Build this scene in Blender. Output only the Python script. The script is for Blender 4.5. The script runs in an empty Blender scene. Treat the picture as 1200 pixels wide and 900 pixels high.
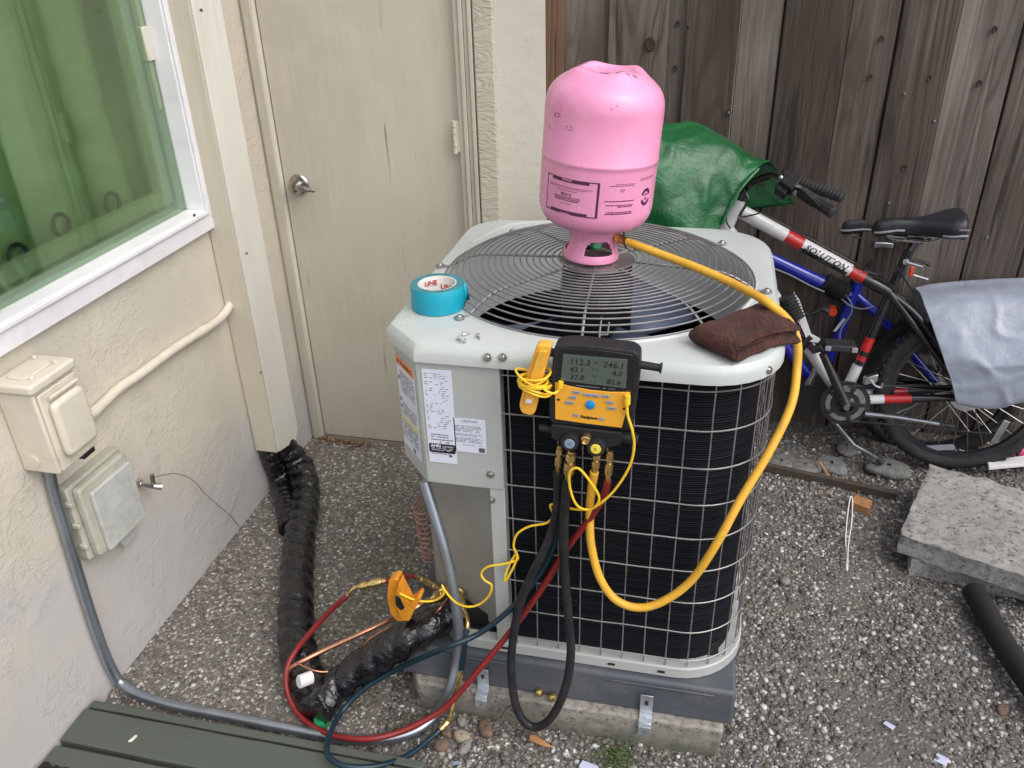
import bpy, bmesh, math, random
import numpy as np
from mathutils import Vector, Matrix, noise
R = math.radians
PI = math.pi
random.seed(7)
S = bpy.context.scene
COL = S.collection

# ---------------------------------------------------------------- camera
cam = bpy.data.objects.new('camera', bpy.data.cameras.new('camera'))
COL.objects.link(cam)
cam.data.sensor_width = 36
cam.data.lens = 29.1
cam.data.clip_start = 0.05
cam.data.clip_end = 200
right = Vector((0.97528893, 0.21921785, -0.02747794))
down = Vector((0.08286769, -0.47826327, -0.87429811))
fwd = Vector((-0.20480345, 0.85041623, -0.48461095))
mw = Matrix((right, -down, -fwd)).transposed().to_4x4()
mw.translation = Vector((0, 0, 1.68))
cam.matrix_world = mw
S.camera = cam

# ---------------------------------------------------------------- sky, sun, exposure (open shade, overcast)
SUN_EL, SUN_AZ = 50, 120        # azimuth clockwise from +Y : the light comes from the right, a little behind the viewer
W = bpy.data.worlds.new('World')
S.world = W
W.use_nodes = True
nt = W.node_tree
sky = nt.nodes.new('ShaderNodeTexSky')
sky.sky_type = 'NISHITA'
sky.sun_disc = False
sky.sun_elevation = R(SUN_EL)
sky.sun_rotation = R(SUN_AZ)
sky.air_density = 1.0
sky.dust_density = 3.0
sky.ozone_density = 1.0
hs = nt.nodes.new('ShaderNodeHueSaturation')
hs.inputs['Saturation'].default_value = 0.55
nt.links.new(sky.outputs[0], hs.inputs['Color'])
nt.links.new(hs.outputs[0], nt.nodes['Background'].inputs[0])
nt.nodes['Background'].inputs[1].default_value = 0.15
sun = bpy.data.objects.new('sun', bpy.data.lights.new('sun', 'SUN'))
COL.objects.link(sun)
sun.data.energy = 1.0
sun.data.angle = R(70)
sun.data.color = (1.0, 0.96, 0.90)
sd = Vector((math.sin(R(SUN_AZ)) * math.cos(R(SUN_EL)), math.cos(R(SUN_AZ)) * math.cos(R(SUN_EL)), math.sin(R(SUN_EL))))
sun.rotation_euler = sd.to_track_quat('Z', 'Y').to_euler()
sun.location = (3, -3, 6)
S.view_settings.view_transform = 'Standard'
S.view_settings.look = 'None'
S.view_settings.gamma = 1
S.view_settings.exposure = 0.5

# ---------------------------------------------------------------- material helper
MATS = {}
class NT:
    def __init__(s, m):
        s.t = m.node_tree; s.n = s.t.nodes; s.b = s.n['Principled BSDF']
    def new(s, ty, **kw):
        n = s.n.new(ty)
        for k, v in kw.items():
            if k.startswith('i_'):
                key = k[2:].replace('_', ' ')
                n.inputs[int(key) if key.isdigit() else key].default_value = v
            else: setattr(n, k, v)
        return n
    def link(s, a, b): s.t.links.new(a, b)
    def coord(s, kind='Object', scale=(1, 1, 1)):
        tc = s.new('ShaderNodeTexCoord'); mp = s.new('ShaderNodeMapping')
        mp.inputs['Scale'].default_value = scale
        s.link(tc.outputs[kind], mp.inputs[0]); return mp.outputs[0]
    def noise(s, vec, scale=5, detail=4, rough=.55, dist=0):
        n = s.new('ShaderNodeTexNoise', i_Scale=scale, i_Detail=detail, i_Roughness=rough, i_Distortion=dist)
        s.link(vec, n.inputs['Vector']); return n.outputs['Fac']
    def ramp(s, fac, stops, interp='LINEAR'):
        n = s.new('ShaderNodeValToRGB'); cr = n.color_ramp; cr.interpolation = interp
        while len(cr.elements) < len(stops): cr.elements.new(.5)
        for e, (p, c) in zip(cr.elements, stops):
            e.position = p; e.color = (c, c, c, 1) if isinstance(c, (int, float)) else (*c, 1)
        s.link(fac, n.inputs[0]); return n.outputs[0]
    def mix(s, a, b, fac, mode='MIX'):
        n = s.new('ShaderNodeMix', data_type='RGBA', blend_type=mode)
        for src, i in ((fac, 0), (a, 6), (b, 7)):
            if hasattr(src, 'is_output'): s.link(src, n.inputs[i])
            elif isinstance(src, (int, float)): n.inputs[i].default_value = src if i == 0 else (src, src, src, 1)
            else: n.inputs[i].default_value = (*src, 1)
        return n.outputs[2]
    def math(s, op, a, b=0.0, c=0.0):
        n = s.new('ShaderNodeMath', operation=op)
        for i, v in enumerate((a, b, c)):
            if hasattr(v, 'is_output'): s.link(v, n.inputs[i])
            else: n.inputs[i].default_value = v
        return n.outputs[0]
    def bump(s, h, strength=.3, dist=.002, prev=None):
        n = s.new('ShaderNodeBump', i_Strength=strength, i_Distance=dist)
        s.link(h, n.inputs['Height'])
        if prev is not None: s.link(prev, n.inputs['Normal'])
        s.link(n.outputs[0], s.b.inputs['Normal']); return n.outputs[0]

def newmat(name, rough=.5, metal=0.0):
    m = bpy.data.materials.new(name); m.use_nodes = True
    t = NT(m); t.b.inputs['Roughness'].default_value = rough; t.b.inputs['Metallic'].default_value = metal
    MATS[name] = m
    return m, t

def simple(name, col, rough=.5, metal=0.0, var=.12, vs=14, bs=120, bump=.15, bd=.0006, coat=0, dirt=None, dirtamt=.5, dirtscale=9):
    """colour with broad mottling, fine bump, uneven gloss and optional dirt patches"""
    m, t = newmat(name, rough, metal)
    v = t.coord()
    n1 = t.noise(v, vs, 5, .6)
    dark = tuple(c * (1 - var * 2) for c in col); lite = tuple(min(1, c * (1 + var)) for c in col)
    c = t.ramp(n1, [(.25, dark), (.5, col), (.78, lite)])
    if dirt:
        n3 = t.noise(v, dirtscale, 8, .7, .4)
        f = t.ramp(n3, [(.50, 0.0), (.70, 1.0)])
        c = t.mix(c, dirt, t.math('MULTIPLY', f, dirtamt))
    t.link(c, t.b.inputs['Base Color'])
    n2 = t.noise(v, bs, 3, .6)
    t.bump(n2, bump, bd)
    rr = t.ramp(n1, [(.2, max(.03, rough - .08)), (.8, min(1, rough + .1))])
    t.link(rr, t.b.inputs['Roughness'])
    t.b.inputs['Coat Weight'].default_value = coat
    return m

# ---------------------------------------------------------------- mesh helper
def catmull(pts, n=8, closed=False):
    P = [Vector(p) for p in pts]; out = []
    N = len(P)
    segs = N if closed else N - 1
    for i in range(segs):
        if closed: a, b, c, d = P[(i - 1) % N], P[i], P[(i + 1) % N], P[(i + 2) % N]
        else: a, b, c, d = P[max(i - 1, 0)], P[i], P[i + 1], P[min(i + 2, N - 1)]
        for k in range(n):
            t = k / n
            # centripetal-ish: plain Catmull-Rom with tension .5
            out.append(.5 * ((2 * b) + (c - a) * t + (2 * a - 5 * b + 4 * c - d) * t * t + (-a + 3 * b - 3 * c + d) * t ** 3))
    if not closed: out.append(P[-1].copy())
    return out

class MB:
    def __init__(s): s.v = []; s.f = []; s.m = []
    def add(s, vs, fs, mi=0):
        o = len(s.v); s.v += [tuple(v) for v in vs]; s.f += [tuple(i + o for i in f) for f in fs]; s.m += [mi] * len(fs); return s
    def box(s, a, b, mi=0):
        x0, y0, z0 = [min(p, q) for p, q in zip(a, b)]; x1, y1, z1 = [max(p, q) for p, q in zip(a, b)]
        return s.add([(x0, y0, z0), (x1, y0, z0), (x1, y1, z0), (x0, y1, z0), (x0, y0, z1), (x1, y0, z1), (x1, y1, z1), (x0, y1, z1)],
                     [(0, 3, 2, 1), (4, 5, 6, 7), (0, 1, 5, 4), (1, 2, 6, 5), (2, 3, 7, 6), (3, 0, 4, 7)], mi)
    def obox(s, c, u, v, w, mi=0):
        """box at centre c with half-axes u, v, w"""
        c, u, v, w = map(Vector, (c, u, v, w))
        P = [c + a * u + b * v + d * w for d in (-1, 1) for a, b in ((-1, -1), (1, -1), (1, 1), (-1, 1))]
        F = [(0, 3, 2, 1), (4, 5, 6, 7), (0, 1, 5, 4), (1, 2, 6, 5), (2, 3, 7, 6), (3, 0, 4, 7)]
        if u.cross(v).dot(w) < 0: F = [f[::-1] for f in F]
        return s.add(P, F, mi)
    def prism(s, poly, ext, mi=0):
        """3-D polygon extruded by vector ext"""
        P = [Vector(p) for p in poly]; e = Vector(ext); n = len(P)
        nm = Vector((0, 0, 0))
        for i in range(n): nm += (P[i] - P[0]).cross(P[(i + 1) % n] - P[0])
        if nm.dot(e) > 0: P = P[::-1]
        return s.add(P + [p + e for p in P], [tuple(range(n)), tuple(range(2 * n - 1, n - 1, -1))] + [(i, n + i, n + (i + 1) % n, (i + 1) % n) for i in range(n)], mi)
    def tube(s, pts, r, n=8, closed=False, cap=True, flat=None, mi=0):
        P = [Vector(p) for p in pts]; N = len(P)
        rr = r if isinstance(r, (list, tuple)) else [r] * N
        T = []
        for i in range(N):
            if closed: t = P[(i + 1) % N] - P[i - 1]
            else: t = P[min(i + 1, N - 1)] - P[max(i - 1, 0)]
            T.append(t.normalized() if t.length > 1e-9 else Vector((0, 0, 1)))
        up = Vector((0, 0, 1)) if abs(T[0].z) < .9 else Vector((1, 0, 0))
        u = (up - T[0] * up.dot(T[0])).normalized(); V = []
        for i in range(N):
            u = (u - T[i] * u.dot(T[i])).normalized(); w = T[i].cross(u)
            for k in range(n):
                a = 2 * PI * k / n; ca, sa = math.cos(a), math.sin(a)
                if flat: ca *= flat[0]; sa *= flat[1]
                V.append(P[i] + (u * ca + w * sa) * rr[i])
        F = []
        for i in range(N if closed else N - 1):
            for k in range(n):
                j = (i + 1) % N
                F.append((i * n + k, i * n + (k + 1) % n, j * n + (k + 1) % n, j * n + k))
        if cap and not closed: F += [tuple(range(n - 1, -1, -1)), tuple((N - 1) * n + k for k in range(n))]
        return s.add(V, F, mi)
    def lathe(s, prof, n=32, M=None, mi=0, a0=0, a1=2 * PI):
        full = abs(a1 - a0 - 2 * PI) < 1e-6; V = []; F = []; m = n if full else n + 1
        for r, z in prof:
            for k in range(m):
                a = a0 + (a1 - a0) * k / n; V.append(Vector((r * math.cos(a), r * math.sin(a), z)))
        for i in range(len(prof) - 1):
            for k in range(n):
                q = (k + 1) % m
                F.append((i * m + k, i * m + q, (i + 1) * m + q, (i + 1) * m + k))
        if M is not None: V = [M @ v for v in V]
        return s.add(V, F, mi)
    def grid(s, fn, nu, nv, cu=False, mi=0):
        V = [fn(i / nu, j / nv) for j in range(nv + 1) for i in range(nu + (0 if cu else 1))]
        m = nu if cu else nu + 1
        return s.add(V, [(j * m + i, j * m + (i + 1) % m, (j + 1) * m + (i + 1) % m, (j + 1) * m + i) for j in range(nv) for i in range(nu)], mi)
    def ball(s, c, r, n=10, mi=0):
        rx, ry, rz = r if isinstance(r, (tuple, list)) else (r, r, r)
        return s.grid(lambda u, v: (c[0] + rx * math.sin(PI * max(.001, min(.999, v))) * math.cos(2 * PI * u), c[1] + ry * math.sin(PI * max(.001, min(.999, v))) * math.sin(2 * PI * u), c[2] - rz * math.cos(PI * v)), n, max(4, n // 2), True, mi)
    def jitter(s, amp, freq, seed=0):
        s.v = [tuple(Vector(v) + amp * noise.noise_vector(Vector(v) * freq + Vector((seed, seed * 1.7, 0)))) for v in s.v]; return s

ORG = {}
def empty(name, loc, label, cat, group=None, kind=None):
    o = bpy.data.objects.new(name, None); COL.objects.link(o); o.location = loc; o.empty_display_size = .05
    o['label'] = label; o['category'] = cat
    if group: o['group'] = group
    if kind: o['kind'] = kind
    ORG[o.name] = Vector(loc)
    return o
def root_org(o):
    while o.parent: o = o.parent
    return ORG.get(o.name, Vector((0, 0, 0)))
def obj(name, mb, mats, parent=None, label=None, cat=None, group=None, kind=None, bevel=0, bseg=2, ang=35, smooth=True, solid=0, subd=0, loc=None):
    me = bpy.data.meshes.new(name)
    if parent is not None: org = root_org(parent)
    elif loc is not None: org = Vector(loc)
    else:
        a = np.array(mb.v); org = Vector(((a[:, 0].min() + a[:, 0].max()) / 2, (a[:, 1].min() + a[:, 1].max()) / 2, a[:, 2].min()))
    me.from_pydata([(v[0] - org.x, v[1] - org.y, v[2] - org.z) for v in mb.v], [], mb.f)
    ms = mats if isinstance(mats, (list, tuple)) else [mats]
    for m in ms: me.materials.append(MATS[m] if isinstance(m, str) else m)
    if len(ms) > 1: me.polygons.foreach_set('material_index', mb.m)
    me.polygons.foreach_set('use_smooth', [smooth] * len(me.polygons))
    me.update()
    if smooth: me.set_sharp_from_angle(angle=R(ang))
    o = bpy.data.objects.new(name, me); COL.objects.link(o)
    if parent is not None: o.parent = parent
    else: o.location = org; ORG[o.name] = org
    if label: o['label'] = label
    if cat: o['category'] = cat
    if group: o['group'] = group
    if kind: o['kind'] = kind
    if subd:
        md = o.modifiers.new('sub', 'SUBSURF'); md.levels = md.render_levels = subd
    if solid:
        md = o.modifiers.new('solid', 'SOLIDIFY'); md.thickness = solid; md.offset = 0
    if bevel:
        md = o.modifiers.new('bevel', 'BEVEL'); md.width = bevel; md.segments = bseg; md.limit_method = 'ANGLE'; md.angle_limit = R(40); md.harden_normals = False
    return o
def inst(src, parent, loc=(0, 0, 0), name=None):
    """copy of a part, sharing its mesh"""
    c = src.copy(); COL.objects.link(c); c.parent = parent; c.location = loc
    return c
def frame(o, u, v):
    """matrix with columns u, v, u x v at o (u, v made orthonormal)"""
    o, u, v = Vector(o), Vector(u).normalized(), Vector(v)
    v = (v - u * v.dot(u)).normalized(); w = u.cross(v)
    M = Matrix((u, v, w)).transposed().to_4x4(); M.translation = o; return M
def text_mb(txt, size, M, extrude=.0002, bend=None, ax='LEFT', shear=0, bold=0, sx=1):
    """lettering as geometry placed with matrix M (x along the line, y up, z out of the surface)"""
    cu = bpy.data.curves.new('t', 'FONT'); cu.body = txt; cu.size = size; cu.extrude = extrude; cu.align_x = ax; cu.resolution_u = 2; cu.shear = shear; cu.offset = bold
    to = bpy.data.objects.new('t', cu)
    me = bpy.data.meshes.new_from_object(to)
    mb = MB()
    for v in me.vertices:
        p = Vector((v.co.x * sx, v.co.y, v.co.z))
        mb.v.append(tuple(M @ (bend(p) if bend else p)))
    for p in me.polygons: mb.f.append(tuple(p.vertices)); mb.m.append(0)
    bpy.data.objects.remove(to); bpy.data.curves.remove(cu); bpy.data.meshes.remove(me)
    return mb
def dashes(mb, M, x0, x1, y, h, rnd, word=.004, gap=.0012, bend=None, z=.0002, fill=.85):
    """an unreadably small printed line: a row of ink dashes"""
    x = x0
    while x < x1:
        w = min(rnd.uniform(.4, 1.4) * word, x1 - x)
        if rnd.random() < fill:
            q = [Vector((x, y, z)), Vector((x + w, y, z)), Vector((x + w, y + h, z)), Vector((x, y + h, z))]
            mb.add([M @ (bend(p) if bend else p) for p in q], [(0, 1, 2, 3)])
        x += w + gap
def quad(mb, M, x0, y0, x1, y1, z=.0002, bend=None, n=1, mi=0):
    for i in range(n):
        a, b = x0 + (x1 - x0) * i / n, x0 + (x1 - x0) * (i + 1) / n
        q = [Vector((a, y0, z)), Vector((b, y0, z)), Vector((b, y1, z)), Vector((a, y1, z))]
        mb.add([M @ (bend(p) if bend else p) for p in q], [(0, 1, 2, 3)], mi)
    return mb


# ---------------------------------------------------------------- materials of the setting
def stucco(name, col, stain, amt=1.0):
    m, t = newmat(name, .85)
    v = t.coord()
    big = t.noise(v, 2.2, 5, .6)
    c = t.ramp(big, [(.3, tuple(k * .9 for k in col)), (.7, tuple(min(1, k * 1.06) for k in col))])
    st = t.noise(t.coord(scale=(1, 1, .6)), 3.1, 8, .72, .8)
    c = t.mix(c, stain, t.math('MULTIPLY', t.ramp(st, [(.52, 0.0), (.74, 1.0)]), .55))
    # grime rising from the ground, then sky-coloured shade painted low on the wall
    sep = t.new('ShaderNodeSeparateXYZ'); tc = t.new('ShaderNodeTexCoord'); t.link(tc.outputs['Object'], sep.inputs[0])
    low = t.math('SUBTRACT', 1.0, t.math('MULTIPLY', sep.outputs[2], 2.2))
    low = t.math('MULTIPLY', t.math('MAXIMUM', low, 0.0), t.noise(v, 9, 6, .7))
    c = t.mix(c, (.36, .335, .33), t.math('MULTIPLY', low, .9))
    sky_tint = t.ramp(t.math('ADD', t.math('MULTIPLY', sep.outputs[2], -1.0), t.math('MULTIPLY', t.noise(v, 3.3, 6, .65, .5), 1.25)), [(.12, 0.0), (.42, 1.0)])  # pale lilac-grey painted into the colour for bluish skylight on the lower stucco
    c = t.mix(c, (.47, .465, .49), t.math('MULTIPLY', sky_tint, .62 if amt > .5 else .2))
    crk = t.new('ShaderNodeTexNoise', i_Scale=2.6, i_Detail=7, i_Roughness=.75); t.link(v, crk.inputs['Vector'])
    ck = t.ramp(t.math('ABSOLUTE', t.math('SUBTRACT', crk.outputs['Fac'], .5)), [(0, 1.0), (.0035, 0.0)])
    c = t.mix(c, tuple(k * .45 for k in col), t.math('MULTIPLY', ck, .28))
    pits = t.ramp(t.noise(v, 90, 2, .5), [(.27, 1.0), (.33, 0.0)])
    c = t.mix(c, tuple(k * .62 for k in col), t.math('MULTIPLY', pits, .6))
    t.link(c, t.b.inputs['Base Color'])
    # trowelled relief: plates with torn edges, dragged streaks, fine sand
    tear = t.ramp(t.noise(v, 17, 5, .62, 1.0), [(.47, 0.0), (.50, 1.0)])
    tear2 = t.ramp(t.noise(t.coord(scale=(1, 1.0, .55)), 34, 4, .65, .8), [(.55, 0.0), (.58, 1.0)])
    mpd = t.new('ShaderNodeMapping'); mpd.inputs['Rotation'].default_value = (R(38), 0, 0); mpd.inputs['Scale'].default_value = (1, 2.2, 9); tcd = t.new('ShaderNodeTexCoord'); t.link(tcd.outputs['Object'], mpd.inputs[0])
    drag = t.noise(mpd.outputs[0], 9, 5, .65, .8)
    msk = t.ramp(t.noise(v, 4.5, 2, .5), [(.48, 0.0), (.62, 1.0)])
    msk2 = t.ramp(t.noise(v, 2.7, 3, .6, .5), [(.5, 0.0), (.62, 1.0)])
    h = t.math('ADD', t.math('MULTIPLY', t.math('MULTIPLY', tear, msk2), .5), t.math('MULTIPLY', t.math('MULTIPLY', tear2, msk), .55))
    h = t.math('ADD', h, t.math('MULTIPLY', t.math('MULTIPLY', drag, t.math('MAXIMUM', msk, msk2)), 1.0))
    h = t.math('ADD', h, t.math('MULTIPLY', t.noise(v, 8, 6, .6), .9))
    h = t.math('ADD', h, t.math('MULTIPLY', t.noise(v, 60, 4, .7), .30))
    t.bump(h, .62 * amt, .004)
    return m
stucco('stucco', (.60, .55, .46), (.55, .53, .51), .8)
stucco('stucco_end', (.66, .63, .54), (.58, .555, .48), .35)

def painted_board(name, col, rough=.55, crack=.6, axis=2, fs=1.0):
    """painted plywood/timber: long fine vertical grain telegraphing through the paint"""
    m, t = newmat(name, rough)
    sc = [1.0, 1.0, 1.0]; sc[axis] = .03
    v = t.coord(scale=tuple(sc)); g = t.noise(v, 70 * fs, 5, .65)
    sc[axis] = .06
    g2 = t.noise(t.coord(scale=tuple(sc)), 45 * fs, 3, .6)
    lines = t.ramp(g2, [(.30, 1.0), (.345, 0.0)])
    o = t.noise(t.coord(), 1.7, 4, .6)
    c = t.ramp(o, [(.3, tuple(k * .9 for k in col)), (.7, tuple(k * 1.07 for k in col))])
    c = t.mix(c, tuple(k * .93 for k in col), t.ramp(g, [(.35, 1.0), (.6, 0.0)]))
    c = t.mix(c, tuple(k * .74 for k in col), t.ramp(t.noise(t.coord(scale=(1, 1, .6)), 2.3, 7, .7, .4), [(.46, 0.0), (.74, .8)]))
    c = t.mix(c, tuple(k * .38 for k in col), t.math('MULTIPLY', t.math('MULTIPLY', lines, crack), t.ramp(t.noise(t.coord(), 3, 2, .5), [(.42, 0.0), (.6, 1.0)])))
    t.link(c, t.b.inputs['Base Color'])
    t.bump(t.math('ADD', g, t.math('MULTIPLY', lines, -.8)), .22, .0010)
    return m
painted_board('door_paint', (.60, .555, .455), .5, .8)
painted_board('trim_paint', (.58, .545, .45), .6, .3)
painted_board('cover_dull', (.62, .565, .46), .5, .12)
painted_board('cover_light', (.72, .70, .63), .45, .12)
painted_board('deck_paint', (.085, .100, .084), .55, .5, axis=0)

def fence_wood(name, a, b, c3):
    m, t = newmat(name, .82)
    oi = t.new('ShaderNodeObjectInfo')
    tc = t.new('ShaderNodeTexCoord'); off = t.new('ShaderNodeVectorMath', operation='ADD')
    cmb = t.new('ShaderNodeCombineXYZ'); r = t.math('MULTIPLY', oi.outputs['Random'], 37.0)
    t.link(r, cmb.inputs[0]); t.link(t.math('MULTIPLY', r, 2.3), cmb.inputs[2])
    t.link(tc.outputs['Object'], off.inputs[0]); t.link(cmb.outputs[0], off.inputs[1])
    def mp(sc):
        q = t.new('ShaderNodeMapping'); q.inputs['Scale'].default_value = sc; t.link(off.outputs[0], q.inputs[0]); return q.outputs[0]
    # cathedral grain: contour lines of a stretched field
    fld = t.noise(mp((1.0, .6, .10)), 5.5, 2, .4, .2)
    ring = t.math('SINE', t.math('MULTIPLY', fld, 150.0))
    ring = t.math('MULTIPLY_ADD', ring, .5, .5)
    fib = t.noise(mp((1, 1, .018)), 110, 5, .75)
    fib2 = t.noise(mp((1, 1, .05)), 34, 4, .65)
    tone = t.noise(mp((1, .5, .22)), 4.5, 4, .6)
    c = t.ramp(tone, [(.28, a), (.5, b), (.72, c3)])
    c = t.mix(c, tuple(k * .52 for k in a), t.math('MULTIPLY', t.ramp(ring, [(.5, 0.0), (.95, 1.0)]), t.ramp(t.noise(mp((1, 1, .3)), 4, 2, .5), [(.42, .12), (.6, .6)])))
    c = t.mix(c, tuple(min(1, k * 1.35) for k in c3), t.math('MULTIPLY', t.ramp(fib, [(.52, 0.0), (.72, 1.0)]), .45))
    c = t.mix(c, (.012, .010, .009), t.math('MULTIPLY', t.ramp(fib2, [(.32, 1.0), (.44, 0.0)]), .8))
    saw = t.math('SINE', t.math('MULTIPLY', t.new('ShaderNodeSeparateXYZ').outputs[2], 1.0))
    sp = t.new('ShaderNodeSeparateXYZ'); t.link(off.outputs[0], sp.inputs[0])
    sw = t.math('SINE', t.math('MULTIPLY', t.math('ADD', sp.outputs[2], t.math('MULTIPLY', sp.outputs[0], .12)), 900.0))
    sw = t.math('MULTIPLY', t.ramp(sw, [(.55, 0.0), (1, 1.0)]), t.ramp(t.noise(mp((1, 1, .5)), 5, 2, .5), [(.45, 0.0), (.6, .22)]))
    c = t.mix(c, (.02, .017, .015), sw)
    gain = t.new('ShaderNodeHueSaturation'); t.link(c, gain.inputs['Color'])
    t.link(t.math('MULTIPLY_ADD', oi.outputs['Random'], .95, .55), gain.inputs['Value'])
    t.link(t.math('MULTIPLY_ADD', oi.outputs['Random'], -.45, 1.25), gain.inputs['Saturation'])
    t.link(gain.outputs[0], t.b.inputs['Base Color'])
    h = t.math('ADD', t.math('MULTIPLY', ring, -.28), t.math('ADD', fib, t.math('MULTIPLY', fib2, 1.1)))
    t.bump(h, .7, .0022)
    return m
fence_wood('fence_wood', (.046, .034, .027), (.092, .071, .058), (.190, .158, .133))
fence_wood('fence_wood_red', (.10, .055, .035), (.17, .10, .062), (.23, .15, .10))
simple('knot', (.035, .022, .016), .7, var=.3, vs=90, bump=.6, bs=200)
simple('nail', (.30, .29, .28), .45, .8)

def aggregate(name, k=1.0, scale=95, soil=.5, tone=1.0):
    """exposed aggregate: a voronoi cell is one pebble, with cement or soil between"""
    m, t = newmat(name, .8)
    v = t.coord()
    wob = t.new('ShaderNodeTexNoise', i_Scale=40, i_Detail=2); t.link(v, wob.inputs['Vector'])
    vv = t.mix(v, wob.outputs['Color'], .012)
    vo = t.new('ShaderNodeTexVoronoi', i_Scale=scale, feature='F1'); t.link(vv, vo.inputs['Vector'])
    sz = t.new('ShaderNodeSeparateColor'); t.link(vo.outputs['Color'], sz.inputs[0])
    stone = t.ramp(sz.outputs[0], [(0, (.055, .048, .042)), (.22, (.12, .10, .082)), (.42, (.20, .17, .14)), (.60, (.30, .27, .225)), (.74, (.17, .165, .165)), (.88, (.40, .37, .32)), (1, (.60, .58, .54))])
    hgt = t.math('SUBTRACT', t.math('MULTIPLY_ADD', sz.outputs[1], .25, .42), vo.outputs['Distance'])
    msk = t.ramp(hgt, [(0.0, 0.0), (.07, 1.0)])
    patch = t.noise(v, 3.6, 6, .68, .5)
    bed = t.ramp(t.noise(v, 55, 6, .7), [(.25, (.055, .048, .042)), (.6, (.135, .122, .108)), (.85, (.20, .185, .165))])
    keep = t.ramp(patch, [(.36, 1.0), (.56, 1.0 - soil)])
    f = t.math('MULTIPLY', msk, keep)
    c = t.mix(bed, stone, f)
    c = t.mix(c, (.075, .060, .048), t.math('MULTIPLY', t.ramp(t.noise(v, 2.1, 7, .7, .6), [(.5, 0.0), (.72, 1.0)]), .5))
    g = t.new('ShaderNodeHueSaturation', i_Value=tone, i_Saturation=.9); t.link(c, g.inputs['Color'])
    t.link(g.outputs[0], t.b.inputs['Base Color'])
    h = t.math('ADD', t.math('MULTIPLY', t.math('MULTIPLY', t.math('MAXIMUM', hgt, 0.0), f), 2.2), t.math('MULTIPLY', t.noise(v, 60, 5, .7), .3))
    t.bump(h, .9 * k, .006)
    return m
aggregate('gravel_bed', 1, 90, .5, 1.15)
aggregate('aggregate_paving', .7, 105, .25, 1.15)

def concrete(name, col, bump=.6, moss=0.0):
    m, t = newmat(name, .9)
    v = t.coord()
    a = t.noise(v, 6, 6, .65); b = t.noise(v, 48, 6, .75); p = t.ramp(t.noise(v, 75, 2, .5), [(.30, 1.0), (.36, 0.0)])
    c = t.ramp(a, [(.3, tuple(k * .72 for k in col)), (.5, col), (.75, tuple(min(1, k * 1.25) for k in col))])
    c = t.mix(c, tuple(k * .45 for k in col), t.ramp(b, [(.36, .8), (.52, 0.0)]))
    c = t.mix(c, tuple(k * .25 for k in col), t.math('MULTIPLY', p, .8))
    if moss:
        sep = t.new('ShaderNodeSeparateXYZ'); tc = t.new('ShaderNodeTexCoord'); t.link(tc.outputs['Object'], sep.inputs[0])
        lo = t.math('MAXIMUM', t.math('SUBTRACT', 1.0, t.math('MULTIPLY', sep.outputs[2], 15.0)), 0.0)
        c = t.mix(c, (.07, .08, .05), t.math('MULTIPLY', lo, t.math('MULTIPLY', t.noise(v, 14, 5, .7), moss)))
    t.link(c, t.b.inputs['Base Color'])
    t.bump(t.math('ADD', b, t.math('MULTIPLY', p, -1.0)), bump, .004)
    return m
concrete('concrete_slab', (.30, .28, .25), .5, 1.5)
concrete('paver', (.33, .32, .30), .9)
concrete('flat_stone', (.19, .19, .185), .5)
concrete('kerb', (.30, .28, .25), .5)

# ---------------------------------------------------------------- ground
def ground_h(x, y):
    h = .010 * noise.noise(Vector((x * 1.9, y * 1.9, 3))) + .004 * noise.noise(Vector((x * 7, y * 7, 1)))
    if x > .2: h += .012 * min(1, (x - .2) * 3) * (noise.noise(Vector((x * 4, y * 4, 9))) + .2)
    return h - .004
mb = MB()
N = 150
mb.grid(lambda u, v: (-1.36 + 4.0 * u, -.4 + 3.3 * v, ground_h(-1.36 + 4.0 * u, -.4 + 3.3 * v) if u < 1 else 0), N, N)
obj('ground', mb, 'gravel_bed', kind='structure', loc=(0, 0, 0), ang=80)
mb = MB()
mb.add([(-30, -30, -.03), (30, -30, -.03), (30, 30, -.03), (-30, 30, -.03)], [(0, 1, 2, 3)])
obj('ground_outer', mb, 'gravel_bed', kind='structure', loc=(0, 0, 0))

# poured exposed-aggregate strip between the left wall and the air conditioner
mb = MB()
mb.grid(lambda u, v: (-1.36 + .72 * u + (.05 * noise.noise(Vector((0, v * 9, 4))) if u == 1 else 0), 1.16 + 1.26 * v, .009 + .0025 * noise.noise(Vector((u * 5, v * 8, 0))) - (.02 if u == 1 or v == 0 else 0)), 30, 50)
obj('path', mb, 'aggregate_paving', kind='structure', loc=(0, 0, 0), ang=80)

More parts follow.
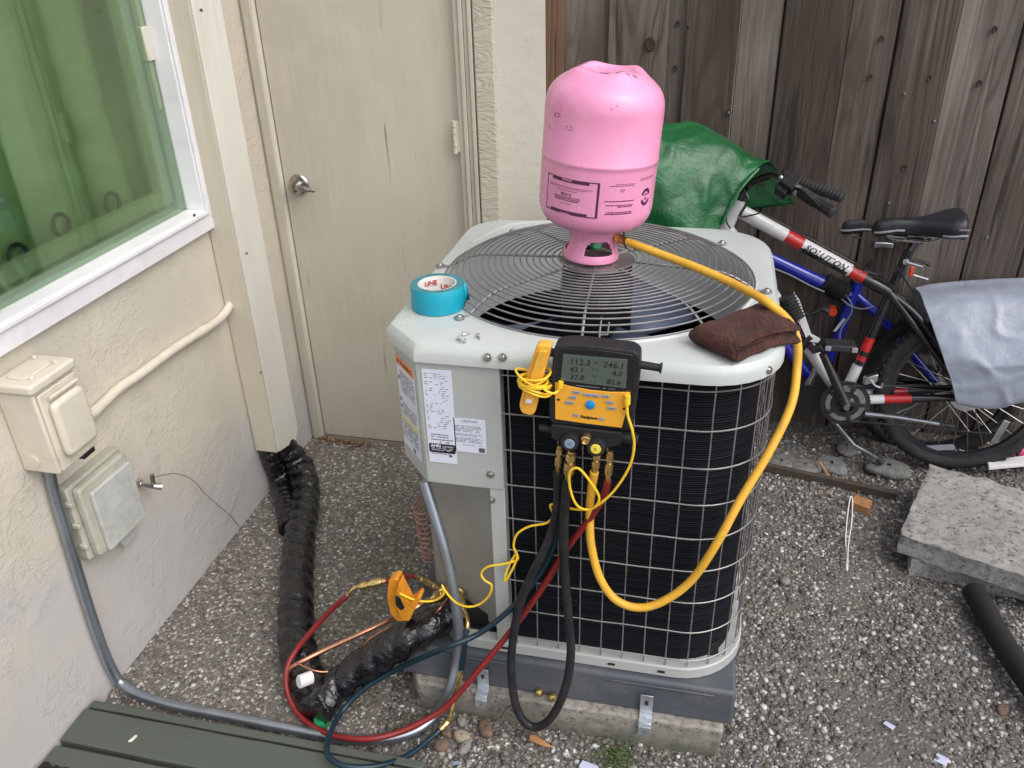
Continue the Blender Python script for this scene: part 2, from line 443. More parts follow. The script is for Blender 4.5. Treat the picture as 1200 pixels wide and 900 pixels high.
# loose pebbles: real stones, too many to count
def pebbles(name, n, x0, x1, y0, y1, r0, r1, zf, stops, seed, keep, label):
    rng = np.random.default_rng(seed)
    t_ = (1 + 5 ** .5) / 2
    ico = np.array([(-1, t_, 0), (1, t_, 0), (-1, -t_, 0), (1, -t_, 0), (0, -1, t_), (0, 1, t_), (0, -1, -t_), (0, 1, -t_), (t_, 0, -1), (t_, 0, 1), (-t_, 0, -1), (-t_, 0, 1)]) / (1 + t_ * t_) ** .5
    tri = np.array([(0, 11, 5), (0, 5, 1), (0, 1, 7), (0, 7, 10), (0, 10, 11), (1, 5, 9), (5, 11, 4), (11, 10, 2), (10, 7, 6), (7, 1, 8), (3, 9, 4), (3, 4, 2), (3, 2, 6), (3, 6, 8), (3, 8, 9), (4, 9, 5), (2, 4, 11), (6, 2, 10), (8, 6, 7), (9, 8, 1)])
    ps = []
    while len(ps) < n:
        x = rng.uniform(x0, x1); y = rng.uniform(y0, y1)
        if keep(x, y, rng): ps.append((x, y))
    ps = np.array(ps); n = len(ps)
    r = r0 + (r1 - r0) * rng.random(n) ** 2.6
    sc = rng.uniform(.6, 1.45, (n, 3)); sc[:, 2] *= .62
    yaw = rng.uniform(0, 2 * PI, n)
    V = ico[None] * (1 + rng.uniform(-.16, .16, (n, 12, 1))) * sc[:, None, :] * r[:, None, None]
    c, s_ = np.cos(yaw)[:, None], np.sin(yaw)[:, None]
    X = V[:, :, 0] * c - V[:, :, 1] * s_ + ps[:, 0:1]; Y = V[:, :, 0] * s_ + V[:, :, 1] * c + ps[:, 1:2]
    Z = V[:, :, 2] + (np.array([zf(a, b) for a, b in ps]) + r * .18)[:, None]
    V = np.stack([X, Y, Z], 2).reshape(-1, 3)
    F = (tri[None] + (np.arange(n) * 12)[:, None, None]).reshape(-1, 3)
    me = bpy.data.meshes.new(name)
    me.vertices.add(len(V)); me.vertices.foreach_set('co', V.ravel())
    me.loops.add(len(F) * 3); me.loops.foreach_set('vertex_index', F.ravel().astype(np.int32))
    me.polygons.add(len(F)); me.polygons.foreach_set('loop_start', np.arange(0, len(F) * 3, 3, dtype=np.int32))
    me.update(calc_edges=True); me.polygons.foreach_set('use_smooth', [True] * len(F))
    m, t = newmat(name + '_mat', .55)
    g = t.new('ShaderNodeNewGeometry')
    c = t.ramp(g.outputs['Random Per Island'], stops)
    c = t.mix(c, (.09, .075, .06), t.math('MULTIPLY', t.noise(t.coord(), 130, 4, .7), .55))
    t.link(c, t.b.inputs['Base Color']); t.bump(t.noise(t.coord(), 400, 3, .6), .3, .0006)
    t.link(t.math('MULTIPLY_ADD', g.outputs['Random Per Island'], .3, .5), t.b.inputs['Roughness'])
    me.materials.append(m)
    o = bpy.data.objects.new(name, me); COL.objects.link(o)
    o['label'] = label; o['category'] = 'gravel'; o['kind'] = 'stuff'
    return o
PEB = [(0, (.045, .045, .05)), (.16, (.085, .08, .078)), (.30, (.16, .135, .11)), (.42, (.12, .125, .14)), (.54, (.24, .225, .20)), (.64, (.20, .205, .22)), (.74, (.40, .38, .34)), (.80, (.14, .105, .085)), (.88, (.52, .51, .48)), (1, (.74, .74, .74))]
def keep_main(x, y, rng):
    if -.62 < x < .16 and 1.31 < y < 2.2: return False
    if x < -.66 and y > 1.16: return False
    if y < 1.13 and x < -.3: return False
    d = noise.noise(Vector((x * 3.1, y * 3.1, 5))) + .5 * noise.noise(Vector((x * 9, y * 9, 2)))
    return rng.random() < .80 + 1.2 * d
pebbles('gravel', 52000, -.8, 1.35, .85, 2.75, .0017, .0080, ground_h, PEB, 3, keep_main, 'loose pale and brown pebbles scattered round the air conditioner')
def keep_left(x, y, rng): return rng.random() < .6 + .8 * noise.noise(Vector((x * 4, y * 4, 8)))
pebbles('path_pebbles', 16000, -1.35, -.64, 1.17, 2.40, .0022, .0062, lambda x, y: .006, PEB, 5, keep_left, 'small pebbles set in the paving beside the left wall')

# ---------------------------------------------------------------- the house wall on the left
WX = -1.361
WY0, WY1, WZ0, WZ1 = .60, 2.02, .985, 2.05        # window opening
mb = MB()
mb.box((WX - .15, -1.6, -.05), (WX, 2.556, WZ0 - .0)); mb.box((WX - .15, -1.6, WZ1), (WX, 2.556, 2.75))
mb.box((WX - .15, -1.6, WZ0), (WX, WY0, WZ1)); mb.box((WX - .15, WY1, WZ0), (WX, 2.556, WZ1))
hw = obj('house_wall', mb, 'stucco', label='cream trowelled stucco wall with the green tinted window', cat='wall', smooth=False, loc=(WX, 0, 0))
mb = MB()
x0, x1, y0, y1, z0, z1 = -3.2, WX - .15, -.4, 2.9, .3, 2.6
mb.add([(x0, y0, z0), (x1, y0, z0), (x1, y1, z0), (x0, y1, z0), (x0, y0, z1), (x1, y0, z1), (x1, y1, z1), (x0, y1, z1)], [(0, 1, 2, 3), (4, 7, 6, 5), (0, 4, 5, 1), (2, 6, 7, 3), (3, 7, 4, 0)])
simple('room_paint', (.22, .24, .20), .9)
obj('room_lining', mb, 'room_paint', hw, smooth=False)

# window: white vinyl frame standing proud, tinted glass, inner sash
simple('white_vinyl', (.80, .79, .82), .35, var=.04, vs=4, bump=.05, dirt=(.55, .53, .50), dirtamt=.35, dirtscale=12)
simple('sash_vinyl', (.62, .60, .50), .4, var=.05, vs=5, bump=.05)
def ring_frame(mb, x0, x1, ya, yb, za, zb, w, mi=0):
    """rectangular frame with mitred corners lying in the plane X, between x0 and x1"""
    o = [(ya, za), (yb, za), (yb, zb), (ya, zb)]; i = [(ya + w, za + w), (yb - w, za + w), (yb - w, zb - w), (ya + w, zb - w)]
    for k in range(4):
        q = (k + 1) % 4
        mb.prism([(x0, *o[k]), (x0, *o[q]), (x0, *i[q]), (x0, *i[k])], (x1 - x0, 0, 0), mi)
mb = MB(); ring_frame(mb, WX - .06, WX + .022, WY0 - .03, WY1 + .032, WZ0 - .032, WZ1 + .03, .062)
win = obj('window', mb, 'white_vinyl', hw, bevel=.003)
mb = MB(); ring_frame(mb, WX + .022, WX + .030, WY0 + .018, WY1 - .016, WZ0 + .016, WZ1 - .018, .011)
obj('glazing_bead', mb, 'white_vinyl', win, bevel=.002)
mb = MB(); ring_frame(mb, WX - .075, WX - .045, WY0 + .0, WY1 - .062, WZ0 + .062, WZ1 - .05, .034)
obj('sash', mb, 'sash_vinyl', win, bevel=.002)
mb = MB(); ring_frame(mb, WX - .10, WX - .078, WY0 + .02, WY1 - .030, WZ0 + .030, WZ1 - .03, .030)
obj('sash_track', mb, 'sash_vinyl', win, bevel=.002)
mb = MB(); mb.box((WX - .044, WY1 - .052, WZ0 + .30), (WX - .030, WY1 - .036, WZ1 - .06)); mb.box((WX - .044, WY1 - .058, WZ0 + .42), (WX - .024, WY1 - .030, WZ0 + .50))
obj('weather_strip', mb, 'sash_vinyl', win, bevel=.002)
m, t = newmat('tinted_glass', .02)
t.b.inputs['Transmission Weight'].default_value = 0
g = t.new('ShaderNodeBsdfTransparent', i_Color=(.74, .85, .73, 1)); gl = t.new('ShaderNodeBsdfGlossy', i_Roughness=.02, i_Color=(1, 1, 1, 1)); mx = t.new('ShaderNodeMixShader'); fr = t.new('ShaderNodeFresnel', i_IOR=1.6)
t.link(t.math('MULTIPLY_ADD', fr.outputs[0], .55, .0), mx.inputs[0]); t.link(g.outputs[0], mx.inputs[1]); t.link(gl.outputs[0], mx.inputs[2]); t.link(mx.outputs[0], t.n['Material Output'].inputs[0])
mb = MB(); mb.box((WX - .034, WY0 + .01, WZ0 + .008), (WX - .029, WY1 - .008, WZ1 - .01))
obj('pane', mb, 'tinted_glass', win, smooth=False)
mb = MB(); mb.box((WX - .044, .60, 1.0), (WX + .026, .665, 2.02)) if False else mb.tube([(-1.337,1.9352,1.0178), tuple(Vector((-1.337,1.9352,1.0178)) + Vector((.004, 0, 0)))], .0035, 8)
obj('weep_hole', mb, 'knot', win)
mb = MB(); mb.box((WX - .04, 1.19, WZ0 + .03), (WX + .020, 1.232, WZ1 - .03))
obj('mullion', mb, 'white_vinyl', win, bevel=.003)

# curtain hanging close behind the glass
m, t = newmat('curtain_cloth', .85)
v = t.coord(scale=(1, 1, .12)); n1 = t.noise(v, 40, 3, .5)
st = t.noise(t.coord(scale=(1, 1, .25)), 6, 3, .5)
c = t.mix((.44, .54, .35), (.72, .80, .56), st)
c = t.mix(c, (.28, .40, .24), t.ramp(t.noise(t.coord(), 3.2, 3, .5), [(.5, 0.0), (.75, .45)]))
t.link(c, t.b.inputs['Base Color']); t.bump(n1, .2, .001)
t.b.inputs['Transmission Weight'].default_value = 0
tr = t.new('ShaderNodeBsdfTranslucent', i_Color=(.5, .7, .4, 1)); mx = t.new('ShaderNodeMixShader', i_Fac=.18)
t.link(t.b.outputs[0], mx.inputs[1]); t.link(tr.outputs[0], mx.inputs[2]); t.link(mx.outputs[0], t.n['Material Output'].inputs[0])
def curt(u, v):
    y = 1.15 + 1.25 * u; z = .90 + 1.25 * v
    sw = (1 - v)
    ph = y * 25 + 2.4 * math.sin(y * 5) + (1.6 * sw) * math.sin(y * 6 + 1) - 2.2 * sw * (y - 1.3)
    d = .055 * (2 * abs(math.sin(ph * 1.05 - 3.2 * z * (y - 1.2))) ** .6 - 1) * (.7 + .3 * v) + .03 * noise.noise(Vector((y * 5, z * 3, 0))) + .018 * sw * noise.noise(Vector((y * 14, z * 16, 4)))
    return (WX - .200 + d + .02 * sw, y + .05 * sw * math.sin(y * 7 + z * 2), z)
mb = MB(); mb.grid(curt, 240, 60)
cur = empty('curtain', (WX - .135, 1.3, .90), 'pale green curtain with metal rings hanging behind the tinted window', 'curtain')
obj('cloth', mb, 'curtain_cloth', cur, ang=180)
simple('dark_bronze', (.012, .011, .010), .3, .0)
for p in ((-1.476,1.8074,1.0835), (-1.476,1.6159,1.0869), (-1.476,1.4667,1.0646)):
    mb = MB(); c = Vector(p)
    mb.tube([c + Vector((0, .026 * math.cos(a * PI / 10), .026 * math.sin(a * PI / 10))) for a in range(20)], .0055, 8, closed=True)
    obj('curtain_ring', mb, 'dark_bronze', cur)

# ---------------------------------------------------------------- door wall at the back left
DY = 2.406
DX0, DX1 = -1.322, -.716
mb = MB()
mb.box((WX, DY, -.05), (DX0, DY + .15, 2.75)); mb.prism([(DX1, DY, -.05), (-.454, DY, -.05), (-.484, DY + .15, -.05), (DX1, DY + .15, -.05)], (0, 0, 2.8)); mb.box((DX0, DY, 2.02), (DX1, DY + .15, 2.75))
mb.prism([(-.60, DY + .15, -.05), (-.484, DY + .15, -.05), (-.540, 2.83, -.05), (-.60, 2.83, -.05)], (0, 0, 2.8))
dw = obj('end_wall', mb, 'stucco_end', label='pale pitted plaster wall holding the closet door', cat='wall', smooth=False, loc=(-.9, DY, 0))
mb = MB(); mb.box((DX0 + .004, DY + .018, .012), (DX1 - .004, DY + .058, 2.015))
door = obj('door', mb, 'door_paint', dw, bevel=.002)
mb = MB(); mb.box((DX0, DY + .06, -.02), (DX1, DY + .14, 2.02)); mb.box((DX0, DY + .0, -.02), (DX1, DY + .06, .010))
simple('jamb_dark', (.16, .14, .11), .8)
obj('door_stop', mb, 'jamb_dark', dw)
# casing: stepped strips left and right
for xa, xb, pr in ((DX0 - .030, DX0 - .001, .010), (DX1 + .002, DX1 + .016, .006), (DX1 + .018, DX1 + .030, .014), (DX1 + .031, DX1 + .043, .009), (DX1 + .045, DX1 + .056, .017)):
    mb = MB(); mb.box((xa, DY - pr, .0), (xb, DY + .004, 2.1)); obj('door_trim', mb, 'trim_paint', dw, bevel=.0015)
# rough-sawn band beside the casing
m, t = newmat('rough_band', .8)
n1 = t.noise(t.coord(scale=(.35, 1, 1)), 46, 4, .6, 2.2); n0 = t.noise(t.coord(), 3, 4, .6)
t.link(t.mix(t.ramp(n0, [(.3, (.50, .455, .365)), (.7, (.60, .555, .46))]), (.33, .29, .23), t.ramp(n1, [(.28, .6), (.42, 0.0)])), t.b.inputs['Base Color'])
t.bump(n1, .9, .006)
mb = MB(); mb.box((DX1 + .060, DY - .016, .0), (DX1 + .118, DY + .004, 2.75))
obj('rough_board', mb, 'rough_band', dw, bevel=.004)
# handle and hinge
simple('chrome_dull', (.45, .44, .43), .25, 1.0, var=.1, bump=.05)
simple('painted_metal', (.62, .58, .48), .45)
hc = Vector((-1.2664,2.424,0.9694))
M = frame(hc, (1, 0, 0), (0, 0, 1))
mb = MB(); mb.lathe([(0, .0), (.033, .0), (.034, .004), (.030, .010), (.016, .013), (.014, .045), (.016, .05), (0, .052)], 24, frame(hc, (1, 0, 0), (0, 0, 1)))
hd = obj('door_handle', mb, 'chrome_dull', door)
mb = MB(); mb.tube(catmull([hc + Vector(d) for d in ((0, -.042, 0), (.02, -.047, .001), (.045, -.046, -.003), (.072, -.043, -.006))], 4), [.009] * 9 + [.0075] * 3 + [.006], 10, flat=(1, .75))
obj('lever', mb, 'chrome_dull', hd)
hz = (-0.7285,2.4,1.137)
mb = MB()
for k in range(5): mb.tube([(hz[0], hz[1], hz[2] - .05 + k * .0195), (hz[0], hz[1], hz[2] - .032 + k * .0195)], .006, 10)
mb.box((hz[0] - .004, hz[1], hz[2] - .045), (hz[0] + .014, hz[1] + .010, hz[2] + .045))
obj('hinge', mb, 'painted_metal', door)

# boxed line-set cover in the corner
cov = empty('line_set_cover', (WX + .03, 2.1, .19), 'tall beige boxed cover running down the corner beside the window', 'pipe cover')
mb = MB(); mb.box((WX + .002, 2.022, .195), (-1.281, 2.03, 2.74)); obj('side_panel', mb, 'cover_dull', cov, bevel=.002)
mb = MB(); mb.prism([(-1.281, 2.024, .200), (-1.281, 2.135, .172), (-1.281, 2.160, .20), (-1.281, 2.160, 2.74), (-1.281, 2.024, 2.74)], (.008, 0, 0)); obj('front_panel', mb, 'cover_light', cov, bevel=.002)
for p in ((-1.249,2.021,1.5167), (-1.2533,2.021,0.8818), (-1.2818,2.021,0.4952)):
    mb = MB(); mb.lathe([(0, 0), (.0045, 0), (.004, .002), (0, .0025)], 10, frame(p, (1, 0, 0), (0, 0, 1))); obj('screw', mb, 'chrome_dull', cov)

# ---------------------------------------------------------------- fence of rough vertical boards
fence = empty('board_fence', (.6, 2.87, 0), 'dark weathered fence of rough vertical boards behind the bicycles', 'fence')
FY = 2.85
rnd = random.Random(4)
def board(xa, xb, y, matn='fence_wood', lean=0):
    mb = MB(); nz = 14
    sd = rnd.random() * 50
    def e(z, s): return .0025 * noise.noise(Vector((sd + s * 9, z * 6, 0)))
    for k in range(nz):
        pass
    V = []; 
    for k in range(nz + 1):
        z = -.02 + 2.05 * k / nz
        a = xa + e(z, 0) + lean * z; b = xb + e(z, 1) + lean * z; w = .004 * noise.noise(Vector((sd, z * 2, 3)))
        V += [(a, y + w, z), (b, y + w, z), (b, y + w + .02, z), (a, y + w + .02, z)]
    F = [(0, 3, 2, 1), tuple(4 * nz + i for i in range(4))]
    for k in range(nz):
        for i in range(4): F.append((4 * k + i, 4 * k + (i + 1) % 4, 4 * k + 4 + (i + 1) % 4, 4 * k + 4 + i))
    mb.add(V, F)
    return obj('board', mb, matn, fence, bevel=.0025, bseg=1)
edges = [(-.62, -.53, 1, 0), (-.545, -.480, 0, 1), (-.494, -.336, 1, 0), (-.334, -.148, 0, 0), (-.160, -.085, 1, 0), (-.092, .070, 0, 0), (.072, .195, 0, 0), (.200, .388, 0, 0), (.390, .528, 0, 0), (.533, .690, 0, 0), (.692, .864, 0, 0), (.15, .25, 1, 0), (.48, .58, 1, 0), (.82, .90, 1, 0), (.869, 1.03, 0, 0), (1.033, 1.20, 0, 0), (1.203, 1.38, 0, 0), (1.37, 1.56, 1, 0), (1.55, 1.72, 0, 0), (1.723, 1.90, 0, 0), (1.89, 2.08, 1, 0), (2.07, 2.26, 0, 0)]
yo = {0: FY, 1: FY + .024}
for i, (a, b, back, red) in enumerate(edges):
    y = yo[back] - (.006 if i in (7, 9, 15) else 0) + (.003 if i in (8, 10, 6) else 0)
    board(a, b, y, 'fence_wood_red' if red else 'fence_wood')
for z in (.35, 1.75):
    mb = MB(); mb.box((-.62, FY + .048, z), (2.26, FY + .088, z + .088)); obj('rail', mb, 'fence_wood', fence, bevel=.003)
mb = MB(); mb.box((-.62, FY + .09, 0.0), (-.53, FY + .18, 2.0)); obj('post', mb, 'fence_wood', fence, bevel=.003)
kn = [(-0.1992,2.842,1.3377), (-0.1191,2.866,1.3947), (-0.1182,2.866,1.2631), (0.0625,2.842,1.1323), (0.4856,2.842,1.3512), (0.4731,2.842,1.2421), (0.6218,2.842,0.97), (0.6403,2.842,1.2408), (0.9582,2.866,0.963), (0.7827,2.842,1.2272), (0.79,2.842,1.3759), (-0.0886,2.846,1.3842)]
krs = [.017, .007, .007, .008, .008, .007, .009, .007, .012, .008, .008, .006]
for p, r in zip(kn, krs):
    mb = MB(); mb.lathe([(0, -.001), (r * .6, .0005), (r, .0015), (r * 1.18, -.004)], 14, Matrix.Translation(p) @ Matrix.Rotation(PI / 2, 4, 'X') @ Matrix.Diagonal((.8, 1.15, 1, 1))); obj('knot', mb, 'knot', fence)
for p in [(0.0624,2.835,1.1336), (0.6795,2.84,1.1166), (0.5788,2.84,1.1961), (0.5959,2.838,0.8566), (0.913,2.845,0.754)]:
    mb = MB(); mb.ball(p, (.0045, .003, .0045), 8); obj('nail_head', mb, 'nail', fence)
kz0, kz1 = (0.7482,2.83,0.2891)[2], (0.7413,2.83,0.3258)[2]
mb = MB(); mb.box((.60, 2.822, kz0), (1.02, 2.846, kz1)); mb.jitter(.002, 12)
obj('rail_strip', mb, 'kerb', fence, bevel=.003)


# ---------------------------------------------------------------- air conditioner
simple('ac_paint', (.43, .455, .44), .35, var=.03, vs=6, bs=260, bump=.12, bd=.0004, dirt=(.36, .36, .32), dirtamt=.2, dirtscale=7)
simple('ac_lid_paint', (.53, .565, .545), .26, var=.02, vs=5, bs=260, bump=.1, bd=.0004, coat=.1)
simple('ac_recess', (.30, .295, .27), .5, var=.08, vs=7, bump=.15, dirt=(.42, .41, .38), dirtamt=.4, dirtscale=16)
simple('ac_dark', (.012, .012, .013), .7, bump=.1)
simple('guard_steel', (.36, .345, .345), .38, .7, var=.15, vs=30, dirt=(.25, .17, .11), dirtamt=.35, dirtscale=22)
simple('screw_steel', (.62, .62, .62), .25, 1.0, var=.15, vs=200)
simple('pad_plastic', (.075, .085, .100), .5, var=.1, vs=9, bump=.25, bs=180, dirt=(.19, .18, .17), dirtamt=.45, dirtscale=8)
m, t = newmat('coil_fins', .6, 0)
t.b.inputs['Specular IOR Level'].default_value = .12
z_ = t.new('ShaderNodeSeparateXYZ'); tc = t.new('ShaderNodeTexCoord'); t.link(tc.outputs['Object'], z_.inputs[0])
s1 = t.math('SINE', t.math('MULTIPLY', z_.outputs[2], 2 * PI / .0052))
s2 = t.math('SINE', t.math('MULTIPLY', z_.outputs[2], 2 * PI / .0205))
c = t.ramp(s2, [(.0, (.006, .007, .011)), (.75, (.003, .0035, .005)), (.95, (.010, .012, .018)), (1, (.016, .019, .028))])
c = t.mix(c, (.016, .018, .023), t.math('MULTIPLY', t.ramp(s1, [(.6, 0.0), (1, 1.0)]), t.ramp(t.noise(t.coord(), 9, 4, .6), [(.45, .1), (.7, .7)])))
t.link(c, t.b.inputs['Base Color']); t.bump(t.math('ADD', s1, s2), .7, .0015)

ac = empty('air_conditioner', (-.215, 1.74, .18), 'large beige air conditioner with round fan grille, standing on the grey pad', 'air conditioner')

AX0, AX1, AY0, AY1 = -.600, .172, 1.358, 2.130       # cabinet
def rounded_rect(x0, x1, y0, y1, rfl, rfr, rbr, rbl, chamfer_fl=True, n=8):
    """outline, counter-clockwise seen from above, starting at the front left"""
    P = []
    if chamfer_fl: P += [(x0, y0 + rfl), (x0 + rfl, y0)]
    else: P += [(x0 + rfl - rfl * math.cos(a * PI / 2 / n), y0 + rfl - rfl * math.sin(a * PI / 2 / n)) for a in range(n + 1)]
    P += [(x1 - rfr + rfr * math.sin(a * PI / 2 / n), y0 + rfr - rfr * math.cos(a * PI / 2 / n)) for a in range(n + 1)]
    P += [(x1 - rbr + rbr * math.cos(a * PI / 2 / n), y1 - rbr + rbr * math.sin(a * PI / 2 / n)) for a in range(n + 1)]
    P += [(x0 + rbl - rbl * math.sin(a * PI / 2 / n), y1 - rbl + rbl * math.cos(a * PI / 2 / n)) for a in range(n + 1)]
    return P
def resample(poly, n, M=400):
    L = [0]
    for i in range(len(poly)):
        a, b = poly[i], poly[(i + 1) % len(poly)]; L.append(L[-1] + math.dist(a, b))
    out = []
    for k in range(n):
        s = L[-1] * k / n; i = max(j for j in range(len(poly)) if L[j] <= s + 1e-9)
        a, b = poly[i], poly[(i + 1) % len(poly)]; f = (s - L[i]) / max(1e-9, L[i + 1] - L[i])
        out.append((a[0] + (b[0] - a[0]) * f, a[1] + (b[1] - a[1]) * f))
    return out

# lid: a shallow pan with a raised round mouth for the fan
FC = (-.216, 1.752); FR = .345
LZ = .982
out = rounded_rect(AX0 - .006, AX1 + .008, AY0 - .013, AY1 + .008, .088, .15, .15, .11)
def inset(P, d):
    c = (sum(p[0] for p in P) / len(P), sum(p[1] for p in P) / len(P)); R_ = []
    n = len(P)
    for i in range(n):
        a, b, q = P[i - 1], P[i], P[(i + 1) % n]
        e1 = Vector((b[0] - a[0], b[1] - a[1])); e2 = Vector((q[0] - b[0], q[1] - b[1]))
        nn_ = (Vector((-e1.y, e1.x)).normalized() if e1.length > 1e-6 else Vector((0, 0))) + (Vector((-e2.y, e2.x)).normalized() if e2.length > 1e-6 else Vector((0, 0)))
        nn_.normalize(); R_.append((b[0] + nn_.x * d, b[1] + nn_.y * d))
    return R_
N = 144
rings = [(out, .944), (out, .962), (inset(out, .004), .972), (inset(out, .011), .979), (inset(out, .022), LZ)]
# outline points matched to angles round the fan centre, so the top closes onto the mouth
def at_angle(P, a):
    d = Vector((math.cos(a), math.sin(a))); best = None
    for i in range(len(P)):
        p, q = Vector(P[i]) - Vector(FC), Vector(P[(i + 1) % len(P)]) - Vector(FC); e = q - p
        den = d.x * e.y - d.y * e.x
        if abs(den) < 1e-12: continue
        s = (p.x * e.y - p.y * e.x) / den; u = (p.x * d.y - p.y * d.x) / den
        if s > 0 and -1e-6 <= u <= 1 + 1e-6 and (best is None or s > best): best = s
    return (FC[0] + d.x * best, FC[1] + d.y * best)
angs = sorted(set([round(2 * PI * k / N, 6) for k in range(N)] + [round(math.atan2(y - FC[1], x - FC[0]) % (2 * PI), 6) for x, y in out]))
N = len(angs)
V = []; F = []
for P, z in rings:
    for a in angs: x, y = at_angle(P, a); V.append((x, y, z))
for r, z in ((FR + .006, LZ + .000), (FR + .001, LZ + .004), (FR - .004, LZ + .004), (FR - .009, LZ - .004), (FR - .012, LZ - .03), (FR - .022, LZ - .10), (FR - .035, LZ - .155), (FR - .033, LZ - .157), (FR - .01, LZ - .03)):
    for a in angs: V.append((FC[0] + r * math.cos(a), FC[1] + r * math.sin(a), z))
nr = len(V) // N
for i in range(nr - 1):
    for k in range(N): F.append((i * N + k, i * N + (k + 1) % N, (i + 1) * N + (k + 1) % N, (i + 1) * N + k))
mb = MB(); mb.add(V, F)
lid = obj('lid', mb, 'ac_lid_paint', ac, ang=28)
# pressed ribs on the lid
for pts in ([(-0.5571,1.9288,0.984), (-0.4878,2.0828,0.984), (-0.3393,2.1324,0.984)], [(-0.5228,1.908,0.984), (-0.4599,2.0298,0.984), (-0.359,2.0719,0.984)]):
    mb = MB(); mb.tube([Vector(p) - Vector((0, 0, .0080)) for p in catmull(pts, 5)], .0090, 8); obj('pressed_rib', mb, 'ac_lid_paint', lid)

# fan grille: wire rings on eight bent spokes
def gz(r):
    if r > .345: return LZ + .004
    if r > .26: f = (.345 - r) / .085; return LZ + .006 + .034 * math.sin(f * PI / 2)
    return LZ + .040 + .006 * (1 - r / .26)
for k in range(19):
    r = .345 - k * .0143
    if r < .082: break
    mb = MB(); n = 72 if r > .15 else 48
    mb.tube([(FC[0] + r * math.cos(2 * PI * a / n), FC[1] + r * math.sin(2 * PI * a / n), gz(r)) for a in range(n)], .0019, 6, closed=True)
    obj('grille_ring', mb, 'guard_steel', ac)
sp_pts = [(545, 370), (532, 310), (600, 270), (710, 263), (838, 287), (885, 340), (815, 375), (680, 405)]
sp_ang = [(-0.4515,1.4839,0.985), (-0.5567,1.7511,0.985), (-0.4747,2.0248,0.985), (-0.2009,2.1192,0.985), (0.0415,1.9867,0.985), (0.1278,1.7114,0.985), (0.0085,1.5253,0.985), (-0.1996,1.387,0.985)]
for p in sp_ang:
    a = math.atan2(p[1] - FC[1], p[0] - FC[0]); mb = MB()
    pts = [(r, gz(r) - .0035) for r in (.04, .10, .18, .25, .275, .30, .325, .345)] + [(.362, LZ + .003)]
    mb.tube([(FC[0] + r * math.cos(a), FC[1] + r * math.sin(a), z) for r, z in pts], .0030, 6)
    lp = (FC[0] + .370 * math.cos(a), FC[1] + .370 * math.sin(a))
    mb.tube([(lp[0] + .009 * math.cos(q * PI / 6), lp[1] + .009 * math.sin(q * PI / 6), LZ + .003) for q in range(12)], .0026, 6, closed=True)
    sp = obj('grille_spoke', mb, 'guard_steel', ac)
    mb = MB(); mb.lathe([(0, .007), (.005, .006), (.0068, .002), (.0068, -.002)], 10, Matrix.Translation((lp[0], lp[1], LZ + .003))); obj('screw', mb, 'screw_steel', sp)
mb = MB(); mb.lathe([(0, gz(.05) - .002), (.08, gz(.08) - .003), (.084, gz(.08) - .006), (.08, gz(.08) - .008), (0, gz(.05) - .007)], 40, Matrix.Translation((*FC, 0)))
obj('motor_plate', mb, 'guard_steel', ac)
mb = MB(); mb.tube([(-0.17,1.4653,1.01), (-0.1666,1.4141,1.005), (-0.1643,1.3863,0.99)], .0018, 6); mb.tube([(-0.1526,1.4442,1.01), (-0.151,1.4058,1.003), (-0.1675,1.4094,1)], .0018, 6)
obj('wire_hook', mb, 'guard_steel', ac)

# what one sees down through the grille
simple('fan_alu', (.10, .125, .19), .36, .35, var=.08, vs=6, bump=.1)
simple('motor_paint', (.022, .022, .024), .4, .2)
mb = MB(); mb.lathe([(0, LZ + .03), (.055, LZ + .03), (.078, LZ + .02), (.082, LZ - .02), (.080, LZ - .15), (.070, LZ - .165), (.02, LZ - .17), (.014, LZ - .24), (0, LZ - .24)], 36, Matrix.Translation((*FC, 0)))
obj('fan_motor', mb, 'motor_paint', ac)
hubz = LZ - .19
def blade(a0):
    mb = MB()
    def fn(u, v):
        r = .055 + .262 * v; w = (.26 + .62 * v ** .8) * (1 if v < .97 else .96)
        a = a0 + (u - .5) * w * 1.45 + .30 * v
        return (FC[0] + r * math.cos(a), FC[1] + r * math.sin(a), hubz + .045 + .085 * (u - .5) * (1.15 - .35 * v) + .018 * math.sin(u * PI))
    mb.grid(fn, 14, 10); return mb
for k in range(3):
    obj('fan_blade', blade(R(-62) + k * 2 * PI / 3), 'fan_alu', ac, solid=.002, ang=60)
mb = MB(); mb.lathe([(0, hubz + .06), (.05, hubz + .055), (.062, hubz + .03), (.062, hubz - .01), (0, hubz - .01)], 28, Matrix.Translation((*FC, 0))); obj('fan_hub', mb, 'motor_paint', ac)
mb = MB(); mb.box((AX0 + .05, AY0 + .05, .20), (AX1 - .05, AY1 - .05, .24)); obj('base_floor', mb, 'ac_dark', ac)

# coil wrapped round front, right and back, and its fins
coil = rounded_rect(-.350, AX1 - .022, AY0 + .022, AY1 - .02, .004, .13, .13, .1, True, 10)
zs = [.205 + k * (.94 - .205) / 36 for k in range(37)]
coil = coil[:-11] + [(-.56, AY1 - .02), (-.585, AY1 - .05), (-.585, 1.64), (-.372, 1.415)]
mb = MB(); cr_ = resample(coil, 150)
V = []; F = []
for k, z in enumerate(zs):
    d = 0 if k % 2 else .0035
    for p, q in zip(cr_, cr_):
        cx, cy = -.09, 1.74; L_ = math.hypot(p[0] - cx, p[1] - cy); V.append((p[0] - (p[0] - cx) / L_ * d, p[1] - (p[1] - cy) / L_ * d, z))
n = len(cr_)
for i in range(len(zs) - 1):
    for k in range(n): F.append((i * n + k, i * n + (k + 1) % n, (i + 1) * n + (k + 1) % n, (i + 1) * n + k))
mb.add(V, F)
obj('coil', mb, 'coil_fins', ac, ang=80)
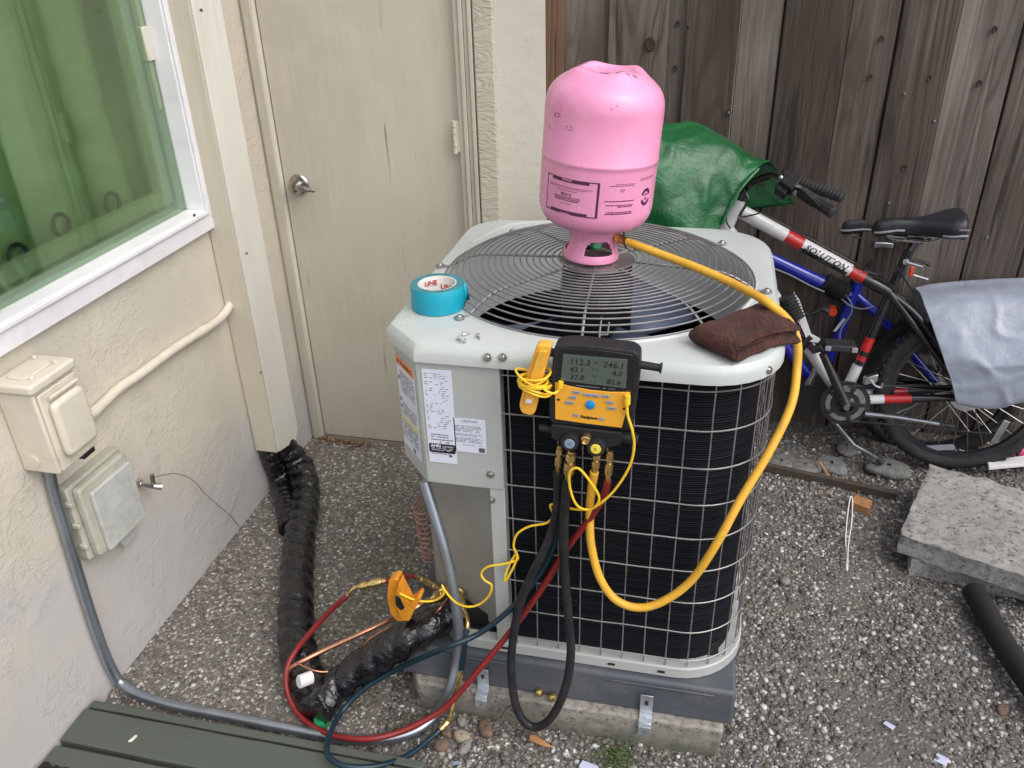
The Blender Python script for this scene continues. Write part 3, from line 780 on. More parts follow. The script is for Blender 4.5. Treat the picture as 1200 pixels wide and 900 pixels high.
# wire guard in front of the coil
guard = rounded_rect(-.352, AX1 - .002, AY0 + .001, AY1 - .004, .002, .145, .145, .1, True, 12)
def open_path(poly, s0, s1, n):
    """points along the outline from arc length s0 to s1, starting at the front left"""
    P = poly[1:]; L = [0]
    for a, b in zip(P, P[1:]): L.append(L[-1] + math.dist(a, b))
    o = []
    for k in range(n + 1):
        s = s0 + (s1 - s0) * k / max(1, n); s = min(s, L[-1] - 1e-6); i = max(j for j in range(len(P) - 1) if L[j] <= s)
        f = (s - L[i]) / max(1e-9, L[i + 1] - L[i]); o.append((P[i][0] + (P[i + 1][0] - P[i][0]) * f, P[i][1] + (P[i + 1][1] - P[i][1]) * f))
    return o
for k in range(9):
    z = .232 + .0865 * k
    mb = MB(); mb.tube([(x + .0007 * noise.noise(Vector((x * 20, z * 9, 1))), y + .0016 * noise.noise(Vector((x * 14, z * 5, 2))), z + .0015 * noise.noise(Vector((x * 6, z * 20, y * 6)))) for x, y in open_path(guard, 0, 1.42, 84)], .00165, 6)
    obj('guard_wire', mb, 'guard_steel', ac)
for k in range(28):
    (x, y), = open_path(guard, .014 + .0490 * k, .1, 0)[:1]
    wob = lambda z: .0012 * noise.noise(Vector((k * 3.1, z * 7, 0)))
    nx, ny = x - (-.09), y - 1.74; L_ = math.hypot(nx, ny)
    mb = MB(); mb.tube([(x + wob(z) - nx / L_ * .0022, y - ny / L_ * .0022, z) for z in [.206 + i * .0738 for i in range(11)]], .0015, 6)
    obj('guard_wire', mb, 'guard_steel', ac)

# base pan rim
bp = rounded_rect(AX0 + .02, AX1 + .004, AY0 - .004, AY1 + .004, .10, .15, .15, .11)
mb = MB(); n = len(bp); bi = inset(bp, .016)
V = []
for P, z in ((bi, .181), (bp, .183), (bp, .209), (inset(bp, .003), .212), (inset(bp, .03), .212), (inset(bp, .03), .181)):
    V += [(x, y, z) for x, y in P]
F = [(i * n + k, i * n + (k + 1) % n, (i + 1) * n + (k + 1) % n, (i + 1) * n + k) for i in range(5) for k in range(n)]
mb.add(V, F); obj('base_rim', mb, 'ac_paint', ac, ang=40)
simple('drain_slot', (.01, .01, .01), .8)
for px in (598, 715, 775, 838):
    pass
for p in ((-0.3633,1.3525,0.1642), (-0.113,1.3525,0.173), (-0.0004,1.3525,0.1701)):
    mb = MB(); mb.box((p[0] - .008, AY0 - .0055, .193), (p[0] + .008, AY0 - .0035, .199)); obj('drain_slot', mb, 'drain_slot', ac)

# corner post and control box
mb = MB(); mb.prism([(-.382, AY0 - .002, .2105), (-.350, AY0 - .002, .2105), (-.350, AY0 + .03, .2105), (-.382, AY0 + .03, .2105)], (0, 0, .445)); obj('corner_post', mb, 'ac_paint', ac, bevel=.002)
mb = MB()
cbz0, cbz1 = .652, .9435
mb.prism([(-.350, AY0 - .005, cbz0), (-.350, AY0 + .030, cbz0), (AX0 + .006, 1.60, cbz0), (AX0 + .002, AY0 + .085, cbz0), (-.518, AY0 - .005, cbz0)], (0, 0, cbz1 - cbz0))
obj('control_box', mb, 'ac_paint', ac, bevel=.004)
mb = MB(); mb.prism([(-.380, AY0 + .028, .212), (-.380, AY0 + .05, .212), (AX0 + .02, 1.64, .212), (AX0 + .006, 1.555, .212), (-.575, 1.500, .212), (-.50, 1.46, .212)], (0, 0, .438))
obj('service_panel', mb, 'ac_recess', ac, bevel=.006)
mb = MB(); mb.box((AX0 + .006, 1.64, .212), (AX0 + .02, AY1 - .1, .944)); obj('side_panel', mb, 'ac_paint', ac)
for p in ((-0.3699,1.343,0.9674), (-0.34,1.343,0.97), (0.1443,1.4,0.9564), (-0.3765,1.351,0.6922), (-0.3782,1.354,0.6244)):
    mb = MB(); mb.lathe([(0, .0055), (.0045, .005), (.0052, .0015), (.0085, .001), (.0088, -.002)], 12, frame(p, (1, 0, 0), (0, 0, 1))); obj('screw', mb, 'screw_steel', ac)
# side wires at the left: rusty coil guard loops seen past the control box
simple('rusty_pink', (.30, .16, .125), .7, var=.3, vs=60)
(_, py0, pz0), (_, py1, pz1) = (-0.612,1.538,0.4505), (-0.612,1.5629,0.2762)
for k in range(11):
    z = pz0 - k * (pz0 - pz1) / 10; y = py0 + (py1 - py0) * k / 10
    mb = MB(); mb.tube(catmull([(AX0 + .012, y + .10, z + .004), (AX0 - .022, y, z), (AX0 - .012, y - .035, z - .006), (AX0 + .012, y - .03, z - .011)], 4), .0022, 6); obj('guard_wire', mb, 'rusty_pink', ac)

# printed labels
simple('label_white', (.70, .73, .86), .4, var=.03, bump=.04)
simple('ink', (.10, .10, .13), .6)
simple('ink_black', (.015, .014, .02), .5)
simple('orange_print', (.85, .26, .07), .5)
simple('yellow_print', (.85, .70, .20), .5)
def label(name, M, w, h, lab=None):
    mb = MB(); mb.prism([M @ Vector(p) for p in ((0, 0, 0), (w, 0, 0), (w, h, 0), (0, h, 0))], M.to_3x3() @ Vector((0, 0, .0012)))
    return obj(name, mb, 'label_white', ac, label=lab, bevel=.0004, bseg=1)
r_ = random.Random(2)
# tall data plate
o_ = Vector((-0.5067,1.3535,0.7084)); u_ = Vector((1, 0, 0)); tl = Vector((-0.5069,1.3535,0.9278)); trr = Vector((-0.446,1.3535,0.9276))
o_ = Vector((tl.x + .0, 1.352, (-0.5067,1.3535,0.7084)[2]))
M = frame(o_, (1, 0, 0), (0, 0, 1)); w_, h_ = trr.x - tl.x, tl.z - o_.z
lb = label('data_plate', M, w_, h_, 'tall white data plate with a black certification badge')
Mi = M @ Matrix.Translation((0, 0, .0013))
mb = MB()
ln = int(h_ * .62 / .0048)
for k in range(ln):
    y = h_ - .010 - k * .0048
    dashes(mb, Mi, .004, w_ - .006 - r_.random() * .012, y, .0014, r_, .006, .004, fill=.5 if k > 2 else .9)
for y in (.31, .285, .255): dashes(mb, Mi, .008, w_ * (.75 if y > .26 else .9), h_ * y, .0022, r_, .007, .001)
dashes(mb, Mi, .006, w_ * .9, h_ * .112, .0016, r_, .006, .0015); dashes(mb, Mi, .006, w_ * .8, h_ * .098, .0016, r_, .006, .0015)
quad(mb, Mi, w_ * .72, h_ * .075, w_ * .84, h_ * .098)
obj('printing', mb, 'ink', lb, smooth=False, kind='stuff')
mb = text_mb('c   us', .010, Mi @ Matrix.Translation((w_ * .42, h_ * .222, 0))); obj('printing', mb, 'ink_black', lb, smooth=False, kind='stuff')
mb = MB(); mb.prism([Mi @ Vector((w_ * .5 + w_ * .40 * (1 if abs(a) < PI / 2 else -1) + .004 * math.cos(a), h_ * .165 + h_ * .032 * (1 if a > 0 else -1) + .004 * math.sin(a), 0)) for a in [q * PI / 8 - PI + .01 for q in range(16)]], Mi.to_3x3() @ Vector((0, 0, .0003)))
obj('badge', mb, 'ink_black', lb, smooth=False, kind='stuff')
mb = text_mb('AHRI', .0095, Mi @ Matrix.Translation((w_ * .10, h_ * .176, .0004)), bold=.0003); mb2 = text_mb('CERTIFIED', .0052, Mi @ Matrix.Translation((w_ * .50, h_ * .178, .0004))); mb.add(mb2.v, mb2.f)
for y in (.163, .150, .140): dashes(mb, Mi, w_ * .12, w_ * .86, h_ * y, .0010, r_, .006, .0008, z=.0005)
obj('printing', mb, 'label_white', lb, smooth=False, kind='stuff')
# small caution label
o_ = Vector((-0.449,1.3535,0.743)); e_ = Vector((-0.3826,1.3535,0.7342)); t_ = Vector((-0.4477,1.3535,0.8209))
M = frame((o_.x, 1.352, o_.z - .002), (1, 0, 0), (0, 0, 1)); w_, h_ = e_.x - o_.x, t_.z - o_.z + .003
lb = label('caution_label', M, w_, h_); Mi = M @ Matrix.Translation((0, 0, .0013)); mb = MB()
for y in [.018 + .0032 * k for k in range(int((h_ - .03) / .0032))]:
    if r_.random() < .9: dashes(mb, Mi, .003, w_ - .004 - .006 * r_.random(), y, .0013, r_, .005, .0012)
quad(mb, Mi, w_ * .76, .003, w_ * .95, .014)
obj('printing', mb, 'ink', lb, smooth=False, kind='stuff')
mb = text_mb('CAUTION', .0072, Mi @ Matrix.Translation((w_ / 2, h_ - .0085, 0)), ax='CENTER'); obj('printing', mb, 'ink_black', lb, smooth=False, kind='stuff')
# warning label on the chamfer
ca, cb = Vector((AX0 + .002, AY0 + .085, 0)), Vector((-.518, AY0 - .005, 0)); d_ = (cb - ca).normalized(); nn_ = Vector((d_.y, -d_.x, 0))
wz0, wz1 = .695, .915
M = frame(ca + d_ * .012 + nn_ * .0004 + Vector((0, 0, wz0)), d_, (0, 0, 1)); w_, h_ = (cb - ca).length - .026, wz1 - wz0
if M.to_3x3().col[2].dot(nn_) < 0: nn_ = -nn_
lb = label('warning_label', M, w_, h_, 'white warning label with an orange heading strip'); Mi = M @ Matrix.Translation((0, 0, .0013))
mb = MB(); quad(mb, Mi, 0, h_ - .022, w_, h_ - .001); obj('heading_strip', mb, 'orange_print', lb, smooth=False, kind='stuff')
mb = text_mb('WARNING', .0125, Mi @ Matrix.Translation((w_ * .56, h_ - .017, .0002)), ax='CENTER', bold=.0003); mb.prism([Mi @ Vector(p) for p in ((.006, h_ - .018, .0002), (.016, h_ - .018, .0002), (.011, h_ - .007, .0002))], Mi.to_3x3() @ Vector((0, 0, .0002)))
obj('printing', mb, 'ink_black', lb, smooth=False, kind='stuff')
mb = MB()
for k in range(int((h_ - .05) / .0040)):
    y = .022 + k * .0040
    if abs(y - h_ * .56) < .011 or abs(y - h_ * .33) < .006: continue
    dashes(mb, Mi, .016 if y > h_ * .4 else .005, w_ - .005, y, .0017, r_, .006, .0013)
for y in (.74, .50, .42): quad(mb, Mi, .004, h_ * y, .012, h_ * y + .009)
quad(mb, Mi, w_ * .55, .004, w_ * .70, .014)
obj('printing', mb, 'ink', lb, smooth=False, kind='stuff')
mb = MB(); quad(mb, Mi, .004, h_ * .305, w_ - .003, h_ * .345); obj('yellow_band', mb, 'yellow_print', lb, smooth=False, kind='stuff')

# ---------------------------------------------------------------- grey pad, concrete slab, tie-down straps
mb = MB(); mb.box((-.628, 1.338, .087), (.166, 2.16, .1795)); mb.v = [((x + (.012 if x > 0 else -.010) * (1 if z < .1 else 0)) if False else x, y - (.010 if (z < .1 and y < 1.5) else 0), z) for x, y, z in mb.v]
pad = obj('equipment_pad', mb, 'pad_plastic', label='slate grey plastic pad under the air conditioner', cat='pad', bevel=.008, bseg=3)
for xa, xb in ((-.56, -.36), (-.13, .12)):
    mb = MB(); mb.box((xa, 1.3325, .163), (xb, 1.337, .168)); obj('moulded_rib', mb, 'pad_plastic', pad, bevel=.002)
mb = MB()
def slab(u, v):
    pass
mb.prism([(-.600, 1.345, -.03), (-.575, 1.308, -.03), (-.30, 1.306, -.03), (.03, 1.309, -.03), (.146, 1.312, -.03), (.152, 2.2, -.03), (-.60, 2.2, -.03)], (0, 0, .1165))
o = obj('concrete_slab', mb, 'concrete_slab', label='weathered concrete slab half sunk in the gravel below the grey pad', cat='slab', loc=(-.22, 1.7, 0), bevel=.012, bseg=3)
bm = bmesh.new(); bm.from_mesh(o.data); bmesh.ops.subdivide_edges(bm, edges=[e for e in bm.edges if e.calc_length() > .05], cuts=14, use_grid_fill=True)
for v in bm.verts: v.co += .0035 * noise.noise_vector(v.co * 17) + .002 * noise.noise_vector(v.co * 60)
bm.to_mesh(o.data); bm.free()
simple('galvanised', (.62, .66, .72), .38, .85, var=.12, vs=25, dirt=(.45, .45, .45), dirtamt=.4, dirtscale=30)
def strap(px, txt, lab):
    x = px
    s = empty('tie_strap', (x, 1.30, .09), lab, 'metal strap', 'metal straps fixing the grey pad to the slab')
    mb = MB(); w = .0145
    pts = [(1.3215, .150), (1.3205, .10), (1.3195, .0905), (1.311, .0885), (1.297, .086), (1.294, .078), (1.293, .050)]
    for k in range(len(pts) - 1):
        (a, b), (c, d) = pts[k], pts[k + 1]; n_ = Vector((0, -(b - d), (a - c))).normalized() * .0016
        mb.prism([(x - w, a, b), (x + w, a, b), (x + w, c, d), (x - w, c, d)], (0, -abs(n_.y) - .0002, abs(n_.z)))
    st = obj('strap_plate', mb, 'galvanised', s, bevel=.0008)
    mb = text_mb(txt, .020, frame((x - .005, 1.3180, .120), (1, 0, 0), (0, 0, 1)), bold=.0004); mb2 = text_mb('1', .014, frame((x - .003, 1.2908, .060), (1, 0, 0), (0, 0, 1))); mb.add(mb2.v, mb2.f)
    obj('stamped_mark', mb, 'ink_black', s, smooth=False)
strap((-0.4116,1.31,0.1459)[0], '9', 'galvanised strap at the left of the pad behind the red hose')
strap((-0.0269,1.31,0.1149)[0], '8', 'galvanised strap near the right end of the pad with stamped marks')


# ---------------------------------------------------------------- pink refrigerant cylinder, standing upside down on the grille
simple('pink_paint', (.86, .335, .545), .27, var=.05, vs=7, bump=.12, bs=45, bd=.0006, coat=.2, dirt=(.62, .22, .36), dirtamt=.30, dirtscale=11)
simple('brass', (.72, .52, .22), .28, .95, var=.15, vs=80, dirt=(.30, .20, .09), dirtamt=.4, dirtscale=60)
simple('dark_metal', (.05, .045, .05), .4, .6)
simple('green_plastic', (.02, .28, .10), .35, var=.1)
TB = Vector((-.232, 1.748, 1.0315))
tilt = Matrix.Rotation(R(4.2), 4, 'Y')
TM = Matrix.Translation(TB) @ tilt @ Matrix.Diagonal((.955, .955, .962, 1))
TM_ = Matrix.Translation((.0, 0, 0))
tank = empty('gas_cylinder', TB, 'pink refrigerant gas cylinder standing upside down on the fan grille', 'gas cylinder')
prof = [(.030, .073), (.050, .074), (.080, .080), (.105, .088), (.1195, .102), (.1263, .121), (.1275, .140), (.1275, .221), (.1275, .230), (.1287, .2315), (.1292, .2345), (.1287, .2375), (.1275, .239), (.1275, .330), (.1265, .345), (.1225, .361), (.114, .376), (.100, .389), (.084, .399), (.070, .406), (.058, .409), (.045, .4075), (.030, .406), (0, .405)]
mb = MB()
n = 96
prof0 = prof; prof = [(p.x, p.y) for p in catmull([(r, z, 0) for r, z in prof[:7]], 3)][:-1] + prof[6:13] + [(p.x, p.y) for p in catmull([(r, z, 0) for r, z in prof[13:]], 4)]
V = []; F = []
for i, (r, z) in enumerate(prof):
    for k in range(n):
        a = 2 * PI * k / n; zz = z; rr = r
        for f in range(4):                       # four pressed feet on the (upturned) bottom
            da = (a - R(35) - f * PI / 2 + PI) % (2 * PI) - PI
            g = math.exp(-(da / .42) ** 2) * math.exp(-((r - .073) / .017) ** 2) if z > .38 else 0
            zz += .0085 * g
        if z > .40 and r < .055: zz -= .004
        V.append((rr * math.cos(a), rr * math.sin(a), zz))
for i in range(len(prof) - 1):
    for k in range(n): F.append((i * n + k, i * n + (k + 1) % n, (i + 1) * n + (k + 1) % n, (i + 1) * n + k))
mb.add([TM @ Vector(v) for v in V], F)
body = obj('cylinder_body', mb, 'pink_paint', tank, ang=60)
# handle collar with three cut-outs
NC = 96; HZ = [0, .006, .012, .018, .024, .030, .036, .042, .048, .054, .060, .068, .082]
def crad(z): return .066 - .016 * min(1, z / .045) + .005 * max(0, (z - .05) / .03) - (.002 if z < .003 else 0)
V = []; F = []
for z in HZ:
    for k in range(NC): a = 2 * PI * k / NC; V.append((crad(z) * math.cos(a), crad(z) * math.sin(a), z))
def hole(a, z):
    for c, w, zl, zh in ((R(-62), .62, .017, .047), (R(62), .55, .016, .050), (R(180), .55, .016, .050)):
        d = abs((a - c + PI) % (2 * PI) - PI)
        if zl < z < zh and d < w * (1 - .35 * ((z - zl) / (zh - zl)) ** 3): return True
    return False
for i in range(len(HZ) - 1):
    for k in range(NC):
        if not hole(2 * PI * (k + .5) / NC, (HZ[i] + HZ[i + 1]) / 2): F.append((i * NC + k, i * NC + (k + 1) % NC, (i + 1) * NC + (k + 1) % NC, (i + 1) * NC + k))
mb = MB(); mb.add([TM @ Vector(v) for v in V], F)
obj('collar', mb, 'pink_paint', tank, solid=.0042, bevel=.0012, ang=50)
mb = MB(); mb.lathe([(0, .070), (.016, .070), (.017, .058), (.012, .055), (.012, .030), (.015, .028), (.015, .018), (0, .017)], 16, TM)
mb.tube([TM @ Vector((0, 0, .045)), TM @ Vector((.045, .012, .047))], .0075, 10); vv = obj('valve', mb, 'dark_metal', tank)
mb = MB(); c = TM @ Vector((.012, -.022, .036)); mb.lathe([(0, -.012), (.011, -.012), (.013, -.008), (.013, .008), (.010, .012), (0, .012)], 12, Matrix.Translation(c) @ Matrix.Rotation(R(70), 4, 'X') @ Matrix.Rotation(R(30), 4, 'Y'))
obj('valve_knob', mb, 'green_plastic', tank)
mb = MB(); mb.box((-.004, -.004, 0), (.004, .004, 0)) if False else mb.tube(catmull([TM @ Vector(p) for p in ((.075, -.055, .085), (.077, -.056, .07), (.080, -.058, .055), (.086, -.055, .046))], 3), .0018, 6); obj('hanging_tag_wire', mb, 'dark_metal', tank)
# printing (upside down, as the cylinder is)
RB = .1277
def tb(p): a = (p.x / RB); return Vector(((RB + p.z) * math.sin(a), -(RB + p.z) * math.cos(a), p.y + .009))
simple('plum_ink', (.085, .015, .06), .5)
def TQ(mb, a0, z0, a1, z1): quad(mb, TM, R(a0) * RB, z0, R(a1) * RB, z1, .0003, tb, max(1, int(abs(a1 - a0) / 4)))
mb = MB()
bx0, bx1, bz0, bz1 = -50, 9, .120, .196
TQ(mb, bx0, bz0, bx1, bz0 + .0022); TQ(mb, bx0, bz1 - .0022, bx1, bz1); TQ(mb, bx0, bz0, bx0 + .9, bz1); TQ(mb, bx1 - 2.2, bz0, bx1, bz1)
TQ(mb, bx0 + 8, bz0, bx1 - 10, bz0 + .0075); TQ(mb, bx0 + 8, bz1 - .0075, bx1 - 10, bz1)
obj('printed_border', mb, 'plum_ink', body, smooth=False, kind='stuff')
mb = MB(); r_ = random.Random(11)
def tl(a0, a1, z, h, fill=1): dashes(mb, TM, R(a0) * RB, R(a1) * RB, z, h, r_, .006, .0011, tb, .0003, fill)
tl(-47, 3, .1780, .0009); tl(-46, -2, .1750, .0009); tl(-36, -12, .1700, .0011)
tl(-38, -9, .1555, .0018); tl(-38, -9, .1520, .0018); tl(-37, -10, .1485, .0018); tl(-30, -18, .1420, .0011)
tl(18, 44, .1900, .0014); tl(24, 44, .1935, .0010); tl(14, 45, .1570, .0022); tl(16, 44, .1485, .0018); tl(28, 44, .1450, .0022); tl(18, 44, .1335, .0018); tl(16, 44, .1295, .0026)
tl(52, 74, .201, .0011); tl(50, 72, .1975, .0011)
tri = [Vector((R(29) * RB, .183, .0003)), Vector((R(33.5) * RB, .183, .0003)), Vector((R(31.2) * RB, .1765, .0003))]
for p, q in ((0, 1), (1, 2), (2, 0)):
    d = (tri[q] - tri[p]).normalized() * .0; w = Vector((-(tri[q] - tri[p]).y, (tri[q] - tri[p]).x, 0)).normalized() * .0005
    mb.add([TM @ tb(v) for v in (tri[p] - w, tri[q] - w, tri[q] + w, tri[p] + w)], [(0, 1, 2, 3)])
obj('printed_text', mb, 'plum_ink', body, smooth=False, kind='stuff')
def TX(txt, a, z, s, ax='CENTER'):      # lettering turned by 180 degrees, wrapped round the cylinder
    return text_mb(txt, s, TM, .0, lambda p: tb(Vector((R(a) * RB - p.x, z - p.y, .0004))), ax, bold=.0002)
mb = TX('R-410A', -24, .1655, .0085); obj('printed_text', mb, 'plum_ink', body, smooth=False)
mb = TX('WARNING', -24, .1225, .0050) ; 
for q in (mb,): q2 = TX('DISPOSABLE', -24, .1945, .0044); q.add(q2.v, q2.f)
obj('printed_text', mb, 'pink_paint', body, smooth=False, kind='stuff')
mb = MB()
for a0_, a1_ in ((20, 160), (200, 340)):
    st = 14
    for k in range(st):
        q = []
        for a, r in ((a0_ + (a1_ - a0_) * k / st, .0165), (a0_ + (a1_ - a0_) * (k + 1) / st, .0165), (a0_ + (a1_ - a0_) * (k + 1) / st, .0105), (a0_ + (a1_ - a0_) * k / st, .0105)):
            q.append(TM @ tb(Vector((R(62) * RB + r * math.cos(R(a)), .159 + r * 1.15 * math.sin(R(a)), .0003))))
        mb.add(q, [(3, 2, 1, 0)])
obj('printed_seal', mb, 'plum_ink', body, smooth=False, kind='stuff')
mb = TX('DOT', 62, .1665, .0060); q2 = TX('39', 62, .158, .0075); mb.add(q2.v, q2.f); obj('printed_text', mb, 'plum_ink', body, smooth=False, kind='stuff')
# scuffs where the paint is scratched
simple('scuff', (.16, .10, .20), .5)
mb = MB(); r_ = random.Random(3)
for a0_, z0_, n_, sa in ((-46, .318, 9, 9), (-34, .297, 7, 11), (-55, .290, 4, 6), (12, .347, 3, 5)):
    for k in range(n_):
        a = a0_ + r_.uniform(-.5, 1) * sa; z = z0_ + r_.uniform(-.004, .004); w = r_.uniform(.8, 2.6); h = r_.uniform(.0006, .0016)
        p = [Vector((R(a) * RB, z, .0003)), Vector((R(a + w) * RB, z - .001, .0003)), Vector((R(a + w * .9) * RB, z + h, .0003)), Vector((R(a + w * .2) * RB, z + h * .8, .0003))]
        mb.add([TM @ tb(v) for v in p], [(0, 1, 2, 3)])
obj('scuff_mark', mb, 'scuff', body, smooth=False, kind='stuff')
mb = MB()
def topz(x, y):
    r = math.hypot(x, y)
    for (ra, za), (rb, zb) in zip(prof0[13:], prof0[14:]):
        if rb <= r <= ra: base = zb + (za - zb) * (r - rb) / max(1e-9, ra - rb); break
    else: base = .405
    a = math.atan2(y, x)
    for f in range(4):
        da = (a - R(35) - f * PI / 2 + PI) % (2 * PI) - PI
        base += .0085 * math.exp(-(da / .42) ** 2) * math.exp(-((r - .073) / .017) ** 2)
    return base + .0012
for k in range(16):
    x = .015 + r_.uniform(-.045, .050); y = -.062 + r_.uniform(-.006, .010) + .15 * abs(x); w = r_.uniform(.004, .012); h = r_.uniform(.0008, .0026)
    q = [(x, y), (x + w, y - .001), (x + w * .8, y + h), (x + w * .1, y + h)]
    mb.add([TM @ Vector((a, b, topz(a, b))) for a, b in q], [(0, 1, 2, 3)])
obj('scuff_mark', mb, 'scuff', body, smooth=False, kind='stuff')

# ---------------------------------------------------------------- tape roll and loose screws on the lid
simple('blue_tape', (.006, .33, .46), .35, var=.04, vs=8, bump=.15, bs=300)
simple('tape_edge', (.05, .22, .25), .5, var=.2, vs=60)
simple('core_card', (.70, .67, .64), .7, var=.05)
simple('red_print', (.55, .03, .04), .6)
tc_ = Vector((-0.5276,1.4729,0.9825)) + Vector((.006, .0565, 0))
tp = empty('tape_roll', tc_, 'roll of bright blue duct tape lying on the left of the lid', 'tape roll')
TT = Matrix.Translation(tc_ + Vector((0, 0, .0006)))
mb = MB(); mb.lathe([(.0405, .0), (.0555, .0), (.0565, .001), (.0568, .025), (.0565, .050), (.0558, .051)], 64, TT); tpm = obj('tape', mb, 'blue_tape', tp)
mb = MB(); mb.lathe([(.0558, .051), (.0405, .0512)], 64, TT); obj('tape_side', mb, 'tape_edge', tp)
mb = MB(); mb.lathe([(.0405, .0512), (.0385, .0512), (.038, .050), (.038, .001), (.0405, .0)], 64, TT); core = obj('cardboard_core', mb, 'core_card', tp)
mb = MB(); a = [R(x) for x in (8, 14, 20)]
V = []; 
for j, z in enumerate((.010, .030, .052)):
    for i, (aa, rr) in enumerate(((4, .0572), (12, .0600), (17, .066 - .003 * j))): V.append(TT @ Vector((rr * math.cos(R(aa)), rr * math.sin(R(aa)), z)))
mb.add(V, [(0, 1, 4, 3), (1, 2, 5, 4), (3, 4, 7, 6), (4, 5, 8, 7)]); obj('tape_end', mb, 'blue_tape', tp, solid=.0008)
def core_text(txt, a, z, s):
    return text_mb(txt, s, TT, 0, lambda p: Vector((.0376 * math.cos(R(a) - (p.x) / .0376), .0376 * math.sin(R(a) - p.x / .0376), z + p.y)), 'CENTER', bold=.0005)
obj('printed_text', core_text('LINE', 74, .022, .016), 'red_print', core, smooth=False, kind='stuff')
q = core_text('K', 28, .022, .016); obj('printed_text', q, 'ink_black', core, smooth=False)
q = core_text('LINE', 130, .033, .014); obj('printed_text', q, 'red_print', core, smooth=False, kind='stuff')
mb = MB(); r_ = random.Random(5)
for z in (.040, .035, .030): dashes(mb, TT, 1.95 * .0376, 2.75 * .0376, z, .0012, r_, .005, .001, lambda p: Vector((.0376 * math.cos(p.x / .0376), .0376 * math.sin(p.x / .0376), p.y)))
obj('printed_text', mb, 'ink', core, smooth=False, kind='stuff')
labs = ['loose screw nearest the tape roll, in the small cluster on the lid', 'loose screw at the left front of the cluster on the lid', 'loose screw at the right front of the cluster on the lid', 'loose screw lying alone to the right of the cluster on the lid']
for (p, rz), lb_ in zip([((-0.4309,1.3976,0.985), 30), ((-0.4329,1.3742,0.985), 110), ((-0.4195,1.3688,0.985), 200), ((-0.401,1.3948,0.985), 300)], labs):
    c = Vector(p); c.z = LZ + .0045; d = Vector((math.cos(R(rz)), math.sin(R(rz)), -.12)).normalized()
    mb = MB(); mb.tube([c - d * .002, c - d * .0015, c + d * .001, c + d * .0012, c + d * .010, c + d * .013], [.003, .0048, .0048, .0022, .0020, .0004], 8)
    obj('screw', mb, 'screw_steel', label=lb_, cat='screw', group='loose screws on the air conditioner lid')

# ---------------------------------------------------------------- folded brown towel at the right corner of the lid
m, t = newmat('towel_cloth', .95)
v = t.coord(); a = t.noise(v, 34, 5, .7); b = t.noise(v, 420, 2, .6)
w1 = t.math('SINE', t.math('MULTIPLY', t.noise(t.coord(scale=(1, .25, 1)), 30, 1, .3, .3), 60.0))
c = t.ramp(a, [(.3, (.036, .009, .005)), (.55, (.072, .020, .011)), (.75, (.115, .036, .021))])
t.link(t.mix(c, (.03, .012, .008), t.ramp(b, [(.3, .7), (.5, 0.0)])), t.b.inputs['Base Color'])
t.bump(t.math('ADD', t.math('MULTIPLY', b, 1.4), t.math('MULTIPLY', w1, .35)), 1.0, .0022)
t.b.inputs['Sheen Weight'].default_value = .05
tw = empty('towel', (.11, 1.46, .984), 'folded dark brown towel lying on the right front corner of the lid', 'towel')
A = Vector((.004, 1.432, 0)); B_ = Vector((.150, 1.590, 0)); Cc = Vector((.205, 1.500, 0)); D_ = Vector((.082, 1.362, 0))
def towel_layer(z, th, seed, ex=0.0, off=(0, 0)):
    mb = MB()
    def P2(p, q):   # p,q in -1..1
        s, r = (p + 1) / 2, (q + 1) / 2
        b = A * (1 - s) * (1 - r) + B_ * s * (1 - r) + Cc * s * r + D_ * (1 - s) * r
        return b
    def surf(top):
        def fn(u, v):
            p, q = 2 * u - 1, 2 * v - 1
            pp = math.copysign(abs(p) ** .8, p); qq = math.copysign(abs(q) ** .8, q)
            c = P2(pp * (1 + ex), qq * (1 + ex)); e = max(0, (1 - abs(pp) ** 16)) ** .5 * max(0, (1 - abs(qq) ** 16)) ** .5
            n1 = noise.noise(Vector((c.x * 22, c.y * 22, seed))); n2 = noise.noise(Vector((c.x * 60, c.y * 60, seed + 4)))
            cr = max(0, 1 - abs((pp * .5 + qq * .35 + .1 * n1) * 6 - 1.4)) * .004
            h = (th * .5 * e + (.0030 * n1 + .0012 * n2 + cr) * (e if top else .3)) if top else -th * .5 * e + .001 * n1 * e
            dr = max(0, c.x - .150) * .55
            return (c.x + off[0] + .004 * noise.noise(Vector((c.x * 30, c.y * 30, seed + 9))), c.y + off[1] + .004 * noise.noise(Vector((c.y * 30, c.x * 30, seed + 7))), z + h - dr * .6)
        return fn
    mb.grid(surf(True), 44, 32); n0 = len(mb.v); mb.grid(surf(False), 44, 32)
    k = len(mb.f) // 2; mb.f[k:] = [f[::-1] for f in mb.f[k:]]
    return mb
mb = towel_layer(.9915, .015, 3, .02, (.002, -.003)); obj('towel_fold', mb, 'towel_cloth', tw, ang=180)
mb = towel_layer(1.0035, .013, 9, -.02, (-.004, .004)); obj('towel_fold', mb, 'towel_cloth', tw, ang=180)
mb = towel_layer(1.0145, .013, 14, -.01, (.0, .001)); obj('towel_fold', mb, 'towel_cloth', tw, ang=180)
mb = MB()
fe = [(D_ * (1 - s) + A * s) for s in (0, .35, .7, 1)]
mb.grid(lambda u, v: tuple((A * (1 - u) + D_ * u) + Vector((-.006 - .011 * math.sin(v * PI) , -.009 - .006 * math.sin(v * PI), 0)) * (1) + Vector((.012, .012, .990 + .026 * v + .002 * noise.noise(Vector((u * 5, v * 3, 2))))) ), 24, 14)
obj('towel_fold', mb, 'towel_cloth', tw, ang=180, solid=.006)
simple('steel_fitting', (.40, .39, .36), .35, .9)
p0_, p1_ = Vector((0.1812,1.515,0.9791)), Vector((0.1947,1.515,0.9838))
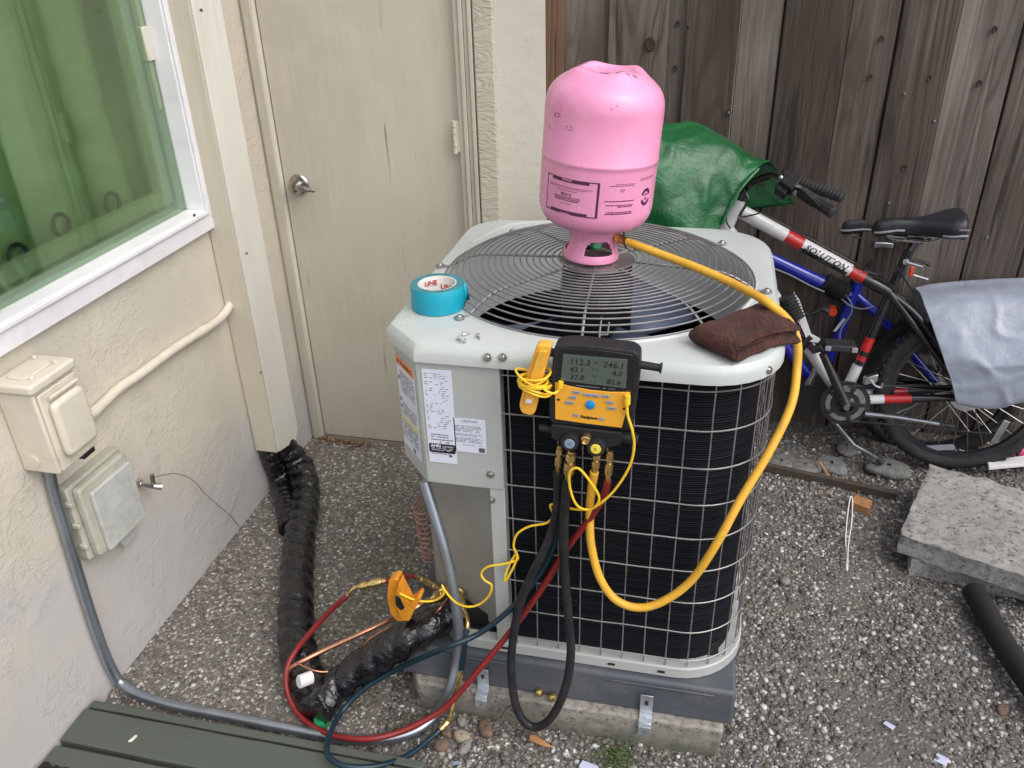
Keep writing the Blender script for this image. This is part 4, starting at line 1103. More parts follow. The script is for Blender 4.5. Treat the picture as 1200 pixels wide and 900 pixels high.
# ---------------------------------------------------------------- digital manifold gauge hung on the front of the lid
simple('gauge_black', (.018, .018, .021), .55, var=.15, vs=20, bump=.35, bs=350, bd=.0006, dirt=(.07, .065, .06), dirtamt=.3, dirtscale=25)
simple('gauge_yellow', (.88, .42, .035), .42, var=.05, vs=10, bump=.1, dirt=(.55, .27, .04), dirtamt=.3, dirtscale=20)
simple('bezel_black', (.010, .010, .012), .18, var=.05, coat=.4)
simple('lcd', (.085, .11, .095), .18, var=.03, coat=.5)
simple('lcd_ink', (.014, .020, .020), .4)
simple('button_grey', (.30, .33, .40), .5)
simple('button_blue', (.012, .28, .62), .35)
simple('cap_blue', (.22, .28, .40), .5); simple('cap_yellow', (.75, .60, .05), .5)
G0 = 1.292   # front plane of the gauge
ga = empty('manifold_gauge', (-.165, G0 + .02, .80), 'black and yellow digital manifold gauge hanging at the front of the lid', 'manifold gauge')
def rounded(poly, r, n=4):
    P = [Vector(p) for p in poly]; o = []
    for i in range(len(P)):
        a, b, c = P[i - 1], P[i], P[(i + 1) % len(P)]; d1 = (a - b).normalized(); d2 = (c - b).normalized()
        rr = min(r, (a - b).length * .45, (c - b).length * .45)
        for k in range(n + 1):
            t_ = k / n; o.append((b + d1 * rr) * (1 - t_) ** 2 + b * 2 * t_ * (1 - t_) + (b + d2 * rr) * t_ ** 2)
    return o
bodyp = [(-0.233,1.292,1.0271), (-0.2041,1.292,1.0344), (-0.156,1.292,1.0334), (-0.0936,1.292,1.0303), (-0.0815,1.292,1.0213), (-0.0798,1.292,0.9862), (-0.0881,1.292,0.8651), (-0.24,1.292,0.865), (-0.243,1.292,0.8961), (-0.2379,1.292,0.9718)]
mb = MB(); mb.prism(rounded(bodyp, .010), (0, .040, 0)); gb = obj('gauge_body', mb, 'gauge_black', ga, bevel=.004, bseg=3)
mb = MB(); mb.prism(rounded([(-0.2236,1.2905,1.0252), (-0.1557,1.2905,1.0275), (-0.0932,1.2905,1.0228), (-0.0905,1.2905,0.9429), (-0.2314,1.2905,0.9486)], .004), (0, .003, 0)); obj('bezel', mb, 'bezel_black', ga, bevel=.001)
mb = MB(); mb.prism([(-0.2157,1.289,1.0148), (-0.1025,1.289,1.0132), (-0.103,1.289,0.956), (-0.2202,1.289,0.961)], (0, .002, 0)); lcd = obj('screen', mb, 'lcd', ga, bevel=.0004)
mb = MB(); mb.prism(rounded([(-0.2307,1.289,0.9565), (-0.2031,1.289,0.9504), (-0.1644,1.289,0.9462), (-0.1307,1.289,0.9459), (-0.0947,1.289,0.9489), (-0.1004,1.289,0.9091), (-0.1076,1.289,0.873), (-0.1677,1.289,0.8747), (-0.2305,1.289,0.8784)], .0015, 2), (0, .004, 0)); fp = obj('face_plate', mb, 'gauge_yellow', ga, bevel=.0008)
gu = (Vector((-0.1025,1.289,1.0132)) - Vector((-0.2157,1.289,1.0148))).normalized(); gv = Vector((-gu.z, 0, gu.x))
def GT(px, y=1.2885): return frame((px[0], y, px[2]), gu, gv)
for s_, p, ax, sz in (('112.3', (-0.186,1.29,0.9982), 'CENTER', .0165), ('43.1', (-0.1912,1.29,0.9832), 'CENTER', .0145), ('37.8', (-0.191,1.29,0.9681), 'CENTER', .0145), ('246.1', (-0.1263,1.29,0.9972), 'CENTER', .0165), ('4.0', (-0.1198,1.29,0.9819), 'CENTER', .0145), ('82.6', (-0.1253,1.29,0.9642), 'CENTER', .0145)):
    q = text_mb(s_, sz * .98, GT((p[0], p[1], p[2] - .002)), .0001, None, ax, shear=.12, bold=.00005, sx=1.05); obj('screen_digits', q, 'lcd_ink', lcd, smooth=False, kind='stuff')
mb = MB(); r_ = random.Random(8)
q = text_mb('PSIG', .0042, GT((-0.158,1.29,1.0015)), 0, None, 'CENTER'); mb.add(q.v, q.f)
q = text_mb('SH  SC', .0042, GT((-0.1577,1.29,0.9879)), 0, None, 'CENTER'); mb.add(q.v, q.f)
q = text_mb('VSAT', .0042, GT((-0.1589,1.29,0.974)), 0, None, 'CENTER'); mb.add(q.v, q.f)
q = text_mb('\u00b0F', .0042, GT((-0.1587,1.29,0.9628)), 0, None, 'CENTER'); mb.add(q.v, q.f)
obj('screen_marks', mb, 'lcd_ink', lcd, smooth=False, kind='stuff')
mb = MB(); dashes(mb, GT((-0.1971,1.29,0.9528), 1.2898), 0, .075, 0, .0011, r_, .006, .001)
obj('printed_text', mb, 'button_grey', ga, smooth=False, kind='stuff')
q = text_mb('Fieldpiece', .0078, GT((-0.1681,1.29,0.8865)), .0001, None, 'CENTER', shear=.2, bold=.00035); obj('printed_text', q, 'ink_black', fp, smooth=False)
c = (-0.1657,1.288,0.9162); mb = MB(); mb.lathe([(0, .0030), (.0055, .0028), (.0082, .0018), (.0092, 0), (.0092, -.001)], 24, frame(c, (1, 0, 0), (0, 0, 1))); obj('button', mb, 'button_blue', ga)
for p, w, tx in (((-0.1908,1.2885,0.9403), .0075, 'ZERO'), ((-0.1979,1.2885,0.9293), .0070, 'MODE'), ((-0.2034,1.2885,0.9175), .0085, 'REFRIG'), ((-0.1637,1.2885,0.937), .0165, 'HOLD  MENU'), ((-0.1375,1.2885,0.9373), .0070, 'LEAK'), ((-0.1309,1.2885,0.9252), .0072, 'VAC'), ((-0.1273,1.2885,0.9134), .0085, 'ENTER'), ((-0.1911,1.2885,0.8921), .0052, ''), ((-0.1438,1.2885,0.8889), .0052, '')):
    mb = MB(); c = Vector(p); h = .0030
    mb.prism(rounded([c - gu * w - gv * h, c + gu * w - gv * h, c + gu * w * .92 + gv * h, c - gu * w * .92 + gv * h], .0018, 2), (0, -.0018, 0)); b = obj('button', mb, 'button_grey', ga, bevel=.0006)
    if tx: obj('printed_text', text_mb(tx, .0036, frame((c.x, c.y - .00195, c.z - .0013), gu, gv), 0, None, 'CENTER'), 'ink_black', b, smooth=False)
for p in ((-0.2242,1.2884,0.9214), (-0.1043,1.2884,0.9144)):
    mb = MB(); mb.lathe([(0, .0004), (.0026, .0004), (.0026, 0)], 12, frame(p, (1, 0, 0), (0, 0, 1))); obj('jack_hole', mb, 'bezel_black', ga)
simple('plug_yellow', (.92, .60, .03), .4, var=.05)
# black hanging hook bar at the right
a, b = Vector((-0.0842,1.3,1.0003)), Vector((-0.047,1.3,0.9968)); mb = MB(); d = (b - a).normalized()
mb.tube([a, b, b + d * .0005, b + d * .004, b + d * .0045], [.0075, .0070, .0098, .0098, .006], 16); obj('hook_bar', mb, 'gauge_black', ga)
a = Vector((-0.259,1.31,1.0075)); mb = MB(); mb.tube([a, a + Vector((.03, 0, -.003))], .008, 14); obj('hook_bar', mb, 'gauge_black', ga)
# manifold block
mb = MB(); mb.prism(rounded([(-0.2374,1.287,0.8665), (-0.1061,1.287,0.8625), (-0.1083,1.287,0.8362), (-0.1316,1.287,0.8278), (-0.1507,1.287,0.8293), (-0.223,1.287,0.8304), (-0.2376,1.287,0.8363)], .003), (0, .042, 0)); obj('manifold_block', mb, 'gauge_black', ga, bevel=.003)
for a, b, w in (((-0.2648,1.31,0.8446), (-0.2352,1.31,0.8431), .0082), ((-0.1157,1.31,0.8414), (-0.0776,1.31,0.8391), .0098)):
    a, b = Vector(a), Vector(b); mb = MB(); d = (b - a).normalized(); mb.tube([a, a + d * .001, b], [w * .8, w, w], 14); obj('valve_handle', mb, 'gauge_black', ga)
fd = Vector((.02, -1, .12)).normalized()
for p, capm, tx in (((-0.2004,1.282,0.8391), 'cap_blue', 'V'), ((-0.1517,1.282,0.8334), 'cap_yellow', 'R')):
    c = Vector(p); Mk = frame(c, (1, .02, 0), (0, .12, 1)); mb = MB(); pr = [(.0, -.012), (.0165, -.012), (.0175, -.008), (.0165, .010), (.0150, .013), (.010, .0135)]
    mb.lathe(pr, 24, Mk); mb.v = [tuple(Vector(v) + (Vector(v) - c).normalized() * .0008 * (1 if int((math.atan2(v[2] - c.z, v[0] - c.x)) * 5) % 2 else 0)) for v in mb.v]
    k = obj('valve_knob', mb, 'gauge_black', ga)
    mb = MB(); mb.lathe([(0, .0150), (.0085, .0148), (.0100, .0135), (.0100, .012)], 20, Mk); cp = obj('knob_cap', mb, capm, k)
    obj('printed_mark', text_mb(tx, .010, Mk @ Matrix.Translation((-.0035, -.0035, .0152)), .0), 'ink', cp, smooth=False)
c = Vector((-0.1713,1.282,0.8462)); mb = MB(); mb.lathe([(.0060, .006), (.0072, .007), (.0092, .006), (.0100, -.006)], 20, frame(c, (1, 0, 0), (0, 0, 1))); mb.lathe([(0, .001), (.0062, .001), (.0062, .006)], 16, frame(c, (1, 0, 0), (0, 0, 1))); obj('sight_glass', mb, 'brass', ga)
def fitting(mb, a, b, r):
    """knurled hose coupling from a to b"""
    a, b = Vector(a), Vector(b); d = b - a
    S_ = [(0, .75), (.08, .8), (.09, 1.0), (.30, 1.05), (.31, .72), (.40, .72), (.41, 1.1), (.50, 1.15), (.72, 1.15), (.78, 1.05), (.79, .75), (1, .62)]
    mb.tube([a + d * s for s, k in S_], [r * k for s, k in S_], 12)
    return mb
for a, b, r in (((-0.2257,1.312,0.8063), (-0.2299,1.312,0.7442), .0062), ((-0.2009,1.302,0.8041), (-0.208,1.302,0.7358), .0098), ((-0.1522,1.302,0.806), (-0.1561,1.302,0.7605), .0074), ((-0.1284,1.304,0.8114), (-0.1304,1.304,0.7425), .0070)):
    obj('brass_coupling', fitting(MB(), a, b, r), 'brass', ga)
# yellow temperature clamp parked at the left with its lead wound round it
simple('clamp_yellow', (.86, .45, .05), .4, var=.10, vs=12, bump=.15, dirt=(.45, .27, .09), dirtamt=.45, dirtscale=22)
cl = empty('temperature_clamp', (-.275, G0, .88), 'yellow clamp wrapped in yellow cord at the left of the manifold gauge', 'clamp')
mb = MB(); mb.prism(rounded([(-0.2629,1.288,1.0299), (-0.2369,1.288,1.0304), (-0.2416,1.288,1.0046), (-0.2512,1.288,0.9692), (-0.2629,1.288,0.9147), (-0.268,1.288,0.8885), (-0.2762,1.288,0.8803), (-0.294,1.288,0.884), (-0.2985,1.288,0.9001), (-0.2896,1.288,0.9391), (-0.2776,1.288,0.9842)], .006), (0, .024, 0)); obj('clamp_jaw', mb, 'clamp_yellow', cl, bevel=.004, bseg=3)
mb = MB(); mb.prism(rounded([(-0.2586,1.281,1.0203), (-0.2433,1.281,1.0215), (-0.2545,1.281,0.9761), (-0.2678,1.281,0.9182), (-0.2856,1.281,0.9055), (-0.287,1.281,0.9163), (-0.2733,1.281,0.9709)], .004), (0, .012, 0)); obj('clamp_jaw', mb, 'clamp_yellow', cl, bevel=.003)
mb = MB(); mb.prism([(-0.2818,1.2795,0.9212), (-0.2706,1.2795,0.9206), (-0.2724,1.2795,0.9132), (-0.2835,1.2795,0.9138)], (0, .002, 0)); obj('clamp_mark', mb, 'label_white', cl)
r_ = random.Random(6)
for k in range(7):
    c0 = Vector((-0.2713,1.293,0.9523)) + Vector((r_.uniform(-.006, .006), 0, .014 - .0048 * k)); tl_ = r_.uniform(-.5, .5); ra = .026 + r_.uniform(0, .005)
    mb = MB(); mb.tube([c0 + Vector((ra * math.cos(q * PI / 12), .0215 * math.sin(q * PI / 12), tl_ * .022 * math.cos(q * PI / 12) + .003 * math.sin(q * PI / 6 + k))) for q in range(24)], .0022, 8, closed=True); obj('wound_cord', mb, 'plug_yellow', cl)
mb = MB(); mb.tube(catmull([(-0.2541,1.278,0.9533), (-0.2437,1.272,0.9471), (-0.232,1.276,0.9407), (-0.2237,1.282,0.9434), (-0.2211,1.285,0.9508)], 6), .0024, 8); obj('clamp_lead', mb, 'plug_yellow', cl)
a, b = Vector((-0.2217,1.284,0.946)), Vector((-0.2186,1.284,0.9613)); mb = MB(); mb.tube([a, a.lerp(b, .15), a.lerp(b, .2), b], [.0024, .0030, .0052, .0050], 10); obj('plug', mb, 'plug_yellow', cl)

# ---------------------------------------------------------------- hoses and leads
simple('yellow_rubber', (.80, .44, .045), .42, var=.08, vs=18, bump=.12, dirt=(.42, .25, .06), dirtamt=.4, dirtscale=26)
simple('black_rubber', (.020, .020, .023), .38, var=.15, vs=20, bump=.15, dirt=(.08, .075, .07), dirtamt=.3, dirtscale=20)
simple('red_rubber', (.22, .014, .014), .42, var=.12, vs=18, bump=.12, dirt=(.10, .03, .028), dirtamt=.5, dirtscale=22)
simple('teal_rubber', (.004, .024, .040), .38, var=.15, vs=18, bump=.12)
def hose(name, pts, r, mat_, label_, cat_='hose', n=10, k=8):
    root = empty(name, tuple(min((Vector(p) for p in pts), key=lambda q: q.z)), label_, cat_)
    mb = MB(); mb.tube(catmull(pts, k), r, n); obj('hose_tube', mb, mat_, root, ang=80); return root
yh = hose('yellow_hose', [(-0.1744,1.7348,1.078), (-0.1297,1.714,1.072), (-0.0639,1.6823,1.062), (-0.0006,1.6451,1.055), (0.0601,1.6087,1.045), (0.1092,1.5616,1.04), (0.145,1.5224,1.034), (0.1847,1.53,0.996), (0.202,1.515,0.9644), (0.2073,1.5,0.9169), (0.2019,1.46,0.8533), (0.1679,1.41,0.7733), (0.1232,1.365,0.6877), (0.0884,1.33,0.6086), (0.0469,1.325,0.5064), (-0.0038,1.315,0.4484), (-0.0548,1.31,0.4223), (-0.1054,1.312,0.4327), (-0.1413,1.315,0.4852), (-0.1616,1.322,0.5607), (-0.1669,1.325,0.6346), (-0.1634,1.315,0.7058), (-0.157,1.303,0.7597)], .0088, 'yellow_rubber', 'thick yellow hose from the pink cylinder looping down the right front to the gauge')
a, b = Vector((-0.1487,1.7192,1.075)), Vector((-0.175,1.7404,1.078)); mb = MB(); mb.tube([a, b, b + (b - a) * .4], [.0105, .0105, .0075], 12); obj('crimp', mb, 'brass', yh)
bh = hose('black_hose', [(-0.208,1.302,0.7358), (-0.2126,1.306,0.6849), (-0.2168,1.312,0.6047), (-0.2146,1.312,0.4917), (-0.2061,1.308,0.3762), (-0.1982,1.298,0.2728), (-0.2074,1.275,0.1805), (-0.2384,1.262,0.0929), (-0.2788,1.262,0.0539), (-0.3138,1.268,0.0847), (-0.3316,1.285,0.1633), (-0.3328,1.302,0.254), (-0.3171,1.315,0.3687), (-0.2864,1.322,0.466), (-0.2573,1.328,0.5406), (-0.2397,1.332,0.6076), (-0.2315,1.326,0.6782), (-0.2299,1.312,0.7442)], .0098, 'black_rubber', 'thick black rubber hose hanging in a long loop from the gauge')
rh_pts = [(-0.1304,1.304,0.7425), (-0.1393,1.312,0.6968), (-0.1631,1.322,0.6375), (-0.2127,1.332,0.5398), (-0.2669,1.334,0.4199), (-0.3258,1.33,0.3063), (-0.3803,1.305,0.2248), (-0.427,1.278,0.161), (-0.4624,1.262,0.1115), (-0.505,1.242,0.0697), (-0.5804,1.1972,0.044), (-0.6511,1.1616,0.044), (-0.744,1.1657,0.03), (-0.8312,1.2002,0.02), (-0.8864,1.2396,0.045), (-0.9041,1.2807,0.085), (-0.8962,1.3249,0.108), (-0.8789,1.4146,0.11), (-0.861,1.4987,0.105), (-0.8463,1.5277,0.105)]
rh = hose('red_hose', rh_pts, .0072, 'red_rubber', 'red hose running from the gauge down and round to the pipe valve')
mb = MB(); mb.tube(catmull([(-0.8463,1.5277,0.105), (-0.8421,1.5486,0.108), (-0.8326,1.563,0.112), (-0.8156,1.5652,0.116)], 4), [.0065] * 3 + [.0045] * 7 + [.0045] * 3, 10); obj('brass_elbow', mb, 'brass', rh)
mb = fitting(MB(), (-0.8224,1.5633,0.115), (-0.7458,1.587,0.13), .0115); obj('brass_coupling', mb, 'brass', rh)
mb = MB(); mb.tube(catmull([(-0.7515,1.5825,0.13), (-0.7308,1.5946,0.135), (-0.7009,1.596,0.145), (-0.6591,1.5837,0.16)], 6), .0072, 10); obj('hose_tube', mb, 'red_rubber', rh)
mb = fitting(MB(), (-0.6619,1.5849,0.16), (-0.5409,1.44,0.2642), .0080); obj('brass_coupling', mb, 'brass', rh)
th_pts = [(-0.2267,1.318,0.7567), (-0.2277,1.334,0.6834), (-0.2318,1.338,0.6041), (-0.2487,1.34,0.5135), (-0.2878,1.335,0.4276), (-0.3351,1.325,0.3559), (-0.4062,1.3,0.289), (-0.4798,1.26,0.2674), (-0.6024,1.2891,0.15), (-0.6867,1.2663,0.09), (-0.735,1.2222,0.05), (-0.7325,1.1402,0.062), (-0.7103,1.0845,0.075), (-0.6655,1.0652,0.075), (-0.6001,1.0875,0.06), (-0.5485,1.1495,0.03), (-0.5099,1.2187,0.02), (-0.4936,1.2421,0.025)]
th_ = hose('teal_hose', th_pts, .0066, 'teal_rubber', 'dark teal hose looping over the ground from the gauge to the service valve')
mb = fitting(MB(), (-0.4974,1.234,0.025), (-0.4809,1.2585,0.035), .0078); obj('brass_coupling', mb, 'brass', th_)
mb = fitting(MB(), (-0.4815,1.2534,0.035), (-0.4699,1.285,0.0977), .0066); obj('brass_coupling', mb, 'brass', th_)
mb = fitting(MB(), (-0.4713,1.285,0.0915), (-0.4569,1.305,0.1642), .0066); obj('brass_coupling', mb, 'brass', th_)
mb = MB(); mb.tube(catmull([(-0.4593,1.305,0.158), (-0.4534,1.315,0.2017), (-0.4494,1.325,0.2471), (-0.4476,1.335,0.2563)], 6), .0078, 10); obj('hose_tube', mb, 'teal_rubber', th_)
mb = MB(); mb.tube(catmull([(-0.4479,1.335,0.2509), (-0.449,1.35,0.2682), (-0.4585,1.37,0.2712), (-0.4747,1.39,0.268)], 5), [.0065] * 5 + [.0048] * 11, 10); obj('brass_elbow', mb, 'brass', th_)
for _n in ('black_rubber', 'gauge_black'): MATS[_n].node_tree.nodes['Principled BSDF'].inputs['Specular IOR Level'].default_value = .3
# thin yellow sensor lead
yc = empty('sensor_lead', (-0.3496,1.33,0.4262), 'thin yellow lead looping from the gauge across the coil to the orange pipe clamp', 'cable')
lead = [(-0.0996,1.286,0.9358), (-0.0973,1.282,0.9065), (-0.0873,1.28,0.8745), (-0.0829,1.284,0.8355), (-0.0907,1.288,0.7882), (-0.1131,1.29,0.7367), (-0.1385,1.292,0.6994), (-0.1657,1.3,0.6709), (-0.1883,1.292,0.6842), (-0.2015,1.288,0.7263), (-0.2011,1.284,0.7672), (-0.1848,1.284,0.7771), (-0.1618,1.286,0.7471), (-0.1451,1.29,0.7102), (-0.1571,1.298,0.6778), (-0.1937,1.318,0.6533), (-0.2304,1.33,0.6497), (-0.2488,1.334,0.6442), (-0.2439,1.336,0.6171), (-0.2584,1.336,0.5951), (-0.2947,1.336,0.5807), (-0.3209,1.336,0.5563), (-0.3292,1.336,0.5227), (-0.3224,1.336,0.4956), (-0.3343,1.334,0.457), (-0.3506,1.334,0.4225), (-0.3468,1.338,0.4514), (-0.327,1.34,0.4962), (-0.3231,1.338,0.4842), (-0.3534,1.336,0.469), (-0.3883,1.336,0.4559), (-0.4048,1.336,0.4336), (-0.3979,1.336,0.415), (-0.3828,1.336,0.4026), (-0.3906,1.338,0.3692), (-0.415,1.342,0.3353), (-0.4425,1.338,0.3262), (-0.4604,1.31,0.3622), (-0.4808,1.306,0.3952), (-0.4897,1.312,0.4056), (-0.4861,1.308,0.3848), (-0.5133,1.312,0.3558), (-0.5473,1.305,0.3562), (-0.5727,1.3,0.369), (-0.5863,1.296,0.3805)]
mb = MB(); mb.tube(catmull(lead, 8), .0026, 8); obj('lead_cable', mb, 'plug_yellow', yc, ang=80)
a, b = Vector((-0.0993,1.284,0.9264)), Vector((-0.099,1.284,0.9457)); mb = MB(); mb.tube([a - (b - a) * .5, a, a + (b - a) * .05, b], [.0026, .0032, .0056, .0054], 10); obj('plug', mb, 'plug_yellow', yc)

# ---------------------------------------------------------------- service valves, pipes, insulation, conduit
sv = empty('service_valve', (-0.4785,1.43,0.2487), 'brass service valve with screw cap on the recessed panel above the pad', 'valve')
c = Vector((-0.4928,1.43,0.2599)); mb = MB(); Mv = frame(c, (1, .5, 0), (0, 0, 1)); mb.lathe([(0, .034), (.006, .034), (.007, .030), (.011, .030), (.0125, .026), (.0125, .012), (.009, .010), (.009, -.03)], 8, Mv); obj('valve_cap', mb, 'brass', sv, ang=30)
mb = MB(); mb.tube([c + Vector((0, .01, .012)), c + Vector((0.002, .0, -.03)), c + Vector((.002, -.004, -.042))], [.013, .013, .010], 10); obj('valve_body', mb, 'brass', sv)
mb = fitting(MB(), tuple(c + Vector((.004, -.004, -.012))), (-0.4648,1.375,0.257), .0085); obj('brass_coupling', mb, 'brass', sv)
mb = MB(); mb.lathe([(.0085, .002), (.012, .001), (.0135, -.003)], 16, frame(c + Vector((.003, -.012, .026)), (1, .3, 0), (0, .3, 1))); obj('brass_ring', mb, 'brass', sv)
sv2 = empty('service_valve', (-0.5419,1.44,0.2501), 'small brass valve left of the vertical conduit where the red hose ends', 'valve')
c = Vector((-0.5417,1.44,0.2529)); mb = MB(); mb.tube([c + Vector((.012, .02, .0)), c, c + Vector((-.018, -.012, -.012)), c + Vector((-.032, -.02, -.018))], [.011, .012, .010, .005], 10); obj('valve_body', mb, 'brass', sv2)
mb = MB(); mb.tube([c + Vector((-.004, 0, 0)), c + Vector((-.006, -.014, .012))], [.008, .007], 8); obj('valve_cap', mb, 'brass', sv2)

simple('copper', (.72, .34, .22), .28, .95, var=.12, vs=30, dirt=(.32, .15, .10), dirtamt=.35, dirtscale=30)
cp_ = [(-0.5582,1.4,0.2705), (-0.5948,1.36,0.2634), (-0.6796,1.415,0.16), (-0.7485,1.3796,0.135), (-0.8254,1.337,0.11), (-0.8731,1.2978,0.1), (-0.897,1.2849,0.085), (-0.9031,1.2791,0.06)]
mb = MB(); mb.tube(catmull(cp_, 6), .0062, 10); obj('copper_pipe', mb, 'copper', label='bare copper liquid line slanting from the valve to the black wrapped bundle', cat='pipe', ang=80)
mb = MB(); mb.tube(catmull([(-0.5089,1.39,0.2915), (-0.5182,1.345,0.2921), (-0.57,1.3986,0.2), (-0.6177,1.3929,0.185), (-0.6672,1.3889,0.165), (-0.7092,1.3737,0.14), (-0.7409,1.3433,0.115), (-0.7604,1.3147,0.1), (-0.7921,1.2839,0.1), (-0.8303,1.2725,0.11), (-0.8736,1.2838,0.112)], 6), .0023, 6); obj('copper_wire', mb, 'copper', label='thin copper wire looping along the black wrapped pipe', cat='wire', ang=80)
# orange pipe clamp
simple('clamp_orange', (.72, .28, .02), .35, var=.12, vs=24, bump=.2, dirt=(.30, .13, .03), dirtamt=.4, dirtscale=40)
pc = empty('pipe_clamp', (-0.656,1.4418,0.15), 'orange spring clamp gripping the copper pipe left of the conduit', 'clamp')
mb = MB(); mb.prism(rounded([(-0.6182,1.315,0.3931), (-0.6029,1.315,0.4033), (-0.5929,1.315,0.4025), (-0.5983,1.315,0.3685), (-0.6059,1.315,0.3335), (-0.5962,1.315,0.3063), (-0.5804,1.315,0.2987), (-0.5779,1.315,0.2804), (-0.6082,1.315,0.2692), (-0.6249,1.315,0.2902), (-0.6277,1.315,0.3425)], .004), (0, .030, 0)); obj('clamp_jaw', mb, 'clamp_orange', pc, bevel=.003)
mb = MB(); mb.prism(rounded([(-0.5871,1.3,0.4069), (-0.5781,1.3,0.3757), (-0.5667,1.3,0.347), (-0.5441,1.3,0.3742), (-0.5386,1.3,0.3675), (-0.5557,1.3,0.3335), (-0.5713,1.3,0.2964), (-0.5905,1.3,0.2901), (-0.5975,1.3,0.3231), (-0.5998,1.3,0.3616)], .003), (0, .030, 0)); obj('clamp_jaw', mb, 'clamp_orange', pc, bevel=.003)
mb = MB(); mb.prism([(-0.5983,1.298,0.3688), (-0.5885,1.298,0.3655), (-0.5794,1.298,0.3336), (-0.5885,1.298,0.324), (-0.5994,1.298,0.3377)], (0, .012, 0)); obj('clamp_pad', mb, 'bezel_black', pc, bevel=.001)

# black wrapped insulation
m, t = newmat('black_wrap', .085)
v = t.coord(); n1 = t.noise(v, 30, 3, .5, .8); n2 = t.noise(v, 100, 2, .5, .3)
c = t.ramp(t.noise(v, 30, 5, .7), [(.3, (.003, .003, .005)), (.6, (.006, .006, .010)), (.85, (.02, .022, .032))])
t.link(c, t.b.inputs['Base Color']); t.bump(t.math('ADD', n1, t.math('MULTIPLY', n2, .5)), .75, .007)
t.b.inputs['Specular IOR Level'].default_value = .8
simple('foam_black', (.012, .012, .013), .75, var=.2, vs=60, bump=.5, bs=300)
def wrapped(name, pts, r, pitch, label_, seed=0, twist=1, r1=None):
    C_ = catmull(pts, 22); mb = MB(); n = 30
    L = [0]
    for a, b in zip(C_, C_[1:]): L.append(L[-1] + (b - a).length)
    V = []; T0 = None; u = None
    for i, p in enumerate(C_):
        t_ = (C_[min(i + 1, len(C_) - 1)] - C_[max(i - 1, 0)]).normalized()
        if u is None: up = Vector((0, 0, 1)) if abs(t_.z) < .9 else Vector((1, 0, 0)); u = up
        u = (u - t_ * u.dot(t_)).normalized(); w = t_.cross(u)
        rb = r if r1 is None else r1 + (r - r1) * math.exp(-L[i] / .07)
        for k in range(n):
            a = 2 * PI * k / n
            s = (L[i] / pitch + twist * k / n + .55 * noise.noise(Vector((L[i] * 11, seed, 0)))) % 1.0
            rr = rb * (.88 + .22 * abs(math.sin(PI * s)) ** .55) + .0035 * noise.noise(Vector((L[i] * 25 + seed, math.cos(a) * 1.6, math.sin(a) * 1.6))) + .0018 * noise.noise(Vector((L[i] * 90, math.cos(a) * 4, math.sin(a) * 4 + seed)))
            V.append(p + (u * math.cos(a) + w * math.sin(a)) * rr)
    F = [(i * n + k, i * n + (k + 1) % n, (i + 1) * n + (k + 1) % n, (i + 1) * n + k) for i in range(len(C_) - 1) for k in range(n)]
    F += [tuple(range(n - 1, -1, -1)), tuple((len(C_) - 1) * n + k for k in range(n))]
    mb.add(V, F); return mb
wr = empty('insulated_line_set', (-.98, 1.8, .0), 'shiny black tape wrapped pipe bundle coming down from the corner cover over the paving', 'pipe bundle')
obj('wrapped_pipe', wrapped('w', [(-1.322, 2.10, .27), (-1.316, 2.098, .19)] + [(-1.269,2.1159,0.085), (-1.1973,2.0045,0.05), (-1.1344,1.8316,0.047), (-1.0618,1.6553,0.047), (-0.9946,1.5096,0.048), (-0.9435,1.4027,0.048), (-0.8902,1.3258,0.048), (-0.84,1.2754,0.042), (-0.8152,1.2538,0.036)], .022, .058, '', 1, 2, .045), 'black_wrap', wr, ang=70)
obj('wrapped_pipe', wrapped('w', [(-1.338, 2.062, .26), (-1.334, 2.058, .17)] + [(-1.3221,2.0697,0.05), (-1.247,1.9589,0.042), (-1.1737,1.844,0.038)], .026, .026, '', 5, -1, .034), 'black_wrap', wr, ang=70)
wr2 = empty('insulated_suction_line', (-0.7904,1.3299,0.01), 'slanting black wrapped pipe with silvery creases rising from the ground to the unit', 'pipe')
obj('wrapped_pipe', wrapped('w', [(-0.5087,1.385,0.2418), (-0.5429,1.35,0.2364), (-0.592,1.325,0.2103), (-0.6568,1.3117,0.16), (-0.7219,1.2933,0.105), (-0.77,1.2682,0.066), (-0.7958,1.2302,0.05), (-0.8038,1.1975,0.045)], .034, .062, '', 9, 2, .040), 'black_wrap', wr2, ang=70)
simple('white_plastic', (.74, .73, .74), .4, var=.04)
c = Vector((-0.8378,1.2437,0.105)); mb = MB(); d = Vector((-.55, -.75, .25)).normalized(); mb.tube([c - d * .02, c + d * .012, c + d * .014], [.014, .014, .012], 18, flat=(1.25, 1)); obj('plastic_tube_end', mb, 'white_plastic', label='small white plastic pipe end beside the black bundle and red hose', cat='pipe end')
c = Vector((-0.7864,1.2034,0.018)); mb = MB(); mb.lathe([(0, .016), (.016, .016), (.018, .013), (.018, -.005)], 24, Matrix.Translation(c)); obj('bottle_cap', mb, 'green_plastic', label='small dark green plastic cap on the gravel beside the red hose', cat='cap')

